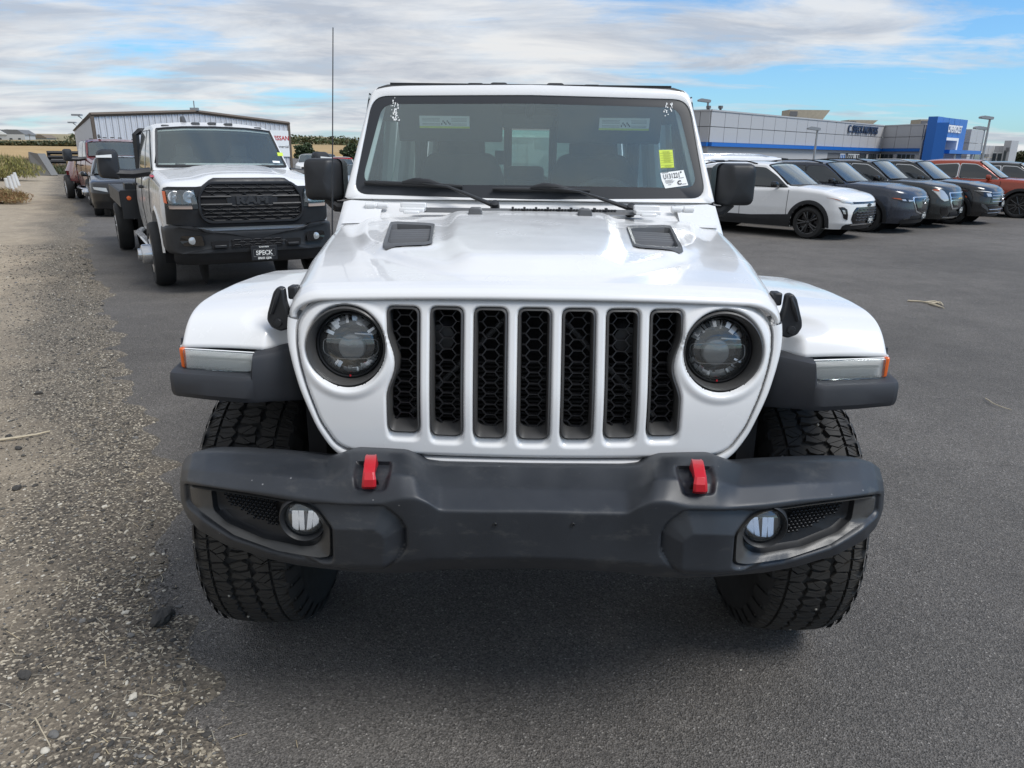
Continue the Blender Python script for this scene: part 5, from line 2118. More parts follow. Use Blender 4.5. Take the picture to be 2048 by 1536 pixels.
for i in range(1, 7):
    if i == 5:
        continue
    pts_ = [V[3] + x * wd * (.28 + .055 * k) - y * (ht * (.12 + .13 * i) + (.0022 if k % 2 else -.0022) * rng.uniform(.5, 1)) + z * .0014 for k in range(10)]
    mb.tube(pts_, .0005, 4)
jp(mb, 'handwriting_stroke', 'ink', yst, smooth=0)
sheet('clear_pouch', [(1317, 341), (1353, 339), (1349, 297), (1314, 299)], glass('pouch_film', (.93, .95, .95), .05, (.6, .62, .62), .6), wind, d=-.0004)
stp = [(1331, 377), (1377, 370.5), (1367.5, 340), (1321, 346)]
st = sheet('stock_sticker', [(1331, 377), (1377, 370.5), (1367.5, 340), (1321, 346), (1324, 361)], 'papw', wind, d=-.002)
V, x, y, z = wbasis(stp)
wd, ht = np.linalg.norm(V[1] - V[0]), np.linalg.norm(V[3] - V[0])
at_ = lambda u, v: V[0] + x * wd * u + (V[3] - V[0]) * v + z * .0022
text('U131221', .031, 'ink', frame(at_(.43, .70), x, y, z), st, 'stock_number', bold=.0002, sx=.64)
text('C', .024, 'ink', frame(at_(.66, .22), x, y, z), st, 'stock_letter', bold=.0012)
mb = MB()
for (u_, v_, l_) in ((.06, .95, .28), (.08, .45, .34), (.08, .37, .40), (.10, .29, .30), (.16, .18, .14), (.70, .50, .22), (.74, .10, .2)):
    a = at_(u_, v_)
    mb.add([a, a + x * wd * l_, a + x * wd * l_ + y * .0016, a + y * .0016], [(0, 1, 2, 3)])
jp(mb, 'small_print', 'ink', st, smooth=0)
text('\u2022', .03, 'ink', frame(at_(.86, .85), x, y, z), st, 'small_print')
# remains of old window paint
for cxp, cyp, w_, h_, n in ((790, 218, 7, 24, 46), (1333, 218, 4, 14, 12), (1343, 213, 2, 12, 8)):
    mb = MB()
    for i in range(n):
        u, v = cxp + rng.normal(0, w_ * .55), cyp + rng.uniform(-1, 1) * h_
        a_, b2 = rng.uniform(.6, 1.8), rng.uniform(.8, 2.6)
        q = wpx([(u - a_, v + b2 * .4), (u + a_ * .3, v + b2), (u + a_, v - b2 * .3), (u - a_ * .2, v - b2)])
        mb.add(W3(q, .0045), [(0, 1, 2, 3)])
    jp(mb, 'paint_residue', 'papw', wind, smooth=0)
# hinges of the windscreen frame, cowl
for s in (-1, 1):
    for px_, w_ in ((746, 11), (770, 12)):
        p = onS([px_], [403], Yw)[0]
        mb = MB().tube([(s * (abs(p[0]) - .021), 1.545, 1.319), (s * (abs(p[0]) + .021), 1.545, 1.319)], .0125, 14)
        jp(mb, 'frame_hinge', 'jwhite', wframe, bevel=.003)
mb = MB()
mb.grid(np.array([[(x, 1.445, 1.268 - .012 * (x / .7) ** 2), (x, 1.50, 1.287 - .012 * (x / .7) ** 2), (x, 1.545, 1.293), (x, 1.60 + .03 * (x / .7) ** 2, 1.338)] for x in np.linspace(-.745, .745, 40)]))
jp(mb, 'cowl', 'jwhite', smooth=30)
ctop = onS([1060], [421], lambda x, z: np.full_like(np.asarray(z, float), 1.47))[0]
mb = MB()
for a, b in ((-.455, .475),):
    xs = np.linspace(a, b, 60)
    mb.grid(np.array([[(x, 1.432, 1.262 + .040 * (abs(x) < 9)), (x, 1.440, 1.312), (x, 1.485, 1.318), (x, 1.505, 1.308)] for x in xs]) - [0, 0, .0])
cowlp = jp(mb, 'cowl_grille', 'vent', smooth=30)
for k in range(9):
    mb = MB()
    for j in range(3):
        mb.box((-.055 + k * .046 + j * .012, 1.452, 1.3185), (.008, .030, .003))
    mb.box((-.055 + k * .046 - .012, 1.452, 1.321), (.009, .034, .010))
    jp(mb, 'cowl_slat', 'blackpl', cowlp, smooth=0)
for s in (-1, 1):
    # hood hinges
    x_ = .455 if s < 0 else .455
    mb = MB()
    mb.box((s * x_, 1.405, 1.315), (.095, .075, .016)).box((s * x_, 1.43, 1.330), (.100, .030, .020)).box((s * x_, 1.37, 1.308), (.06, .04, .012))
    jp(mb, 'hood_hinge', 'jwhite', hood, bevel=.004)
    # rubber stops
    mb = MB().prism(rpoly([(s * .238, 1.292), (s * .178, 1.292), (s * .186, 1.330), (s * .230, 1.330)], .006, 3), 1.315, 1.375, 'y')
    jp(mb, 'rubber_stop', 'vent', hood, bevel=.006)
    # body side behind the hood, A-pillar foot
    yy = np.array([1.435, 1.48, 1.52, 1.58, 1.70])
    mb = MB()
    st_ = []
    for y in yy:
        t_ = float(np.clip((y - 1.435) / .145, 0, 1))
        xo_ = .775 - .012 * t_
        st_.append([(s * .60, y, 1.05), (s * xo_, y, 1.08), (s * xo_, y, 1.205 + .125 * t_), (s * (xo_ - .012), y, 1.228 + .105 * t_), (s * (xo_ - .030), y, 1.240 + .097 * t_), (s * .60, y, 1.252 + .078 * t_)])
    mb.grid(np.array(st_))
    mb.add(st_[0], [(0, 1, 2, 3, 4, 5)])
    jp(mb, 'cowl_side', 'jwhite', smooth=30)
# wipers
for pv, hub, b0, b1 in (((990, 412), (845, 366), (729, 364), (925, 373)), ((1262, 418), (1102, 376), (985, 377.5), (1180, 381))):
    W_ = lambda p, d: onS([p[0]], [p[1]], lambda x, z: Yw(x, z) + d)[0]
    a0, a1 = W_(pv, -.060), W_(hub, -.030)
    mid = W_((hub[0] + .35 * (pv[0] - hub[0]), hub[1] + .16 * (pv[1] - hub[1])), -.042)
    mid2 = W_((hub[0] + .62 * (pv[0] - hub[0]), hub[1] + .50 * (pv[1] - hub[1])), -.055)
    mb = MB().tube([a0, a0 * .7 + mid2 * .3, mid2, mid, a1], [.017, .015, .012, .008, .006], 10, squash=.6)
    mb.lathe([(.0, -.020), (.016, -.018), (.019, 0), (.019, .03)], a0, (0, .6, -.8), 16)
    wp = jp(mb, 'wiper_arm', 'blackpl')
    q0, q1 = W_(b0, -.010), W_(b1, -.010)
    mb = MB().tube([q0 + (q1 - q0) * t for t in np.linspace(0, 1, 9)], [.006, .0085, .0085, .0085, .0085, .0085, .0085, .0085, .006], 8)
    e0 = W_((b0[0], b0[1] + 4), .004); e1 = W_((b1[0], b1[1] + 4), .004)
    mb.tube([e0, e1], .003, 6)
    jp(mb, 'wiper_blade', 'blackpl', wp)
    mb = MB().tube([W_((hub[0] - 40, hub[1] - 1), -.016), W_((hub[0] - 15, hub[1] - 4), -.026), W_((hub[0] + 12, hub[1] - 2), -.026), W_((hub[0] + 40, hub[1] + 4), -.016)], [.006, .014, .013, .006], 10)
    jp(mb, 'blade_holder', 'blackpl', wp)
# antenna
pa0 = np.array([-.742, 1.30, 1.20])
pt = PY(666, 55, 1.36)
pb = PY(664.5, 470, 1.30)
mb = MB().tube([pb - [0, 0, .08], pb, pb * .5 + pt * .5, pt], [.0042, .0034, .0022, .0018], 6)
mb.tube([pb - [0, 0, .10], pb - [0, 0, .05]], [.011, .008], 10)
jp(mb, 'antenna', 'blackpl')

# ---- body behind the windscreen -------------------------------------
ZB_, ZR = 1.33, 1.80
YB0, YB1 = 1.62, 4.35
zr = lambda y: 1.812 + .018 * sstep(1.8, 2.4, y)
mb = MB()
yy = np.linspace(1.825, YB1 - .08, 30)
sec = lambda y: [(.690, zr(y) - .150), (.677, zr(y) - .082), (.669, zr(y) - .047), (.661, zr(y) - .027), (.646, zr(y) - .013), (.62, zr(y) - .006), (.3, zr(y) - .001), (.0, zr(y))]
A = np.array([[(-x, y, z) for x, z in sec(y)] + [(x, y, z) for x, z in sec(y)[::-1][1:]] for y in yy])
A[0, :, 2] -= .010
mb.grid(A)
roof = jp(mb, 'roof_panel', 'roof', smooth=40)
m_ = roof.modifiers.new('thick', 'SOLIDIFY'); m_.thickness = .03; m_.offset = -1
mb = MB()
for xr in (-.56, -.40, -.235, -.075 - .06, .105, .26, .41, .56):
    z0 = 1.803 - .028 * (xr / .6) ** 2
    mb.prism(rpoly([(xr - .045, z0), (xr - .030, z0 + .013), (xr + .030, z0 + .013), (xr + .045, z0)], .006, 3), 1.84, 4.0, 'y')
jp(mb, 'roof_rib', 'roof', roof, smooth=30)
for s in (-1, 1):
    # roof rails / door tops, pillars
    mb = MB()
    mb.tube([(s * .715, 1.67, 1.36), (s * .640, 1.87, 1.735), (s * .655, 2.0, 1.75), (s * .665, YB1 - .1, 1.75)], .022, 8)
    mb.tube([(s * .725, 2.72, 1.30), (s * .665, 2.72, 1.75)], .040, 8)
    mb.tube([(s * .725, 3.55, 1.30), (s * .665, 3.55, 1.75)], .040, 8)
    mb.tube([(s * .715, YB1 - .12, 1.30), (s * .665, YB1 - .12, 1.75)], .045, 8)
    jp(mb, 'door_frame', 'jwhite')
    mb = MB()
    mb.grid(np.array([[(s * .70, y, .52), (s * .775, y, .60), (s * .785, y, .95), (s * .772, y, 1.27), (s * .752, y, 1.325), (s * .70, y, 1.325)] for y in np.linspace(1.66, YB1, 12)]))
    jp(mb, 'body_side', 'jwhite', smooth=30)
    mb = MB()
    mb.grid(np.array([[(s * (.752 - .055 * t), y, 1.32 + .45 * t) for t in np.linspace(0, 1, 5)] for y in (1.72 + .0, 2.70)]))
    V = np.vstack(mb.v); V[:, 1] += np.where(V[:, 1] < 2, (V[:, 2] - 1.32) * .35, 0); mb.v = [V]
    jp(mb, 'door_glass', 'sideglass', smooth=0)
    mb = MB()
    mb.grid(np.array([[(s * (.752 - .055 * t), y, 1.32 + .45 * t) for t in np.linspace(0, 1, 5)] for y in (2.76, 4.20)]))
    jp(mb, 'rear_door_glass', 'sideglass', smooth=0)
    # mirror: housing, arm
    r8 = lambda x0, x1, z0, z1, r: resamp(rpoly([(x0, z0), (x1, z0), (x1, z1), (x0, z1)], r, 6), 64)
    xi, xo, zl, zu = .757, .948, 1.353, 1.484
    pl = PY(607, 400, 1.70); ph = PY(612, 316, 1.70); pin = PY(684, 360, 1.70)
    xi, xo, zl, zu = abs(pin[0]) + .002, abs(PY(607, 345, 1.70)[0]), pl[2] - .002, ph[2]
    o8 = r8(xi, xo, zl, zu, .03)
    cm = o8.mean(0)
    R_ = []
    for k_, y in ((.93, 1.80), (1.0, 1.795), (1.0, 1.735), (.975, 1.705), (.93, 1.690), (.80, 1.682), (.4, 1.678), (.02, 1.677)):
        p = cm + (o8 - cm) * k_
        yy_ = np.full(len(p), y)
        yy_ += .05 * sstep(cm[0] - .02, xi, p[:, 0]) * (k_ < 1)       # inner part swept back
        R_.append(np.stack([s * p[:, 0], yy_, p[:, 1]], 1))
    mb = MB().rings(R_, cap1=True)
    mr = jp(mb, 'door_mirror', 'blackpl', smooth=45)
    mb = MB().add(np.stack([s * (cm[0] + (o8[:, 0] - cm[0]) * .9), np.full(len(o8), 1.797), cm[1] + (o8[:, 1] - cm[1]) * .9], 1), [list(range(len(o8)))])
    jp(mb, 'mirror_glass', 'chrome', mr, smooth=0)
    mb = MB().tube([(s * .75, 1.78, zl - .03), (s * (xi + .04), 1.74, zl - .025), (s * (xi + .07), 1.74, zl + .01)], [.035, .030, .030], 10, squash=.8)
    jp(mb, 'mirror_arm', 'blackpl', mr)
    # small dark clips at the top of the frame
    mb = MB().box((s * .672, 1.83, 1.742), (.03, .03, .014), R=Matrix.Rotation(s * .5, 3, 'Y'))
    jp(mb, 'roof_clip', 'blackpl', bevel=.004)
# rear wall with window
mb = MB()
for a, b, c, d in ((-.75, .75, .5, 1.325), (-.72, -.60, 1.325, 1.80), (.60, .72, 1.325, 1.80), (-.60, .60, 1.70, 1.80)):
    mb.box(((a + b) / 2, YB1, (c + d) / 2), (b - a, .05, d - c))
jp(mb, 'tailgate', 'jwhite', smooth=0)
mb = MB().box((0, YB1 - .01, 1.51), (1.2, .006, .38))
jp(mb, 'rear_window', 'sideglass', smooth=0)
mb = MB().lathe([(.18, -.05), (.40, -.10), (.40, -.30), (.2, -.34)], (0, YB1 + .4, 1.0), (0, 1, 0), 32)
jp(mb, 'spare_wheel', 'tyreside')
# floor, dash, seats, roll bar
mb = MB().box((0, 3.0, .50), (1.46, 2.7, .10)).box((0, 1.62, .9), (1.44, .10, .75)).box((0, 1.0, .62), (1.0, 1.1, .12))
jp(mb, 'body_floor', 'under', smooth=0)
mb = MB().grid(np.array([[(x, 1.66, 1.28), (x, 1.70, 1.335), (x, 1.90, 1.345), (x, 1.99, 1.32), (x, 2.02, 1.2), (x, 2.0, .95)] for x in np.linspace(-.70, .70, 8)]))
jp(mb, 'dashboard', 'seat', smooth=30)
mb = MB()
th_ = np.linspace(0, 2 * math.pi, 33)
mb.tube([(.36 + .19 * math.cos(t), 2.13 - .06 * math.sin(t), 1.235 + .175 * math.sin(t)) for t in th_], .016, 8, cap=False)
mb.tube([(.36, 2.13, 1.235), (.36, 2.02, 1.19)], .045, 10).box((.36, 2.125, 1.235), (.36, .02, .05))
jp(mb, 'steering_wheel', 'greypl')
for x_, y_, w_ in ((-.37, 2.75, .25), (.37, 2.75, .25)):
    mb = MB()
    mb.prism(rpoly([(x_ - w_, .95), (x_ + w_, .95), (x_ + w_ * .98, 1.40), (x_ + w_ * .72, 1.53), (x_ - w_ * .72, 1.53), (x_ - w_ * .98, 1.40)], .05, 5), y_, y_ + .12, 'y')
    mb.prism(rpoly([(x_ - .135, 1.47), (x_ + .135, 1.47), (x_ + .125, 1.70), (x_ + .06, 1.72), (x_ - .06, 1.72), (x_ - .125, 1.70)], .05, 5), y_ + .01, y_ + .12, 'y')
    mb.box((x_, y_ - .2, .9), (.48, .5, .16))
    jp(mb, 'front_seat', 'seat', bevel=.03)
mb = MB()
mb.box((0, 3.62, 1.08), (1.25, .16, .56))
for x_ in (-.45, 0., .45):
    mb.prism(rpoly([(x_ - .13, 1.32), (x_ + .13, 1.32), (x_ + .12, 1.45), (x_ - .12, 1.45)], .03, 4), 3.58, 3.66, 'y')
jp(mb, 'rear_seat', 'seat', bevel=.02)
mb = MB()
for s in (-1, 1):
    mb.tube([(s * .60, 1.98, 1.74), (s * .60, 4.2, 1.74)], .035, 8).tube([(s * .60, 2.85, 1.75), (s * .61, 2.85, .9)], .035, 8)
    mb.tube([(s * .58, 4.1, 1.75), (s * .60, 4.25, 1.2)], .04, 8)
mb.tube([(-.6, 2.85, 1.745), (.6, 2.85, 1.745)], .035, 8).tube([(-.60, 4.0, 1.745), (.60, 4.0, 1.745)], .035, 8)
mb.tube([(-.13, 4.28, 1.33), (-.13, 4.28, 1.72)], .03, 8).tube([(.21, 4.28, 1.33), (.21, 4.28, 1.72)], .03, 8)
mb.box((-.19, 4.25, 1.5), (.07, .05, .1))
jp(mb, 'roll_bar', 'seat')
mb = MB().prism(rpoly([(-.125, 1.635), (.105, 1.635), (.115, 1.70), (-.135, 1.70)], .02, 4), 1.98, 2.01, 'y').tube([(-.0, 2.0, 1.69), (0, 1.85, 1.76)], .02, 8)
jp(mb, 'interior_mirror', 'blackpl', bevel=.006)
for s in (-1, 1):
    mb = MB().box((s * .35, 1.915, 1.655), (.46, .02, .165), R=Matrix.Rotation(.25, 3, 'X'))
    vz = jp(mb, 'sun_visor', 'seat', bevel=.008)
    mb = MB()
    lx = -.375 if s < 0 else .415
    Rv = np.array(Matrix.Rotation(.25, 3, 'X'))
    oo = np.array([lx, 1.915, 1.655]) + Rv @ np.array([0, -.0125, 0])
    bx, bz, by = np.array([1., 0, 0]), Rv @ np.array([0, 0, 1.]), Rv @ np.array([0, -1., 0])
    q = lambda u0, u1, v0, v1, e: [oo + bx * u + bz * v + by * e for u, v in ((u0, v0), (u1, v0), (u1, v1), (u0, v1))]
    mb.add(q(-.11, .11, -.022, .030, 0), [(0, 1, 2, 3)], 0)
    mb.add(q(-.11, .11, -.022, -.0135, .0006), [(0, 1, 2, 3)], 1)
    for i in range(6):
        if i != 3:
            mb.add(q(-.098, -.02, .018 - i * .0055, .0195 - i * .0055, .0006), [(0, 1, 2, 3)], 2)
            mb.add(q(.03, .098, .018 - i * .0055, .0195 - i * .0055, .0006), [(0, 1, 2, 3)], 2)
    for i in range(7):
        mb.box(tuple(oo + bx * (-.012 + .006 * i) + bz * (.002 + .006 * ((i * 5) % 3 - 1)) + by * .001), (.005, .001, .008), 2)
    jp(mb, 'warning_label', ['papw', 'papy', 'ink'], vz, smooth=0)
mb = MB().box((0, 2.1, 1.80), (1.2, .5, .02))
jp(mb, 'headliner', 'seat', smooth=0)

# ---- chassis and wheels ---------------------------------------------
mb = MB().tube([(-.80, .745, .40), (.80, .745, .40)], .05, 12).lathe([(.02, -.14), (.12, -.09), (.14, 0), (.12, .09), (.02, .14)], (.18, .745, .42), (0, 1, 0), 20)
mb.box((-.40, 1.9, .52), (.09, 3.2, .13)).box((.40, 1.9, .52), (.09, 3.2, .13)).box((0, .42, .62), (.85, .12, .10))
mb.box((0, .75, .72), (.70, .55, .25))
mb.tube([(-.80, 3.75, .40), (.80, 3.75, .40)], .05, 12)
mb.tube([(-.75, .62, .38), (.75, .62, .40)], .018, 8)
jp(mb, 'chassis', 'under')


def tread_blocks(mb, R, W, npitch, depth, seed, fine=True):
    """all-terrain tread: two shoulder rows, two inner rows and a zig-zag centre"""
    rg = np.random.default_rng(seed)

    def surf(u, a, h):
        # u across -1..1, a angle, h height above carcass; shoulders fall away
        fall = .020 * np.abs(u) ** 6 + .006 * u * u
        r = R - depth + h - fall
        return (u * W / 2, r * math.cos(a), r * math.sin(a))

    def clip(poly, n, c):
        out = []
        for i in range(len(poly)):
            p, q = poly[i], poly[(i + 1) % len(poly)]
            dp_, dq = p @ n - c, q @ n - c
            if dp_ >= 0:
                out.append(p)
            if dp_ * dq < 0:
                out.append(p + (q - p) * dp_ / (dp_ - dq))
        return np.array(out)

    def solid(poly, top):
        c = poly.mean(0)
        n = len(poly)
        if n < 3:
            return
        V = []
        for h, k in ((0, 1.02), (depth * top * .9, 1.0), (depth * top, .982)):
            for u, a in poly:
                V.append(surf(c[0] + (u - c[0]) * k, c[1] + (a - c[1]) * k, h))
        F = [[2 * n + i for i in range(n)]]
        for l in (0, 1):
            F += [[l * n + i, l * n + (i + 1) % n, (l + 1) * n + (i + 1) % n, (l + 1) * n + i] for i in range(n)]
        mb.add(V, F)

    def block(poly, top=1., sipes=1):
        poly = np.array(poly, float)
        # work in metres so that a sipe is a narrow slit
        sc = np.array([W / 2, R])
        P = poly * sc
        c = P.mean(0)
        e = np.array([1., rg.uniform(-.9, .9)])
        e /= np.linalg.norm(e)
        nn = np.array([-e[1], e[0]])
        span = (P @ nn).max() - (P @ nn).min()
        cuts = [c @ nn + span * t for t in ((0.,) if sipes == 1 else (-.17, .17))]
        edges = [-9.] + cuts + [9.]
        for i in range(len(edges) - 1):
            Q = P
            if edges[i] > -8:
                Q = clip(Q, nn, edges[i] + .0008)
            if len(Q) and edges[i + 1] < 8:
                Q = clip(Q, -nn, -(edges[i + 1] - .0008))
            if len(Q) > 2:
                solid(Q / sc, top)

    dp = 2 * math.pi / npitch
    for i in range(npitch):
        a = i * dp
        for s in (-1, 1):
            sh = a + (.46 * dp if s > 0 else 0)
            # shoulder lugs, alternating long and short, each split by a sipe
            for k in range(2):
                b = sh + k * dp * .5
                out = 1.0 if k == 0 else .965
                block([(s * .665, b + .02 * dp), (s * .80, b + .05 * dp), (s * out, b + .06 * dp), (s * out, b + .44 * dp), (s * .80, b + .46 * dp), (s * .675, b + .43 * dp)][::s], 1., 2)
            # inner blocks: chevron shape
            b = sh + .12 * dp
            block([(s * .235, b + .22 * dp), (s * .36, b - .04 * dp), (s * .60, b + .04 * dp), (s * .61, b + .30 * dp), (s * .47, b + .50 * dp), (s * .30, b + .40 * dp)][::s])
            block([(s * .27, b + .62 * dp), (s * .33, b + .47 * dp), (s * .49, b + .56 * dp), (s * .61, b + .37 * dp), (s * .61, b + .90 * dp), (s * .345, b + .90 * dp)][::s])
        # centre row
        block([(-.22, a + .16 * dp), (.05, a - .04 * dp), (.19, a + .10 * dp), (.16, a + .38 * dp), (-.02, a + .44 * dp), (-.18, a + .34 * dp)])
        block([(-.17, a + .52 * dp), (.0, a + .57 * dp), (.20, a + .46 * dp), (.22, a + .80 * dp), (.02, a + .89 * dp), (-.21, a + .80 * dp)])


TREAD = None


def jeep_wheel(cx_, cy_, s, fancy=True):
    global TREAD
    R, Wd = .412, .290
    inv = Matrix.Translation((-cx_, -cy_, -R))
    o = bpy.data.objects.new('wheel', None)
    COL.objects.link(o)
    o.parent = jeep
    o.matrix_parent_inverse = JI
    o.location = (cx_, cy_, R)
    mb = MB().lathe([(.215, -.12), (.25, -.142), (.33, -.150), (.368, -.142), (.392, -.128), (.398, -.10), (.399, 0), (.398, .10), (.392, .128), (.368, .142), (.33, .150), (.25, .142), (.215, .12)], (0, 0, 0), (1, 0, 0), 96)
    for h in (-1, 1):                              # side lugs
        for i in range(36):
            a = 2 * math.pi * i / 36
            V = []
            for r_, x_, w in ((.352, .148, .05), (.392, .131, .055), (.404, .120, .055)):
                for da in (-w, w):
                    V.append((h * (x_ + .005), r_ * math.cos(a + da), r_ * math.sin(a + da)))
            mb.add(V, [(0, 1, 3, 2), (2, 3, 5, 4)])
    obj('tyre', mb.mesh('tyre', 'tyreside', 30), o)
    if TREAD is None:
        t = MB()
        tread_blocks(t, R, .268, 38, .012, 3)
        TREAD = t.mesh('tread', 'tyre', 0)
    tr = obj('tread', TREAD, o)
    tr.rotation_euler = (rng.uniform(0, 6), 0, 0)
    mb = MB().lathe([(.20, -.10), (.218, -.11), (.222, .10), (.20, .115), (.19, .06), (.06, .04), (.0005, .04)], (0, 0, 0), (s, 0, 0), 40)
    obj('rim', mb.mesh('rim', 'rim', 30), o)
    return o


for s in (-1, 1):
    jeep_wheel(s * .832, .745, s)
    jeep_wheel(s * .832, 3.75, s)
# little stones caught in the tread
M['pale'] = mat('pale_stone', (.30, .28, .24), .8)
for px_, py_, Y_ in ((468, 1167, .40), (503, 1203, .46), (1622, 1190, .41), (1578, 1241, .49), (1576, 902, .42), (1644, 833, .52)):
    p = PY(px_, py_, Y_)
    c = np.array([.832 * np.sign(p[0]), .745, .412])
    d = p - c; d[0] = 0
    q = c + d / np.linalg.norm(d) * .411 + [p[0] - c[0], 0, 0]
    jp(MB().lathe([(.0003, -.004), (.0045, -.001), (.0035, .003), (.0003, .004)], q, rng.normal(size=3), 6), 'tread_stone', 'pale', smooth=0)
# ------------------------------------------------------------------ cars of the lot
M['carglass'] = mat('car_glass', (.035, .042, .045), .05, coat=.3)
M['carglass'].node_tree.nodes['Principled BSDF'].inputs['IOR'].default_value = 1.6
M['wsglass'] = mat('car_windscreen', (.17, .195, .20), .06, coat=.3)
M['wsglass'].node_tree.nodes['Principled BSDF'].inputs['IOR'].default_value = 1.65
M['lampglass'] = mat('lamp_glass', (.50, .52, .52), .10, .4, coat=.6)
M['silver'] = mat('silver_trim', (.62, .63, .64), .22, .9)
M['signal'] = mat('signal_lens', (.45, .09, .03), .2, coat=.5)
M['slate'] = paint('slate_blue_paint', (.030, .037, .054), .22, .25, .2)
M['graph'] = paint('graphite_paint', (.022, .025, .026), .22, .25, .2)
M['black'] = paint('black_paint', (.010, .011, .013), .16, .2, .1)
M['rust'] = paint('burnt_orange_paint', (.30, .045, .018), .2, .2, .2)
M['maroon'] = paint('maroon_paint', (.17, .018, .022), .22, .4, .2)
M['steelblue'] = paint('pale_blue_paint', (.32, .37, .42), .22, .2)
M['yellowtag'] = M['papy']


class Car:
    """body of a car: front at y = 0 facing -y, x to the car's left-hand viewer side, z up"""

    def __init__(s, L, W, zb, hood, cowl, roof, rear, belt, wheels, R, front, d=.50, n=2.3, m=2.4, crown=.05, side=None, wr=.76, back=None):
        s.L, s.W, s.zb, s.hood, s.cowl, s.roof, s.rear, s.belt = L, W, zb, hood, cowl, roof, rear, belt
        s.wheels, s.R, s.d, s.n, s.m, s.crown = wheels, R, d, n, m, crown
        s.front = np.array(front)         # (z, y) of the nose in the middle
        s.side = np.array(side or [(zb, .955), (zb + .12, .985), (.62, 1.0), (.85, .985), (1.15, .95)])
        s.wr = wr
        s.backp = np.array(back or [(zb, -.10), (.5, 0.), (.8, -.03), (1.3, -.12)])

    def zt(s, y):
        return np.interp(y, [p[0] for p in s.hood + [s.cowl]] + [s.L * .6, s.L], [p[1] for p in s.hood + [s.cowl]] + [s.belt, s.belt + .03])

    def hw(s, z):
        return s.W / 2 * np.interp(z, s.side[:, 0], s.side[:, 1])

    def yf(s, x, z):
        q = np.clip(np.abs(x) / s.hw(z), 0, 1)
        return np.interp(z, s.front[:, 0], s.front[:, 1]) + s.d * (1 - (1 - q ** s.m) ** (1 / s.n))

    def ring(s, nu=170):
        """unit plan: list of (kind, x, y) along front centre -> side -> rear centre"""
        a = np.linspace(0, math.pi / 2, 46)
        xf = np.sin(a) ** (2 / s.m)
        yfr = 1 - np.cos(a) ** (2 / s.n)
        out = [(x, y, 0) for x, y in zip(xf, yfr)]
        out += [(1., t, 1) for t in np.linspace(0, 1, 90)[1:-1]]
        out += [(x, y, 2) for x, y in zip(xf[::-1], yfr[::-1])]
        return np.array(out)

    def body(s, nv=34):
        U = s.ring()
        vs_ = np.linspace(0, 1, nv)
        G = np.zeros((len(U), nv, 3))
        for i, (x, t, k) in enumerate(U):
            for _ in range(2):
                pass
            for j, v in enumerate(vs_):
                y = 0.
                for _ in range(3):
                    zt = float(s.zt(y))
                    z = s.zb + v * (zt - s.zb)
                    if k == 0:
                        y = float(np.interp(z, s.front[:, 0], s.front[:, 1])) + s.d * t
                    elif k == 1:
                        y0 = float(np.interp(z, s.front[:, 0], s.front[:, 1])) + s.d
                        y1 = s.L + float(np.interp(z, s.backp[:, 0], s.backp[:, 1])) - s.d * .7
                        y = y0 + (y1 - y0) * t
                    else:
                        y = s.L + float(np.interp(z, s.backp[:, 0], s.backp[:, 1])) - s.d * .7 * t
                w = float(s.hw(z))
                # shoulder rolls in near the top
                r = max(0., (v - .90) / .10)
                w -= .045 * r * r
                G[i, j] = (x * w, y + (.03 * r * r if k == 0 else 0), z)
        return G

    def top(s, G, ns=13):
        e = G[:, -1]
        A = np.zeros((len(e), ns, 3))
        for j, q in enumerate(np.linspace(-1, 1, ns)):
            A[:, j, 0] = e[:, 0] * q
            A[:, j, 1] = e[:, 1] - (s.crown * .0)
            A[:, j, 2] = e[:, 2] + s.crown * (1 - q * q) * np.clip(e[:, 0] / (s.W * .40), 0, 1) ** .8
        return A

    # cabin
    def zr(s, y):
        P = [s.cowl] + s.roof + [s.rear]
        return np.interp(y, [p[0] for p in P], [p[1] for p in P])

    def cab_sec(s, y, ns=14):
        zr, zb = float(s.zr(y)), float(s.zt(y)) - .015
        H = max(p[1] for p in s.roof)
        wb = float(s.hw(zb)) - .055
        wt = s.W / 2 * s.wr
        f = np.clip((zr - zb) / (H - zb), 0, 1)
        we = wb + (wt - wb) * f
        r = .075 * f
        pts = [(wb, zb), (wb + (we - wb) * .5 + .012 * f, zb + (zr - zb) * .48), (we + .006 * f, zr - r * .9), (we - r * .35, zr - r * .30), (we - r * 1.3, zr - r * .02), (we * .5, zr + .028 * f), (0, zr + .036 * f)]
        P = np.array(pts)
        return P

    def cabin(s):
        ys = np.unique(np.r_[np.linspace(s.cowl[0], s.rear[0], 70), [p[0] for p in s.roof]])
        A = np.array([[(x, y, z) for x, z in s.cab_sec(y)] for y in ys])
        A[:, :, 1] += 0
        # windscreen bows forward in the middle
        xx = np.abs(A[..., 0]) / (s.W / 2)
        f = sstep(s.roof[0][0] + .5, s.cowl[0], A[..., 1])
        A[..., 1] += f * .26 * xx ** 2
        return A

    def side_x(s, y, z):
        """outer x of the cabin side at (y, z)"""
        out = np.zeros(len(y))
        for i in range(len(y)):
            P = s.cab_sec(y[i])
            out[i] = np.interp(z[i], P[:5, 1], P[:5, 0])
        return out


def patch(pts3, name, mt, parent, off3=(0, 0, 0), thick=.012, smooth=40):
    """thin raised piece from a closed 3-D outline"""
    P = np.asarray(pts3, float)
    c = P.mean(0)
    mb = MB()
    o = np.asarray(off3, float)
    n = np.zeros(3)
    for i in range(len(P)):
        n += np.cross(P[i] - c, P[(i + 1) % len(P)] - c)
    n /= np.linalg.norm(n) + 1e-12
    if n @ o < 0:
        n = -n
    R = [P + o, P + o + n * thick * .7, c + (P - c) * .985 + o + n * thick] + [c + (P - c) * k + o + n * thick for k in (.66, .33, .04)]
    mb.rings(R, cap1=True)
    return mb.build(name, mt, parent, smooth=smooth)


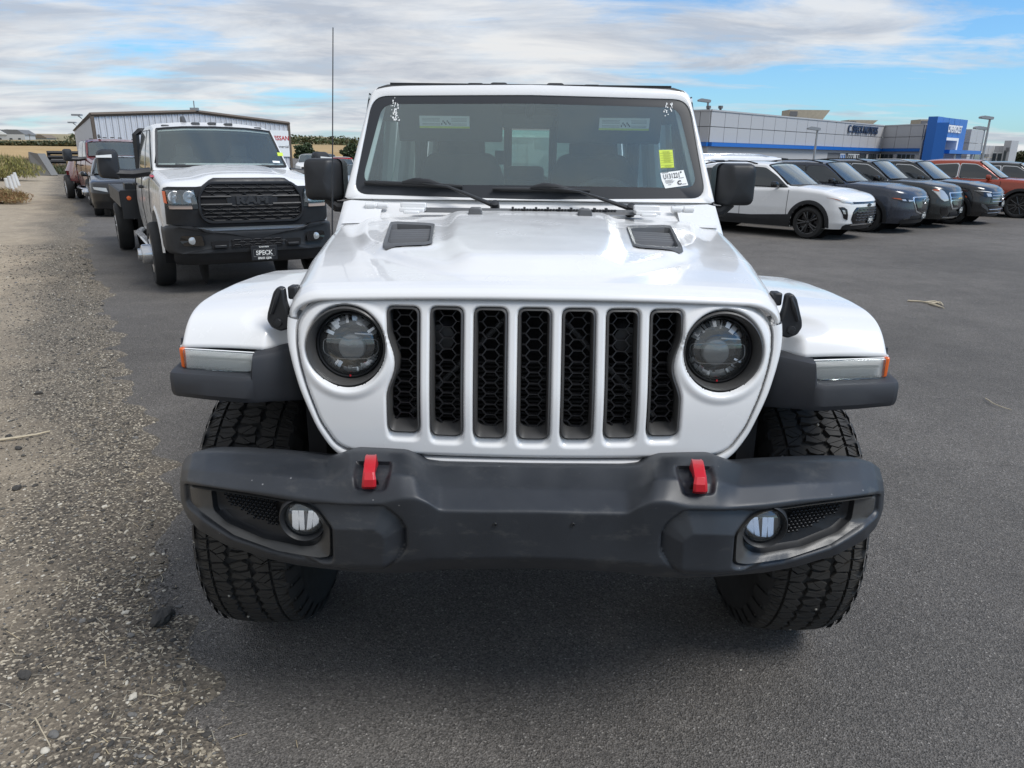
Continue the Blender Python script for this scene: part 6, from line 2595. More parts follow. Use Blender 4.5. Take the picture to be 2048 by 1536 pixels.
def drape(P2, to3, lift, thick, name, mt, parent):
    """raised piece that follows a curved surface; to3(u, v, h) gives the 3-D point at height h"""
    c = P2.mean(0)
    R = []
    for k, h in ((1., lift - .008), (1., lift + thick * .7), (.985, lift + thick), (.88, lift + thick), (.74, lift + thick), (.58, lift + thick), (.42, lift + thick), (.26, lift + thick), (.12, lift + thick), (.02, lift + thick)):
        p = c + (P2 - c) * k
        R.append(to3(p[:, 0], p[:, 1], h))
    return MB().rings(R, cap1=True).build(name, mt, parent, smooth=40)


def fpatch(car, poly, name, mt, parent, mirror=False, lift=.006, thick=.010, n=40):
    """piece lying on the nose; poly in (x, z) as seen from the front"""
    P = resamp(np.asarray(poly, float), n)
    return [drape(P, lambda x, z, h: np.stack([s * x, car.yf(x, z) - h, z], 1), lift, thick, name, mt, parent) for s in ((1, -1) if mirror else (1,))]


def spatch(car, poly, name, mt, parent, lift=.006, thick=.006, lower=False, n=44, sides=(1, -1)):
    """piece lying on the side; poly in (y, z)"""
    P = resamp(np.asarray(poly, float), n)
    fx = (lambda y, z: car.hw(z)) if lower else car.side_x
    return [drape(P, lambda y, z, h: np.stack([s * (fx(y, z) + h), y, z], 1), lift, thick, name, mt, parent) for s in sides]


def road_wheel(parent, x, y, R, w, s, style, rimmat='rim', frac=.70):
    o = bpy.data.objects.new('wheel', None)
    COL.objects.link(o)
    o.parent = parent
    o.location = (x, y, R)
    r = R * frac
    MB().lathe([(r, -w * .42), (r + .02, -w * .5), (R - .03, -w * .48), (R - .008, -w * .36), (R, -w * .2), (R, w * .2), (R - .008, w * .36), (R - .03, w * .48), (r + .02, w * .5), (r, w * .42)], (0, 0, 0), (1, 0, 0), 44).build('tyre', 'tyreside', o)
    mb = MB().lathe([(r, w * .44), (r - .018, w * .42), (r - .03, w * .30), (r - .03, -w * .4)], (0, 0, 0), (s, 0, 0), 44)
    mb.lathe([(r - .03, w * .02), (.0005, w * .0)], (0, 0, 0), (s, 0, 0), 24)
    rim = mb.build('rim', rimmat, o)
    mb = MB()
    ns = {'five': 5, 'ten': 10, 'eight': 8}[style]
    for k in range(ns):
        a = 2 * math.pi * k / ns
        for da in ((-.17, .17) if style == 'five' else (0,)):
            ww = .022 if style == 'five' else .020
            ca, sa = math.cos(a + da), math.sin(a + da)
            ca0, sa0 = math.cos(a + da * .5), math.sin(a + da * .5)
            p0 = np.array([s * w * .34, .05 * ca0, .05 * sa0]); p1 = np.array([s * w * .40, (r - .01) * ca, (r - .01) * sa])
            mb.tube([p0, (p0 + p1) / 2 + [s * .008, 0, 0], p1], [ww * 1.3, ww, ww], 6)
    mb.lathe([(.075, w * .25), (.07, w * .36), (.03, w * .40), (.0005, w * .41)], (0, 0, 0), (s, 0, 0), 20)
    mb.build('spokes', rimmat, o)
    mb = MB()
    for k in range(5):
        a = 2 * math.pi * k / 5
        mb.lathe([(.011, w * .36), (.010, w * .40), (.0005, w * .405)], (0, .055 * math.cos(a), .055 * math.sin(a)), (s, 0, 0), 8)
    mb.build('lug_nuts', 'silver', o)
    return o


def plate(parent, c, nx, w=.31, h=.155, full=False):
    """dealer plate: black with white letters"""
    c = np.asarray(c, float)
    p = MB().box(c, (w, .012, h)).build('dealer_plate', 'blackpl', parent, bevel=.004)
    f = lambda dz, dy=-.0075: frame(c + [0, dy, dz], (1, 0, 0), (0, 0, 1), (0, -1, 0))
    text('SPECK', .075 if full else .085, 'wletter', f(.0), p, 'plate_letters', bold=.002, sx=.92)
    text('SUNNYSIDE', .020, 'wletter', f(h * .40), p, 'plate_town', bold=.0006, sx=1.1)
    text('SPECK CJDR' if full else 'SPECK', .030, 'wletter', f(-h * .36), p, 'plate_dealer', bold=.0012)
    if full:
        for k in range(5):
            MB().tube([c + np.array([(k - 2) * .052 + sx * .0235, -.0085, sz * .042]) for sx, sz in ((-1, -1), (1, -1), (1, 1), (-1, 1), (-1, -1))], .0016, 4).build('letter_box', 'steel', p, smooth=0)
    return p


def cabin_with_opening(car, paintm, root):
    A = car.cabin()
    y = (A[:-1, :-1, 1] + A[1:, 1:, 1]) / 2
    ylo, yhi = car.cowl[0] + .10, car.roof[0][0] - .06
    keep = np.ones(y.shape, bool)
    ym = np.array([.5 * (car_y0 + car_y1) for car_y0, car_y1 in zip(A[:-1, -1, 1], A[1:, -1, 1])])
    keep[(ym > ylo) & (ym < yhi), 4:] = False
    MB().grid(A, keep=keep).mirror().build('cabin', paintm, root, weld=2e-4, smooth=35)
    L = A.copy()
    L[..., 0] *= .955
    L[..., 2] -= .03
    MB().grid(L, keep=keep).mirror().build('cabin_lining', 'seat', root, weld=2e-4, smooth=35)
    zb = float(car.zt(car.roof[0][0]))
    y0 = car.roof[0][0] + .42
    mb = MB().box((0, car.cowl[0] + .42, zb - .10), (car.W * .80, .40, .16))
    mb.build('dashboard', 'seat', root, bevel=.04)
    for x in (-.38, .38):
        mb = MB().prism(rpoly([(x - .24, zb - .5), (x + .24, zb - .5), (x + .22, zb + .16), (x + .14, zb + .24), (x - .14, zb + .24), (x - .22, zb + .16)], .06, 4), y0, y0 + .14, 'y')
        mb.prism(rpoly([(x - .12, zb + .20), (x + .12, zb + .20), (x + .11, zb + .40), (x - .11, zb + .40)], .05, 4), y0 + .02, y0 + .12, 'y')
        mb.build('front_seat', 'cloth', root, bevel=.03)
    MB().tube([(.38 + .18 * math.cos(t), car.cowl[0] + .66, zb + .02 + .17 * math.sin(t)) for t in np.linspace(0, 2 * math.pi, 21)], .015, 6, cap=False).build('steering_wheel', 'seat', root)
    return root


M['cloth'] = plastic('grey_seat_cloth', (.07, .072, .073), .9, 200, .4)


def build_car(name, label, loc, rz, car, paintm, win, *, scale=.91, ws=None, trim='blackpl', clad=True, rails=None, mirror=None, mirror_mat='gloss', wheel='five', rimmat='rim',
              face=None, group='cars parked in the row on the right', cat='SUV', doors=(), handle=None, dual=None, frac=.70, cladmat='blackpl', wsg='carws', backglass=False, arch=.075):
    root = thing(name, label, cat, loc, rz, group, scale)
    G = car.body()
    # wheel openings
    C = (G[:-1, :-1] + G[1:, 1:]) / 2
    keep = np.ones(C.shape[:2], bool)
    for wy in car.wheels:
        keep &= ~((np.hypot(C[..., 1] - wy, C[..., 2] - car.R) < car.R + arch * .72) & (C[..., 0] > car.W * .34))
    mb = MB().grid(G, keep=keep)
    mb.mirror()
    T = car.top(G)
    mb.grid(T)
    bt = G[:, 0].copy()
    mb.grid(np.stack([bt, bt * [-1, 1, 1]], 1))
    body = mb.build('body', paintm, root, weld=2e-4, smooth=40)
    cabin_with_opening(car, paintm, root)
    # dark wheel wells and arch trims
    for wy in car.wheels:
        for s in (-1, 1):
            x = float(car.hw(car.R + .1))
            mb = MB()
            a = np.linspace(-.25, math.pi + .25, 30)
            ra = car.R + arch
            A = np.array([[(s * xx, wy + rr_ * math.cos(t), car.R + rr_ * math.sin(t)) for xx, rr_ in ((x * .55, ra - .015), (x + .004, ra - .015))] for t in a])
            mb.grid(A)
            mb.lathe([(ra - .02, 0), (.001, .0)], (s * x * .56, wy, car.R), (s, 0, 0), 24)
            mb.build('wheel_well', 'dark', root, smooth=0)
            mb = MB()
            k = .052 if clad else .018
            q = [(x - .05, ra - .03), (x + .012, ra - .03), (x + .016, ra - .01), (x + .012, ra + k), (x - .02, ra + k + .004)]
            zlim = car.zb + .03
            a2 = np.linspace(-math.asin(max(-1, min(1, (car.R - zlim) / ra))), math.pi + math.asin(max(-1, min(1, (car.R - zlim) / ra))), 40)
            A = np.array([[(s * (xx + float(car.hw(max(zlim, car.R + rr_ * math.sin(t)))) - x), wy + rr_ * math.cos(t), car.R + rr_ * math.sin(t)) for xx, rr_ in q] for t in a2])
            mb.grid(A)
            mb.build('arch_trim', cladmat if clad else paintm, root, smooth=40)
            xo = dual[1] if (dual and wy == car.wheels[1]) else x - .135
            road_wheel(root, s * xo, wy, car.R, .235, s, wheel, rimmat, frac)
            if dual and wy == car.wheels[1]:
                road_wheel(root, s * (xo - .30), wy, car.R, .235, s, wheel, rimmat, frac)
    if clad:
        y0, y1 = car.wheels[0] + car.R + arch, car.wheels[1] - car.R - arch
        zc = clad if isinstance(clad, float) else .42
        spatch(car, [(y0 - .02, car.zb - .01), (y1 + .02, car.zb - .01), (y1 + .03, zc - .02), ((y0 + y1) / 2, zc - .02), (y0 + .30, zc + .02), (y0 - .02, zc + .04)], 'sill_cladding', cladmat, root, .004, .014, True)
        fpatch(car, [(-.70, car.zb - .005), (.70, car.zb - .005), (.74, car.zb + .10), (.5, car.zb + .13), (-.5, car.zb + .13), (-.74, car.zb + .10)], 'lower_valance', cladmat, root, lift=.004)
    # glass
    wsy0, wsy1 = car.cowl[0] + .06, car.roof[0][0] - .03
    ys = np.linspace(wsy0, wsy1, 12)
    A = []
    for y in ys:
        P = car.cab_sec(y)
        we = P[3, 0] * .93
        row = []
        for q in np.linspace(-1, 1, 15):
            x = we * q
            z = np.interp(abs(x), P[::-1][:5, 0], P[::-1][:5, 1])
            xx = abs(x) / (car.W / 2)
            f = sstep(car.roof[0][0] + .5, car.cowl[0], y)
            row.append((x, y + f * .26 * xx ** 2 - .006, z + .010))
        A.append(row)
    MB().grid(np.array(A)).build('windscreen', wsg, root, smooth=60)
    if trim:
        P0 = np.vstack([np.array(A)[0], np.array(A)[:, -1], np.array(A)[-1][::-1], np.array(A)[:, 0][::-1]])
        MB().tube(np.vstack([P0, P0[:1]]) + [0, 0, .002], .014, 5, cap=False).build('windscreen_seal', 'blackpl', root)
    if backglass:
        yb = np.linspace(car.roof[-1][0] + .05, car.rear[0] - .06, 8)
        A = []
        for y in yb:
            P = car.cab_sec(y)
            A.append([(P[3, 0] * .9 * q, y + .004, np.interp(abs(P[3, 0] * .9 * q), P[::-1][:5, 0], P[::-1][:5, 1]) + .012) for q in np.linspace(-1, 1, 11)])
        MB().grid(np.array(A)).build('rear_window', 'carglass', root, smooth=60)
    for (poly, gm, tm) in win:
        c = np.mean(poly, axis=0)
        if tm:
            big = rpoly(c + (np.array(poly) - c) * [1.035, 1.09], .05, 4)
            spatch(car, big, 'window_trim', tm, root, .003, .005)
        spatch(car, rpoly(poly, .05, 4), 'side_window', gm, root, .010, .004)
    if rails:
        for s in (-1, 1):
            y0, y1 = rails[0], rails[1]
            pts = []
            for t in np.linspace(0, 1, 12):
                y = y0 + (y1 - y0) * t
                P = car.cab_sec(y)
                pts.append((s * (P[3, 0] - .03), y, P[3, 1] + .012 + .045 * min(1, 6 * t, 6 * (1 - t))))
            MB().tube(pts, .017, 6).build('roof_rail', rails[2], root)
    if mirror:
        for s in (-1, 1):
            y, z, w, h = mirror
            x = float(car.side_x(np.array([y]), np.array([z - .02]))[0])
            mb = MB()
            o8 = rpoly([(0, 0), (w, .01), (w, h * .85), (w * .7, h), (.05, h * .9)], .04, 5)
            o8 = resamp(o8, 40)
            cc = o8.mean(0)
            R_ = []
            for k, dy_ in ((.9, .10), (1, .095), (1., .03), (.85, -.015), (.5, -.035), (.03, -.04)):
                p = cc + (o8 - cc) * k
                R_.append(np.stack([s * (x + .05 + p[:, 0]), np.full(len(p), y + dy_), z - .03 + p[:, 1]], 1))
            mb.rings(R_, cap0=True, cap1=True)
            mb.tube([(s * (x - .03), y + .03, z - .03), (s * (x + .10), y + .04, z + .0)], .03, 6, squash=.7)
            mb.build('door_mirror', mirror_mat, root, smooth=40)
    for yd in doors:
        za, zb_ = car.zb + .12, float(car.zt(yd)) - .04
        zz = np.linspace(za, zb_, 12)
        for s in (-1, 1):
            x = car.hw(zz)
            MB().tube(np.stack([s * (x + .0015), np.full(12, yd), zz], 1), .0055, 4).build('door_gap', 'dark', root, smooth=0)
    for (yh, zh) in (handle or ()):
        for s in (-1, 1):
            x = float(car.hw(zh))
            MB().tube([(s * (x - .0), yh - .10, zh), (s * (x + .030), yh - .06, zh), (s * (x + .030), yh + .06, zh), (s * x, yh + .10, zh)], .014, 6).build('door_handle', paintm, root)
    if face:
        face(car, root)
    MB().box((0, car.L / 2, car.zb + .06), (car.W * .7, car.L * .86, .12)).build('underbody', 'dark', root, smooth=0)
    return root


def rows(car, root, zs, hw, name, mt, r=.012, wav=0., lift=.012):
    for k, z in enumerate(zs):
        w = hw(z)
        xs = np.linspace(-w, w, 41)
        zz = z + wav * np.abs(((xs * 6.5 + .25 * (k % 2)) % 1) - .5)
        MB().tube(np.stack([xs, car.yf(xs, np.full(41, z)) - lift, zz], 1), r, 5).build(name, mt, root)


# ---- generic crossover shapes ------------------------------------------------
def crossover(L=4.54, W=1.83, H=1.56, hoodz=.93, cowlz=1.06, cy=1.22, ry=2.05, R=.345, wb=2.70, fo=.92, zb=.24, belt=1.02, nose=None, **k):
    return Car(L, W, zb, [(0, hoodz - .12), (.10, hoodz - .045), (.25, hoodz), (.7, hoodz + (cowlz - hoodz) * .65)], (cy, cowlz),
               [(ry, H - .03), (ry + .5, H), (ry + 1.2, H - .01), (L - .62, H - .10)], (L - .10, belt + .02), belt, (fo, fo + wb), R,
               nose or [(zb, .10), (.36, .02), (.55, .0), (.75, .015), (.85, .05), (1.2, .16)], **k)


def side_wins(car, y0, yb, y1, y2, zt, zb, gm='carglass', tm='blackpl', drop=.06):
    """front door glass and rear glass; y0 front tip, yb pillar, y1 start rear, y2 rear tip"""
    return [([(y0, zb + .005), (yb, zb + .02), (yb, zt), (yb - .42, zt - .02), (y0 + .34, zb + .24)], gm, tm),
            ([(yb + .06, zb + .02), (y2, zb + .07), (y2 - .05, zb + .20), (y1, zt - drop), (yb + .06, zt)], 'carglass' if gm == 'carglass' else gm, tm)]


HD = math.atan2(.70, -.715)          # heading of the parked row as seen from above


def rot_for(h):
    # local -y must point along heading h
    return math.atan2(h[1], h[0]) + math.pi / 2


def place_by_wheel(h, car, p, scale, side=-1):
    """root location so that the front wheel on the viewer's side (local x = side) stands at ground point p"""
    rz = rot_for(h)
    lx, ly = side * (float(car.hw(car.R + .1)) - .10) * scale, car.wheels[0] * scale
    c, s = math.cos(rz), math.sin(rz)
    return (p[0] - (c * lx - s * ly), p[1] - (s * lx + c * ly), 0.), rz


HR = np.array([.70, -.715])

# white crossover nearest the SUV
def face_a(car, root):
    fpatch(car, [(-.52, .34), (.52, .34), (.62, .46), (.60, .60), (.52, .70), (-.52, .70), (-.60, .60), (-.62, .46)], 'grille', 'gloss', root)
    rows(car, root, np.arange(.42, .69, .055), lambda z: .50, 'grille_bar', 'blackpl', .013, .035)
    fpatch(car, [(-.60, .325), (.60, .325), (.56, .355), (-.56, .355)], 'skid_trim', 'silver', root, lift=.010)
    fpatch(car, [(-.66, .775), (.66, .775), (.64, .810), (-.64, .810)], 'upper_slot', 'gloss', root)
    fpatch(car, [(.60, .775), (.80, .80), (.905, .885), (.86, .865), (.76, .825), (.62, .805)], 'running_lamp', 'lampglass', root, True)
    fpatch(car, [(.83, .828), (.885, .865), (.905, .885), (.85, .855)], 'side_signal', 'signal', root, True, lift=.010)
    fpatch(car, [(.70, .44), (.77, .47), (.86, .70), (.80, .71), (.74, .66)], 'headlamp', 'gloss', root, True)
    fpatch(car, [(.765, .56), (.80, .57), (.825, .65), (.785, .64)], 'lamp_lens', 'lampglass', root, True, lift=.012)
    fpatch(car, [(-.10, .725), (-.04, .725), (-.04, .71), (.04, .71), (.04, .725), (.10, .725), (.075, .75), (.04, .75), (.04, .765), (-.04, .765), (-.04, .75), (-.075, .75)], 'emblem', 'blackpl', root, lift=.014)
    plate(root, (0.10, float(car.yf(0., .42)) - .03, .425), 0)


ca = crossover()
P = PZ(1613, 477)
loc, rz = place_by_wheel(HR, ca, P, .91)
build_car('parked_suv', 'white crossover with black wheels and roof, nearest in the parked row on the right', loc, rz, ca, 'white',
          side_wins(ca, 1.46, 2.52, 3.7, 4.05, 1.47, 1.055), rails=(2.35, 3.9, 'blackpl'), mirror=(1.66, 1.07, .20, .15), doors=(1.42, 2.55), handle=[(2.36, .93), (3.35, .95)], face=face_a, clad=.46)


def face_b(car, root):
    fpatch(car, [(-.36, .50), (.0, .42), (.36, .50), (.50, .72), (.52, .82), (.46, .85), (-.46, .85), (-.52, .82), (-.50, .72)], 'grille_frame', 'silver', root, lift=.003)
    fpatch(car, [(-.34, .53), (.0, .46), (.34, .53), (.46, .72), (.48, .80), (.44, .83), (-.44, .83), (-.48, .80), (-.46, .72)], 'grille', 'gloss', root, lift=.010)
    for x in np.linspace(-.38, .38, 11):
        MB().tube([(x * .8, float(car.yf(x * .8, .52)) - .022, .52 + .06 * abs(x)), (x, float(car.yf(x, .81)) - .022, .80)], .007, 4).build('grille_bar', 'blackpl', root)
    MB().tube([(.07 * math.cos(a), float(car.yf(0, .74)) - .03, .74 + .06 * math.sin(a)) for a in np.linspace(0, 6.28, 20)], .008, 5).build('emblem', 'silver', root)
    fpatch(car, [(.50, .735), (.62, .72), (.80, .745), (.90, .80), (.86, .83), (.66, .815), (.52, .78)], 'headlamp', 'gloss', root, True)
    fpatch(car, [(.52, .755), (.66, .745), (.67, .785), (.53, .775)], 'lamp_lens', 'lampglass', root, True, lift=.014)
    fpatch(car, [(.72, .755), (.79, .765), (.80, .80), (.73, .795)], 'lamp_lens', 'lampglass', root, True, lift=.014)
    fpatch(car, [(.80, .785), (.89, .805), (.90, .825), (.82, .815)], 'side_signal', 'signal', root, True, lift=.014)
    fpatch(car, [(-.55, .32), (.55, .32), (.48, .42), (-.48, .42)], 'lower_intake', 'dark', root)
    plate(root, (.12, float(car.yf(0, .40)) - .02, .41), 0)


cb = crossover(L=4.57, W=1.845, H=1.60, hoodz=.99, cowlz=1.10, cy=1.34, ry=2.15, R=.355, wb=2.70, fo=.95, belt=1.06, crown=.06)
P = PZ(1742, 464) - [.15, 0, 0]
loc, rz = place_by_wheel(HR, cb, P, .91)
build_car('parked_suv', 'slate blue SUV with a mesh shield grille parked next to the white crossover', loc, rz, cb, 'slate',
          side_wins(cb, 1.56, 2.58, 3.6, 4.1, 1.50, 1.10), rails=(2.25, 3.9, 'blackpl'), mirror=(1.78, 1.12, .19, .14), doors=(1.50, 2.62), handle=[(2.44, .96)], face=face_b, clad=.40)


def face_c(car, root):
    fpatch(car, [(-.40, .48), (.40, .48), (.52, .62), (.54, .90), (-.54, .90), (-.52, .62)], 'grille_frame', 'silver', root, lift=.003)
    fpatch(car, [(-.36, .52), (.36, .52), (.46, .63), (.46, .70), (-.46, .70), (-.46, .63)], 'grille', 'gloss', root, lift=.012)
    fpatch(car, [(-.49, .785), (.49, .785), (.50, .875), (-.50, .875)], 'upper_grille', 'gloss', root, lift=.012)
    fpatch(car, [(-.49, .715), (.49, .715), (.49, .775), (-.49, .775)], 'grille_band', 'graph', root, lift=.012)
    fpatch(car, [(-.12, .735), (.12, .735), (.09, .765), (-.09, .765)], 'emblem', 'gold', root, lift=.024)
    fpatch(car, [(.60, .70), (.72, .68), (.80, .74), (.88, .95), (.80, .985), (.70, .94), (.62, .82)], 'headlamp', 'lampglass', root, True)
    fpatch(car, [(.80, .92), (.87, .94), (.86, .975), (.80, .975)], 'side_signal', 'signal', root, True, lift=.014)
    fpatch(car, [(.50, .36), (.74, .38), (.78, .54), (.62, .54)], 'fog_pocket', 'gloss', root, True)
    fpatch(car, [(-.45, .30), (.45, .30), (.45, .42), (-.45, .42)], 'lower_intake', 'dark', root)
    fpatch(car, [(-.6, .27), (.6, .27), (.6, .295), (-.6, .295)], 'skid_trim', 'silver', root, lift=.010)
    plate(root, (.15, float(car.yf(0, .46)) - .03, .45), 0)


cc = crossover(L=4.77, W=1.845, H=1.64, hoodz=1.04, cowlz=1.14, cy=1.28, ry=2.05, R=.355, wb=2.857, fo=.95, belt=1.10, crown=.05)
P = PZ(1870, 449.6) - [1.12, .72, 0]
loc, rz = place_by_wheel(HR, cc, P, .91)
build_car('parked_suv', 'dark graphite SUV with chrome double grille parked between the slate blue and the black SUV', loc, rz, cc, 'graph',
          side_wins(cc, 1.50, 2.55, 3.6, 4.3, 1.55, 1.14, 'carglass', 'silver'), rails=(2.2, 4.0, 'blackpl'), mirror=(1.72, 1.16, .20, .15), doors=(1.45, 2.60), handle=[(2.42, 1.0)], face=face_c, clad=False)


def face_d(car, root):
    for z in (.62, .70, .78, .85):
        rows(car, root, [z], lambda z: .56, 'grille_bar', 'silver', .012)
    fpatch(car, [(-.60, .60), (.60, .60), (.60, .88), (-.60, .88)], 'grille', 'gloss', root, lift=.002)
    MB().tube([(.075 * math.cos(a), float(car.yf(0, .74)) - .035, .74 + .075 * math.sin(a)) for a in np.linspace(0, 6.28, 20)], .010, 5).build('emblem', 'silver', root)
    fpatch(car, [(.56, .74), (.74, .74), (.84, .80), (.90, .90), (.80, .905), (.58, .87)], 'headlamp', 'gloss', root, True)
    fpatch(car, [(.58, .855), (.80, .885), (.90, .90), (.80, .905), (.58, .875)], 'running_lamp', 'whiteline', root, True, lift=.014)
    fpatch(car, [(.60, .76), (.72, .76), (.74, .84), (.62, .84)], 'lamp_lens', 'lampglass', root, True, lift=.013)
    fpatch(car, [(-.62, .36), (.62, .36), (.66, .50), (.5, .52), (-.5, .52), (-.66, .50)], 'lower_intake', 'gloss', root)
    fpatch(car, [(.62, .36), (.82, .50), (.84, .58), (.80, .57), (.64, .44)], 'bumper_blade', 'greypl', root, True)
    for z in (.42, .33):
        rows(car, root, [z], lambda z: .60, 'chrome_strip', 'silver', .012)
    spatch(car, [(.58, .66), (.64, .66), (.66, .76), (.61, .76)], 'side_signal', 'orange', root, .004, .006, True)
    plate(root, (.10, float(car.yf(0, .55)) - .03, .56), 0)


cd = crossover(L=4.70, W=1.84, H=1.64, hoodz=1.00, cowlz=1.12, cy=1.30, ry=2.08, R=.36, wb=2.79, fo=.93, belt=1.10)
P = PZ(1922, 448) - [.30, 0, 0]
loc, rz = place_by_wheel(HR, cd, P, .91)
build_car('parked_suv', 'black SUV with chrome grille bars parked beside the orange red SUV', loc, rz, cd, 'black',
          side_wins(cd, 1.54, 2.58, 3.6, 4.25, 1.54, 1.14, 'carglass', 'silver'), rails=(2.2, 4.0, 'silver'), mirror=(1.76, 1.15, .19, .14), doors=(1.5, 2.62), handle=[(2.44, 1.0)], face=face_d, clad=.36)


def face_e(car, root):
    fpatch(car, [(-.5, .5), (.5, .5), (.5, .8), (-.5, .8)], 'grille', 'gloss', root)
    fpatch(car, [(.56, .74), (.84, .80), (.88, .88), (.58, .84)], 'headlamp', 'lampglass', root, True)
    plate(root, (0, float(car.yf(0, .45)) - .03, .45), 0)


ce = crossover(L=4.78, W=1.90, H=1.68, hoodz=1.00, cowlz=1.12, cy=1.36, ry=2.2, R=.375, wb=2.82, fo=.98, belt=1.10)
P = PZ(2031, 436)
loc, rz = place_by_wheel(np.array([.79, -.61]), ce, P, .91)
build_car('parked_suv', 'orange red SUV with chrome window line and black wheels at the right edge', loc, rz, ce, 'rust',
          side_wins(ce, 1.60, 2.70, 3.7, 4.35, 1.57, 1.13, 'carglass', 'silver'), mirror=(1.84, 1.14, .20, .15), mirror_mat='rust', doors=(1.55, 2.74), handle=[(2.56, 1.0)], wheel='ten', face=face_e, clad=.36, frac=.76)
# next cars of the row behind the orange red one
cf = crossover(L=4.7, W=1.84, H=1.62)
for p, pm, lab in (((2100, 428), 'graph', 'dark car roof showing behind the orange red SUV at the picture edge'),):
    loc, rz = place_by_wheel(np.array([.79, -.61]), cf, PZ(*p), .91)
    build_car('parked_suv', lab, loc, rz, cf, pm, side_wins(cf, 1.46, 2.52, 3.7, 4.05, 1.50, 1.055, 'carglass', 'silver'), face=face_e, clad=.36)
# two white vehicles behind the row, showing their rear ends
cg = Car(5.0, 1.95, .26, [(0, .9), (.1, 1.0), (.3, 1.05), (.7, 1.1)], (1.3, 1.15), [(2.0, 1.76), (2.6, 1.80), (3.8, 1.80), (4.72, 1.76)], (4.95, 1.16), 1.14, (.95, 3.8), .375,
         [(.26, .1), (.4, .02), (.6, 0), (.8, .02), (1.2, .2)], wr=.80)
for (px, py, Y, rzz, lab) in ((1535, 312, 18.6, rad(75), 'tall white SUV with a black rear spoiler behind the white crossover'), (1436, 322, 17.8, rad(75), 'white SUV with a black rear window beside the right door mirror')):
    q_ = PY(px, py, Y)
    sc_ = q_[2] / 1.80
    # rear end towards the right
    rr_ = rzz - math.pi / 2 - math.pi
    c, s = math.cos(rzz), math.sin(rzz)
    rz = rad(-68)
    lx, ly = 0., 4.85 * sc_
    loc = (q_[0] - (math.cos(rz) * lx - math.sin(rz) * ly), Y - (math.sin(rz) * lx + math.cos(rz) * ly), 0)
    r = build_car('parked_suv', lab, loc, rz, cg, 'white', [([(1.5, 1.20), (2.7, 1.2), (2.7, 1.66), (2.2, 1.66), (1.85, 1.45)], 'dglass' if 0 else 'carglass', 'blackpl'), ([(2.78, 1.2), (4.6, 1.22), (4.55, 1.62), (2.78, 1.66)], 'carglass', 'blackpl')],
                  scale=sc_, group='white vehicles behind the parked row', clad=.40, backglass=True, rails=(2.4, 4.3, 'silver'))
    MB().prism([(4.62, 1.765), (5.02, 1.735), (5.02, 1.70), (4.66, 1.70)], -.72, .72, 'x').build('rear_spoiler', 'blackpl', r, bevel=.01)
# ------------------------------------------------------------------ trucks on the left
HT = np.array([.515, -.857])
SC = .91


def hexrow(car, root, x0, x1, z0, z1, nx, nz, name='honeycomb_bar', mt='blackpl', r=.009, lift=.012, clipf=None):
    """flat honeycomb of elongated hexagons on the nose"""
    w, h = (x1 - x0) / nx, (z1 - z0) / nz
    mb = MB()
    for j in range(nz + 1):
        for i in range(nx + 1):
            cx_ = x0 + (i + (.5 if j % 2 else 0)) * w
            cz = z0 + (j + .5) * h
            pts = [(cx_ - w * .30, cz + h * .5), (cx_ + w * .30, cz + h * .5), (cx_ + w * .5, cz), (cx_ + w * .30, cz - h * .5), (cx_ - w * .30, cz - h * .5), (cx_ - w * .5, cz)]
            pts = [(x, z) for x, z in pts if x0 - .01 <= x <= x1 + .01 and z0 - .01 <= z <= z1 + .01 and (clipf is None or clipf(x, z))]
            if len(pts) > 1:
                if len(pts) == 6:
                    pts.append(pts[0])
                P = np.array(pts)
                mb.tube(np.stack([P[:, 0], car.yf(P[:, 0], P[:, 1]) - lift, P[:, 1]], 1), r, 4)
    return mb.build(name, mt, root, smooth=0)


M['ramletter'] = plastic('raised_letter_grey', (.034, .035, .037), .4, 300, .2)


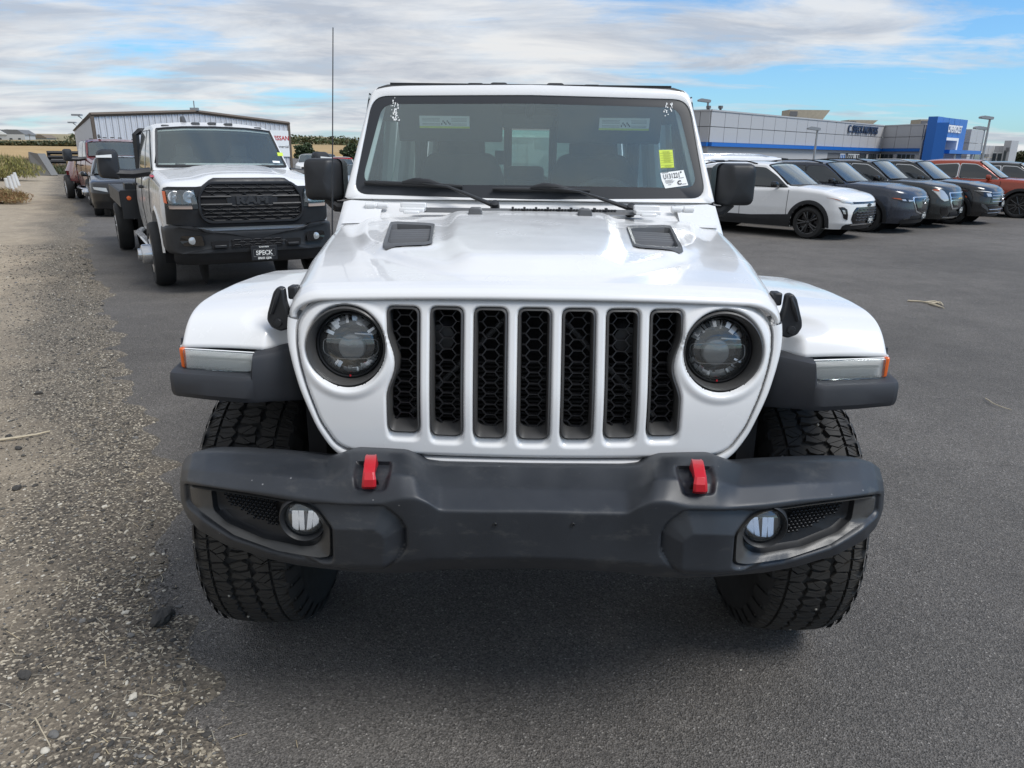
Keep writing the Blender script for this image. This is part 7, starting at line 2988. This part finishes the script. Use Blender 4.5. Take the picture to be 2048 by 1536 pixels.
def face_truck(car, root):
    # black grille surround with the raised hood line
    sur = [(-.93, .86), (-.93, 1.02), (-.60, 1.02), (-.56, 1.24), (-.50, 1.315), (-.40, 1.36), (.40, 1.36), (.50, 1.315), (.56, 1.24), (.60, 1.02), (.93, 1.02), (.93, .86), (.60, .80), (-.60, .80)]
    sur = [(-.96, .84), (-.96, .98), (-.95, 1.27), (-.56, 1.27), (-.42, 1.37), (.42, 1.37), (.56, 1.27), (.95, 1.27), (.96, .98), (.96, .84), (.58, .80), (-.58, .80)]
    fpatch(car, sur, 'grille_surround', 'blackpl', root, lift=.016, thick=.03, n=80)
    gr = rpoly([(-.52, .86), (.52, .86), (.60, .94), (.60, 1.16), (.50, 1.31), (-.50, 1.31), (-.60, 1.16), (-.60, .94)], .05, 4)
    fpatch(car, gr, 'grille', 'dark', root, lift=.040, thick=.012, n=60)
    rng_ = [np.append(gr, gr[:1], 0)]
    Pg = resamp(gr, 70)
    MB().tube(np.vstack([np.stack([Pg[:, 0], car.yf(Pg[:, 0], Pg[:, 1]) - .06, Pg[:, 1]], 1)] * 1 + [np.array([[Pg[0, 0], float(car.yf(Pg[0, 0], Pg[0, 1])) - .06, Pg[0, 1]]])]), .020, 6, cap=False).build('grille_rim', 'blackpl', root)
    inside = lambda x, z: sdf(gr, np.array([[x, z]]))[0][0] < .02
    hexrow(car, root, -.58, .58, .88, 1.05, 6, 4, lift=.056, clipf=inside)
    hexrow(car, root, -.54, .54, 1.17, 1.30, 6, 3, lift=.056, clipf=inside)
    for z in (1.065, 1.155):
        for a, b in ((-.59, -.24), (.24, .59)):
            xs = np.linspace(a, b, 10)
            MB().tube(np.stack([xs, car.yf(xs, np.full(10, z)) - .058, np.full(10, z)], 1), .014, 5).build('grille_bar', 'blackpl', root)
    y0 = float(car.yf(0, 1.11)) - .075
    MB().box((0, y0 + .03, 1.11), (.60, .03, .12)).build('name_bar', 'blackpl', root, bevel=.01)
    text('RAM', .120, 'ramletter', frame((0, y0 + .012, 1.11), (1, 0, 0), (0, 0, 1), (0, -1, 0)), root, 'raised_letters', depth=.010, bold=.006, sx=1.55)
    # headlamps
    hl = [(.60, 1.02), (.93, 1.02), (.965, 1.10), (.965, 1.24), (.64, 1.24)]
    for o in fpatch(car, hl, 'headlamp', 'gloss', root, True, lift=.046, thick=.012):
        pass
    for s_ in (-1, 1):
        for xb, r_ in ((.700, .070), (.850, .072)):
            yb_ = float(car.yf(xb, 1.155)) - .060
            MB().lathe([(r_, .006), (r_ * .98, -.004), (r_ * .90, -.007), (r_ * .62, -.004), (r_ * .36, -.003), (r_ * .30, -.010), (.0005, -.012)], (s_ * xb, yb_, 1.155), (0, 1, 0), 22).build('lamp_reflector', 'facet', root)
    fpatch(car, [(.625, 1.075), (.925, 1.075), (.935, 1.236), (.645, 1.236)], 'lamp_lens', 'lens', root, True, lift=.082)
    fpatch(car, [(.935, 1.08), (.965, 1.09), (.968, 1.22), (.94, 1.22)], 'side_signal', 'orange', root, True, lift=.062)
    fpatch(car, [(.68, 1.02), (.92, 1.02), (.925, 1.06), (.68, 1.06)], 'turn_lamp', mat('clear_amber', (.36, .27, .22), .2, coat=.5), root, True, lift=.062)
    # bumper
    bm = rpoly([(-.98, .50), (.98, .50), (1.0, .56), (1.0, .80), (.96, .83), (.70, .82), (.60, .755), (-.60, .755), (-.70, .82), (-.96, .83), (-1.0, .80), (-1.0, .56)], .03, 3)
    P = resamp(bm, 120)
    R_ = []
    yb = lambda x: float(np.interp(abs(x), [0, .6, .85, 1.0], [-.10, -.08, .0, .16]))
    c = np.array([0, .66])
    for k, dy_ in ((1., .35), (1., .03), (.985, .008), (.955, -.004), (.90, -.006), (.5, -.006), (.05, -.006)):
        q = c + (P - c) * k
        R_.append(np.stack([q[:, 0], [yb(x) + dy_ for x in q[:, 0]], q[:, 1]], 1))
    bmp = MB().rings(R_, cap1=True).build('bumper', 'blackpl', root, smooth=50)
    # air dam
    A = np.array([[(x, yb(x) + .02, .51), (x, yb(x) + .05, .42), (x * .97, yb(x) + .12, .36), (x * .97, yb(x) + .3, .36)] for x in np.linspace(-.93, .93, 30)])
    MB().grid(A).build('air_dam', 'blackpl', bmp)
    for s in (-1, 1):
        R8 = rpoly([(s * .60, .60), (s * .82, .60), (s * .86, .66), (s * .84, .72), (s * .62, .72)], .02, 3)
        patch(np.stack([R8[:, 0], [yb(x) - .010 for x in R8[:, 0]], R8[:, 1]], 1), 'fog_pocket', 'gloss', bmp, (0, -.001, 0))
        MB().lathe([(.045, -.02), (.042, -.03), (.02, -.036), (.0005, -.038)], (s * .73, yb(.73) + .0, .66), (0, 1, 0), 20).build('fog_lamp', 'lampglass', bmp)
        MB().prism(rpoly([(s * .34, .555), (s * .52, .555), (s * .53, .65), (s * .33, .65)], .02, 3), yb(.4) - .016, yb(.4) + .02, 'y').build('hook_pocket', 'dark', bmp, smooth=0)
        MB().box((s * .43, yb(.4) - .02, .585), (.14, .03, .035)).build('tow_hook', 'blackpl', bmp, bevel=.008)
    MB().prism([(-.30, .57), (.30, .57), (.30, .66), (-.30, .66)], -.112, -.05, 'y').build('bumper_intake', 'dark', bmp, smooth=0)
    for (i, j) in [(i, j) for j in range(3) for i in range(5)]:
        x = -.24 + i * .12 + (.06 if j % 2 else 0)
        z = .585 + j * .03
        MB().tube([(x - .05, -.116, z), (x - .03, -.116, z + .014), (x + .03, -.116, z + .014), (x + .05, -.116, z)], .005, 4).build('honeycomb_bar', 'blackpl', bmp, smooth=0)
    plate(root, (.06, -.135, .49), 0, .31, .18, True)


ram = Car(3.75, 2.00, .52, [(0, 1.20), (.06, 1.27), (.20, 1.315), (.8, 1.37)], (1.42, 1.42), [(2.05, 1.97), (2.5, 2.03), (3.3, 2.02), (3.66, 1.98)], (3.74, 1.34), 1.34, (1.0, 5.2), .405,
          [(.5, .10), (.8, .06), (1.0, .03), (1.27, .05), (1.4, .12)], d=.30, n=2.6, m=3.2, crown=.055, side=[(.52, .96), (.70, .985), (.95, 1.0), (1.2, .985), (1.4, .955)], wr=.80,
          back=[(.5, 0.), (1.4, 0.)])
P = PZ(352, 568)
loc, rz = place_by_wheel(HT, ram, P, SC)
ram.wheels = (1.0, 40.)
truck = thing('flatbed_truck', 'big white crew cab flatbed truck with a black grille parked left of the SUV', 'truck', loc, rz, 'trucks along the lane on the left', SC)


def build_truck(root, car, paintm, bed, y_rear, flat=True):
    G = car.body()
    C = (G[:-1, :-1] + G[1:, 1:]) / 2
    keep = ~((np.hypot((C[..., 1] - 1.0) * .95, C[..., 2] - .45) < .53) & (C[..., 0] > car.W * .34))
    mb = MB().grid(G, keep=keep)
    mb.mirror()
    T = car.top(G)
    # power dome in the middle of the hood
    xx = np.abs(T[..., 0])
    T[..., 2] += .045 * sstep(.56, .40, xx) * sstep(.02, .22, T[..., 1]) * sstep(1.5, 1.2, T[..., 1])
    mb.grid(T)
    mb.build('body', paintm, root, weld=2e-4, smooth=40)
    cabin_with_opening(car, paintm, root)
    for s in (-1, 1):
        x = car.W / 2
        a = np.linspace(-.2, math.pi + .2, 30)
        mb = MB().grid(np.array([[(s * xx_, 1.0 + .52 * math.cos(t), .45 + .52 * math.sin(t)) for xx_ in (x * .5, x - .01)] for t in a]))
        mb.lathe([(.5, 0), (.001, 0)], (s * x * .5, 1.0, .45), (s, 0, 0), 20)
        mb.build('wheel_well', 'dark', root, smooth=0)
        mb = MB().grid(np.array([[(s * xx_, 1.0 + r_ * math.cos(t), .45 + r_ * math.sin(t)) for xx_, r_ in ((x - .06, .50), (x + .012, .50), (x + .014, .53), (x - .01, .57))] for t in np.linspace(.05, math.pi - .05, 30)]))
        mb.build('arch_trim', paintm, root)
        # front hub sticks out on a dual wheel truck
        w = road_wheel(root, s * (x - .015), 1.0, .405, .245, s, 'eight', 'alum', .60)
        mb = MB().lathe([(.235, .03), (.225, .07), (.15, .10), (.13, .11), (.125, .21), (.115, .225), (.08, .235), (.075, .27), (.0005, .275)], (0, 0, 0), (s, 0, 0), 24)
        mb.build('hub', 'silver', w)
        for dx_ in (.02, -.30):
            road_wheel(root, s * (x + .13 + dx_), y_rear, .405, .245, s, 'eight', 'alum', .60)
        # doors, glass, handles, step
        for yd in (1.52, 2.60, 3.66):
            zz = np.linspace(.60, 1.32, 12)
            MB().tube(np.stack([s * (car.hw(zz) + .0015), np.full(12, yd), zz], 1), .006, 4).build('door_gap', 'dark', root, smooth=0)
        for yh in (2.42, 3.46):
            xh = float(car.hw(1.18))
            MB().tube([(s * xh, yh - .11, 1.18), (s * (xh + .04), yh - .07, 1.18), (s * (xh + .04), yh + .07, 1.18), (s * xh, yh + .11, 1.18)], .020, 6).build('door_handle', 'blackpl', root)
        MB().tube([(s * (x - .03), 1.55, .48), (s * (x + .04), 1.62, .44), (s * (x + .04), 3.6, .44), (s * (x - .03), 3.68, .48)], .05, 8, squash=.7).build('side_step', paintm if flat else 'silver', root)
        # towing mirror
        xm = car.W / 2 - .06
        A0 = resamp(rpoly([(0, 0), (.24, .02), (.26, .10), (.25, .34), (.20, .38), (.03, .38), (0, .33)], .04, 5), 50)
        cc_ = A0.mean(0)
        R_ = []
        for k, dy_ in ((.93, .14), (1, .13), (1, .04), (.88, -.02), (.5, -.04), (.03, -.045)):
            p = cc_ + (A0 - cc_) * k
            R_.append(np.stack([s * (xm + .34 + p[:, 0]), np.full(len(p), 1.72 + dy_), 1.30 + p[:, 1]], 1))
        mr = MB().rings(R_, cap0=True, cap1=True).tube([(s * (xm - .02), 1.74, 1.40), (s * (xm + .2), 1.76, 1.37), (s * (xm + .42), 1.76, 1.38)], [.07, .075, .075], 8, squash=.8).build('door_mirror', 'blackpl', root, smooth=40)
        if flat:
            patch([(s * (xm + .42), 1.675, 1.575), (s * (xm + .60), 1.675, 1.575), (s * (xm + .60), 1.675, 1.60), (s * (xm + .42), 1.675, 1.615)], 'mirror_lamp', 'whiteline', mr, (0, -.02, 0), .006)
    zt_, zb_ = 1.93, 1.43
    for poly in ([(1.78, zb_), (2.56, zb_ - .03), (2.56, zt_), (2.30, zt_), (2.12, 1.78)], [(2.64, zb_ - .03), (3.46, zb_ - .01), (3.50, zt_ - .05), (3.30, zt_), (2.64, zt_)]):
        c = np.mean(poly, 0)
        spatch(car, rpoly(c + (np.array(poly) - c) * [1.05, 1.07], .05, 4), 'window_trim', 'blackpl', root, .003, .005)
        spatch(car, rpoly(poly, .05, 4), 'side_window', 'wsglass', root, .010, .004)
    ys = np.linspace(car.cowl[0] + .05, car.roof[0][0] - .03, 12)
    A = []
    for y in ys:
        P_ = car.cab_sec(y)
        we = P_[3, 0] * .95
        A.append([(we * q, y + sstep(car.roof[0][0] + .5, car.cowl[0], y) * .26 * (abs(we * q) / (car.W / 2)) ** 2 - .008, np.interp(abs(we * q), P_[::-1][:5, 0], P_[::-1][:5, 1]) + .012) for q in np.linspace(-1, 1, 15)])
    A = np.array(A)
    MB().grid(A).build('windscreen', 'carws', root, smooth=60)
    P0 = np.vstack([A[0], A[:, -1], A[-1][::-1], A[:, 0][::-1]])
    MB().tube(np.vstack([P0, P0[:1]]), .016, 5, cap=False).build('windscreen_seal', 'blackpl', root)
    # roof marker lamps and aerial fin
    for x_ in (-.62, -.22, 0.0, .22, .62):
        z_ = 2.03 - .05 * (x_ / .62) ** 2
        MB().prism(rpoly([(x_ - .055, z_), (x_ + .055, z_), (x_ + .045, z_ + .032), (x_ - .045, z_ + .032)], .01, 3), 2.20, 2.36, 'y').build('marker_lamp', 'greypl', root, bevel=.008)
    MB().prism([(2.42, 2.03), (2.74, 2.03), (2.72, 2.13), (2.66, 2.15)], -.36, -.30, 'x').build('aerial_fin', 'greypl', root, bevel=.012)
    MB().box((0, (y_rear + 1.0) / 2, .56), (.8, y_rear, .16)).build('chassis', 'under', root, smooth=0)
    MB().tube([(-1., y_rear, .42), (1., y_rear, .42)], .09, 8).tube([(-.8, 1., .42), (.8, 1., .42)], .06, 8).build('axle', 'under', root)
    wv = MB()
    A = lambda u, v: None
    wipe = [np.array([x_, car.cowl[0] + .10, 1.475]) for x_ in (-.62, -.05, .05, .70)]
    MB().tube([(-.62, car.cowl[0] + .19, 1.50), (-.1, car.cowl[0] + .07, 1.47)], .012, 5).tube([(.0, car.cowl[0] + .14, 1.51), (.6, car.cowl[0] + .16, 1.485)], .012, 5).build('wiper', 'blackpl', root)


build_truck(truck, ram, 'twhite', None, 5.20)
face_truck(ram, truck)
for s in (-1, 1):
    patch([(s * .83, 1.02, 1.355), (s * .93, 1.30, 1.36), (s * .955, 1.30, 1.33), (s * .955, 1.05, 1.31)], 'hood_badge', 'blackpl', truck, (s * .012, 0, .012), .008)
    patch([(s * .90, 1.08, 1.338), (s * .945, 1.26, 1.352), (s * .957, 1.26, 1.336), (s * .957, 1.10, 1.322)], 'badge_accent', 'red', truck, (s * .024, 0, .022), .004)
# stickers low in the windscreen
patch([(.62, 1.50, 1.52), (.72, 1.51, 1.515), (.72, 1.48, 1.49), (.62, 1.47, 1.495)], 'stock_sticker', 'papw', truck, (0, -.03, .03), .004)
patch([(.72, 1.62, 1.62), (.80, 1.64, 1.62), (.80, 1.60, 1.575), (.72, 1.58, 1.575)], 'price_tag', 'papy', truck, (0, -.03, .04), .004)
# flat deck with headache rack
dk = MB().box((0, 5.35, 1.02), (2.42, 3.1, .06)).build('deck_plate', 'blackpl', truck, smooth=0)
for s in (-1, 1):
    MB().box((s * 1.215, 5.35, .93), (.03, 3.1, .24)).build('deck_skirt', 'blackpl', truck, smooth=0)
    MB().box((s * .97, 3.80, .85), (.48, .02, .44)).build('skirt_end', 'blackpl', truck, smooth=0)
    MB().lathe([(.035, 0), (.033, -.015), (.0005, -.02)], (s * 1.10, 3.79, .95), (0, 1, 0), 14).build('marker_lamp', 'orange', truck)
    MB().box((s * 1.08, 5.95, .55), (.30, .02, .60)).build('mud_flap', 'blackpl', truck, smooth=0)
    MB().tube([(s * .90, 3.86, 1.0), (s * .88, 3.86, 1.90), (s * .80, 3.86, 1.96)], .05, 4).build('rack_post', 'blackpl', truck, smooth=0)
MB().tube([(-.82, 3.86, 1.95), (.82, 3.86, 1.95)], .05, 4).build('rack_bar', 'blackpl', truck, smooth=0)
for x_ in (-.45, -.15, .15, .45):
    MB().tube([(x_, 3.86, 1.05), (x_, 3.86, 1.93)], .02, 4).build('rack_bar', 'blackpl', truck, smooth=0)
MB().box((-.95, 4.6, 1.10), (.30, .40, .10)).build('tool_tray', 'blackpl', truck, smooth=0)

# dark car behind the truck
HB = np.array([.50, -.866])
ck = Car(4.9, 1.86, .22, [(0, .78), (.12, .84), (.3, .88), (.8, .94)], (1.35, 1.00), [(2.15, 1.44), (2.7, 1.47), (3.3, 1.44), (3.9, 1.28)], (4.5, 1.04), .98, (.95, 3.75), .335,
         [(.22, .1), (.4, .02), (.6, 0), (.75, .02), (1., .15)])


def face_f(car, root):
    fpatch(car, [(-.5, .38), (.5, .38), (.5, .70), (-.5, .70)], 'grille', 'gloss', root)
    fpatch(car, [(.54, .64), (.84, .70), (.86, .76), (.56, .74)], 'headlamp', 'lampglass', root, True)


loc, rz = place_by_wheel(HB, ck, PZ(197, 431), SC)
build_car('parked_sedan', 'dark brown black sedan between the white flatbed truck and the maroon truck', loc, rz, ck, 'black',
          [([(1.62, 1.01), (2.66, 1.0), (2.66, 1.38), (2.35, 1.38), (1.95, 1.22)], 'wsglass', 'silver'), ([(2.72, 1.0), (3.8, 1.03), (3.5, 1.30), (2.72, 1.38)], 'wsglass', 'silver')],
          mirror=(1.78, 1.0, .20, .14), mirror_mat='black', doors=(1.55, 2.68), face=face_f, clad=False, cat='car', group='dark sedan behind the truck', rimmat='alum')

# maroon dual wheel pickup
def face_g(car, root):
    fpatch(car, [(-.55, .72), (.55, .72), (.60, 1.20), (.45, 1.33), (-.45, 1.33), (-.60, 1.20)], 'grille', 'silver', root, lift=.02, thick=.03)
    fpatch(car, [(-.50, .78), (.50, .78), (.54, 1.18), (.40, 1.28), (-.40, 1.28), (-.54, 1.18)], 'grille_mesh', 'gloss', root, lift=.05)
    fpatch(car, [(.62, 1.03), (.95, 1.05), (.965, 1.22), (.64, 1.22)], 'headlamp', 'lampglass', root, True, lift=.03)
    A = [[(x, float(np.interp(abs(x), [0, .7, 1.], [-.08, -.05, .12])), z) for z in (.45, .52, .74, .78)] for x in np.linspace(-1, 1, 20)]
    MB().grid(np.array(A)).build('bumper', 'silver', root)


ram2 = Car(3.75, 2.00, .52, [(0, 1.20), (.06, 1.27), (.20, 1.315), (.8, 1.37)], (1.42, 1.42), [(2.05, 1.90), (2.5, 1.97), (3.3, 1.96), (3.66, 1.92)], (3.74, 1.36), 1.36, (1.0, 40.), .405,
           [(.5, .10), (.8, .06), (1.0, .03), (1.27, .05), (1.4, .12)], d=.30, n=2.6, m=3.2, crown=.055, side=[(.52, .96), (.70, .985), (.95, 1.0), (1.2, .985), (1.4, .955)], wr=.80, back=[(.5, 0.), (1.4, 0.)])
P = PZ(213, 404)
ram2.wheels = (1.0, 5.2)
HM = np.array([.60, -.80])
# stands so that the rear outer wheel is at the photographed spot
rz = rot_for(HM)
lx, ly = -1.15 * SC, 5.05 * SC
P = PZ(143, 397)
loc = (P[0] - (math.cos(rz) * lx - math.sin(rz) * ly), P[1] - (math.sin(rz) * lx + math.cos(rz) * ly), 0.)
dual = thing('pickup_truck', 'maroon crew cab pickup with wide double rear wheels at the far end of the lane', 'pickup', loc, rz, 'trucks along the lane on the left', SC)
ram2.wheels = (1.0, 40.)
build_truck(dual, ram2, 'maroon', None, 5.05, False)
face_g(ram2, dual)
A = np.array([[(s_ * w, y, z) for s_ in (1,) for w, z in ((.90, .56), (.985, .62), (1.0, .95), (.975, 1.38), (.90, 1.39), (.88, 1.0))] for y in np.linspace(3.80, 6.35, 24)])
A[..., 0] += .22 * (np.exp(-((A[..., 1] - 5.05) / .52) ** 2)) * (A[..., 2] < 1.30) * np.interp(A[..., 2], [.5, .9, 1.2, 1.3], [1., 1., .6, 0])
Cc = (A[:-1, :-1] + A[1:, 1:]) / 2
kp = ~((np.hypot(Cc[..., 1] - 5.05, Cc[..., 2] - .42) < .50) & (Cc[..., 2] < .9))
mb = MB().grid(A, keep=kp).mirror()
mb.box((0, 3.80, .98), (1.9, .04, .76)).box((0, 6.35, .98), (1.9, .05, .76)).box((0, 5.1, .66), (1.8, 2.5, .04))
mb.build('cargo_bed', 'maroon', dual, smooth=35)

# small vehicles seen beside the SUV's left mirror
cs = crossover(L=4.6, W=1.83, H=1.58)
PKG = 'vehicles beyond the left door mirror'
for (px, py, Y, hd_, pm, H_, lab) in ((618, 322, 42., (.2, -.98), 'white', 309, 'white pickup cab just left of the SUV door mirror'),
                                      (690, 360, 24., (-.1, -.99), 'steelblue', 331, 'pale blue car squeezed between the left mirror and the windscreen pillar'),
                                      (688, 345, 38., (.3, -.95), 'white', 315, 'white vehicle with a red stripe behind the pale blue car')):
    b = PY(px, 330, Y)
    top_ = PY(px, H_, Y)[2]
    sc_ = top_ / 1.58
    rz = rot_for(np.array(hd_))
    r = build_car('parked_vehicle', lab, (b[0], Y, 0), rz, cs, pm, side_wins(cs, 1.46, 2.52, 3.7, 4.05, 1.47, 1.055), scale=sc_, face=face_e, clad=False, group=PKG, cat='car')
    if 'stripe' in lab:
        MB().box((0, 1.93, 1.52), (1.45, .04, .06)).build('red_stripe', 'red', r, smooth=0)
# row of further vehicles along the lot's back edge
for (px, Y, pm, lab) in ((652, 40., 'graph', 'dark car hidden for the most part by the left door mirror'),):
    b = PY(px, 320, Y)
    build_car('parked_vehicle', lab, (b[0], Y, 0), rot_for(np.array([.3, -.95])), cs, pm, side_wins(cs, 1.46, 2.52, 3.7, 4.05, 1.47, 1.055), scale=.9, face=face_e, clad=False, group=PKG, cat='car')
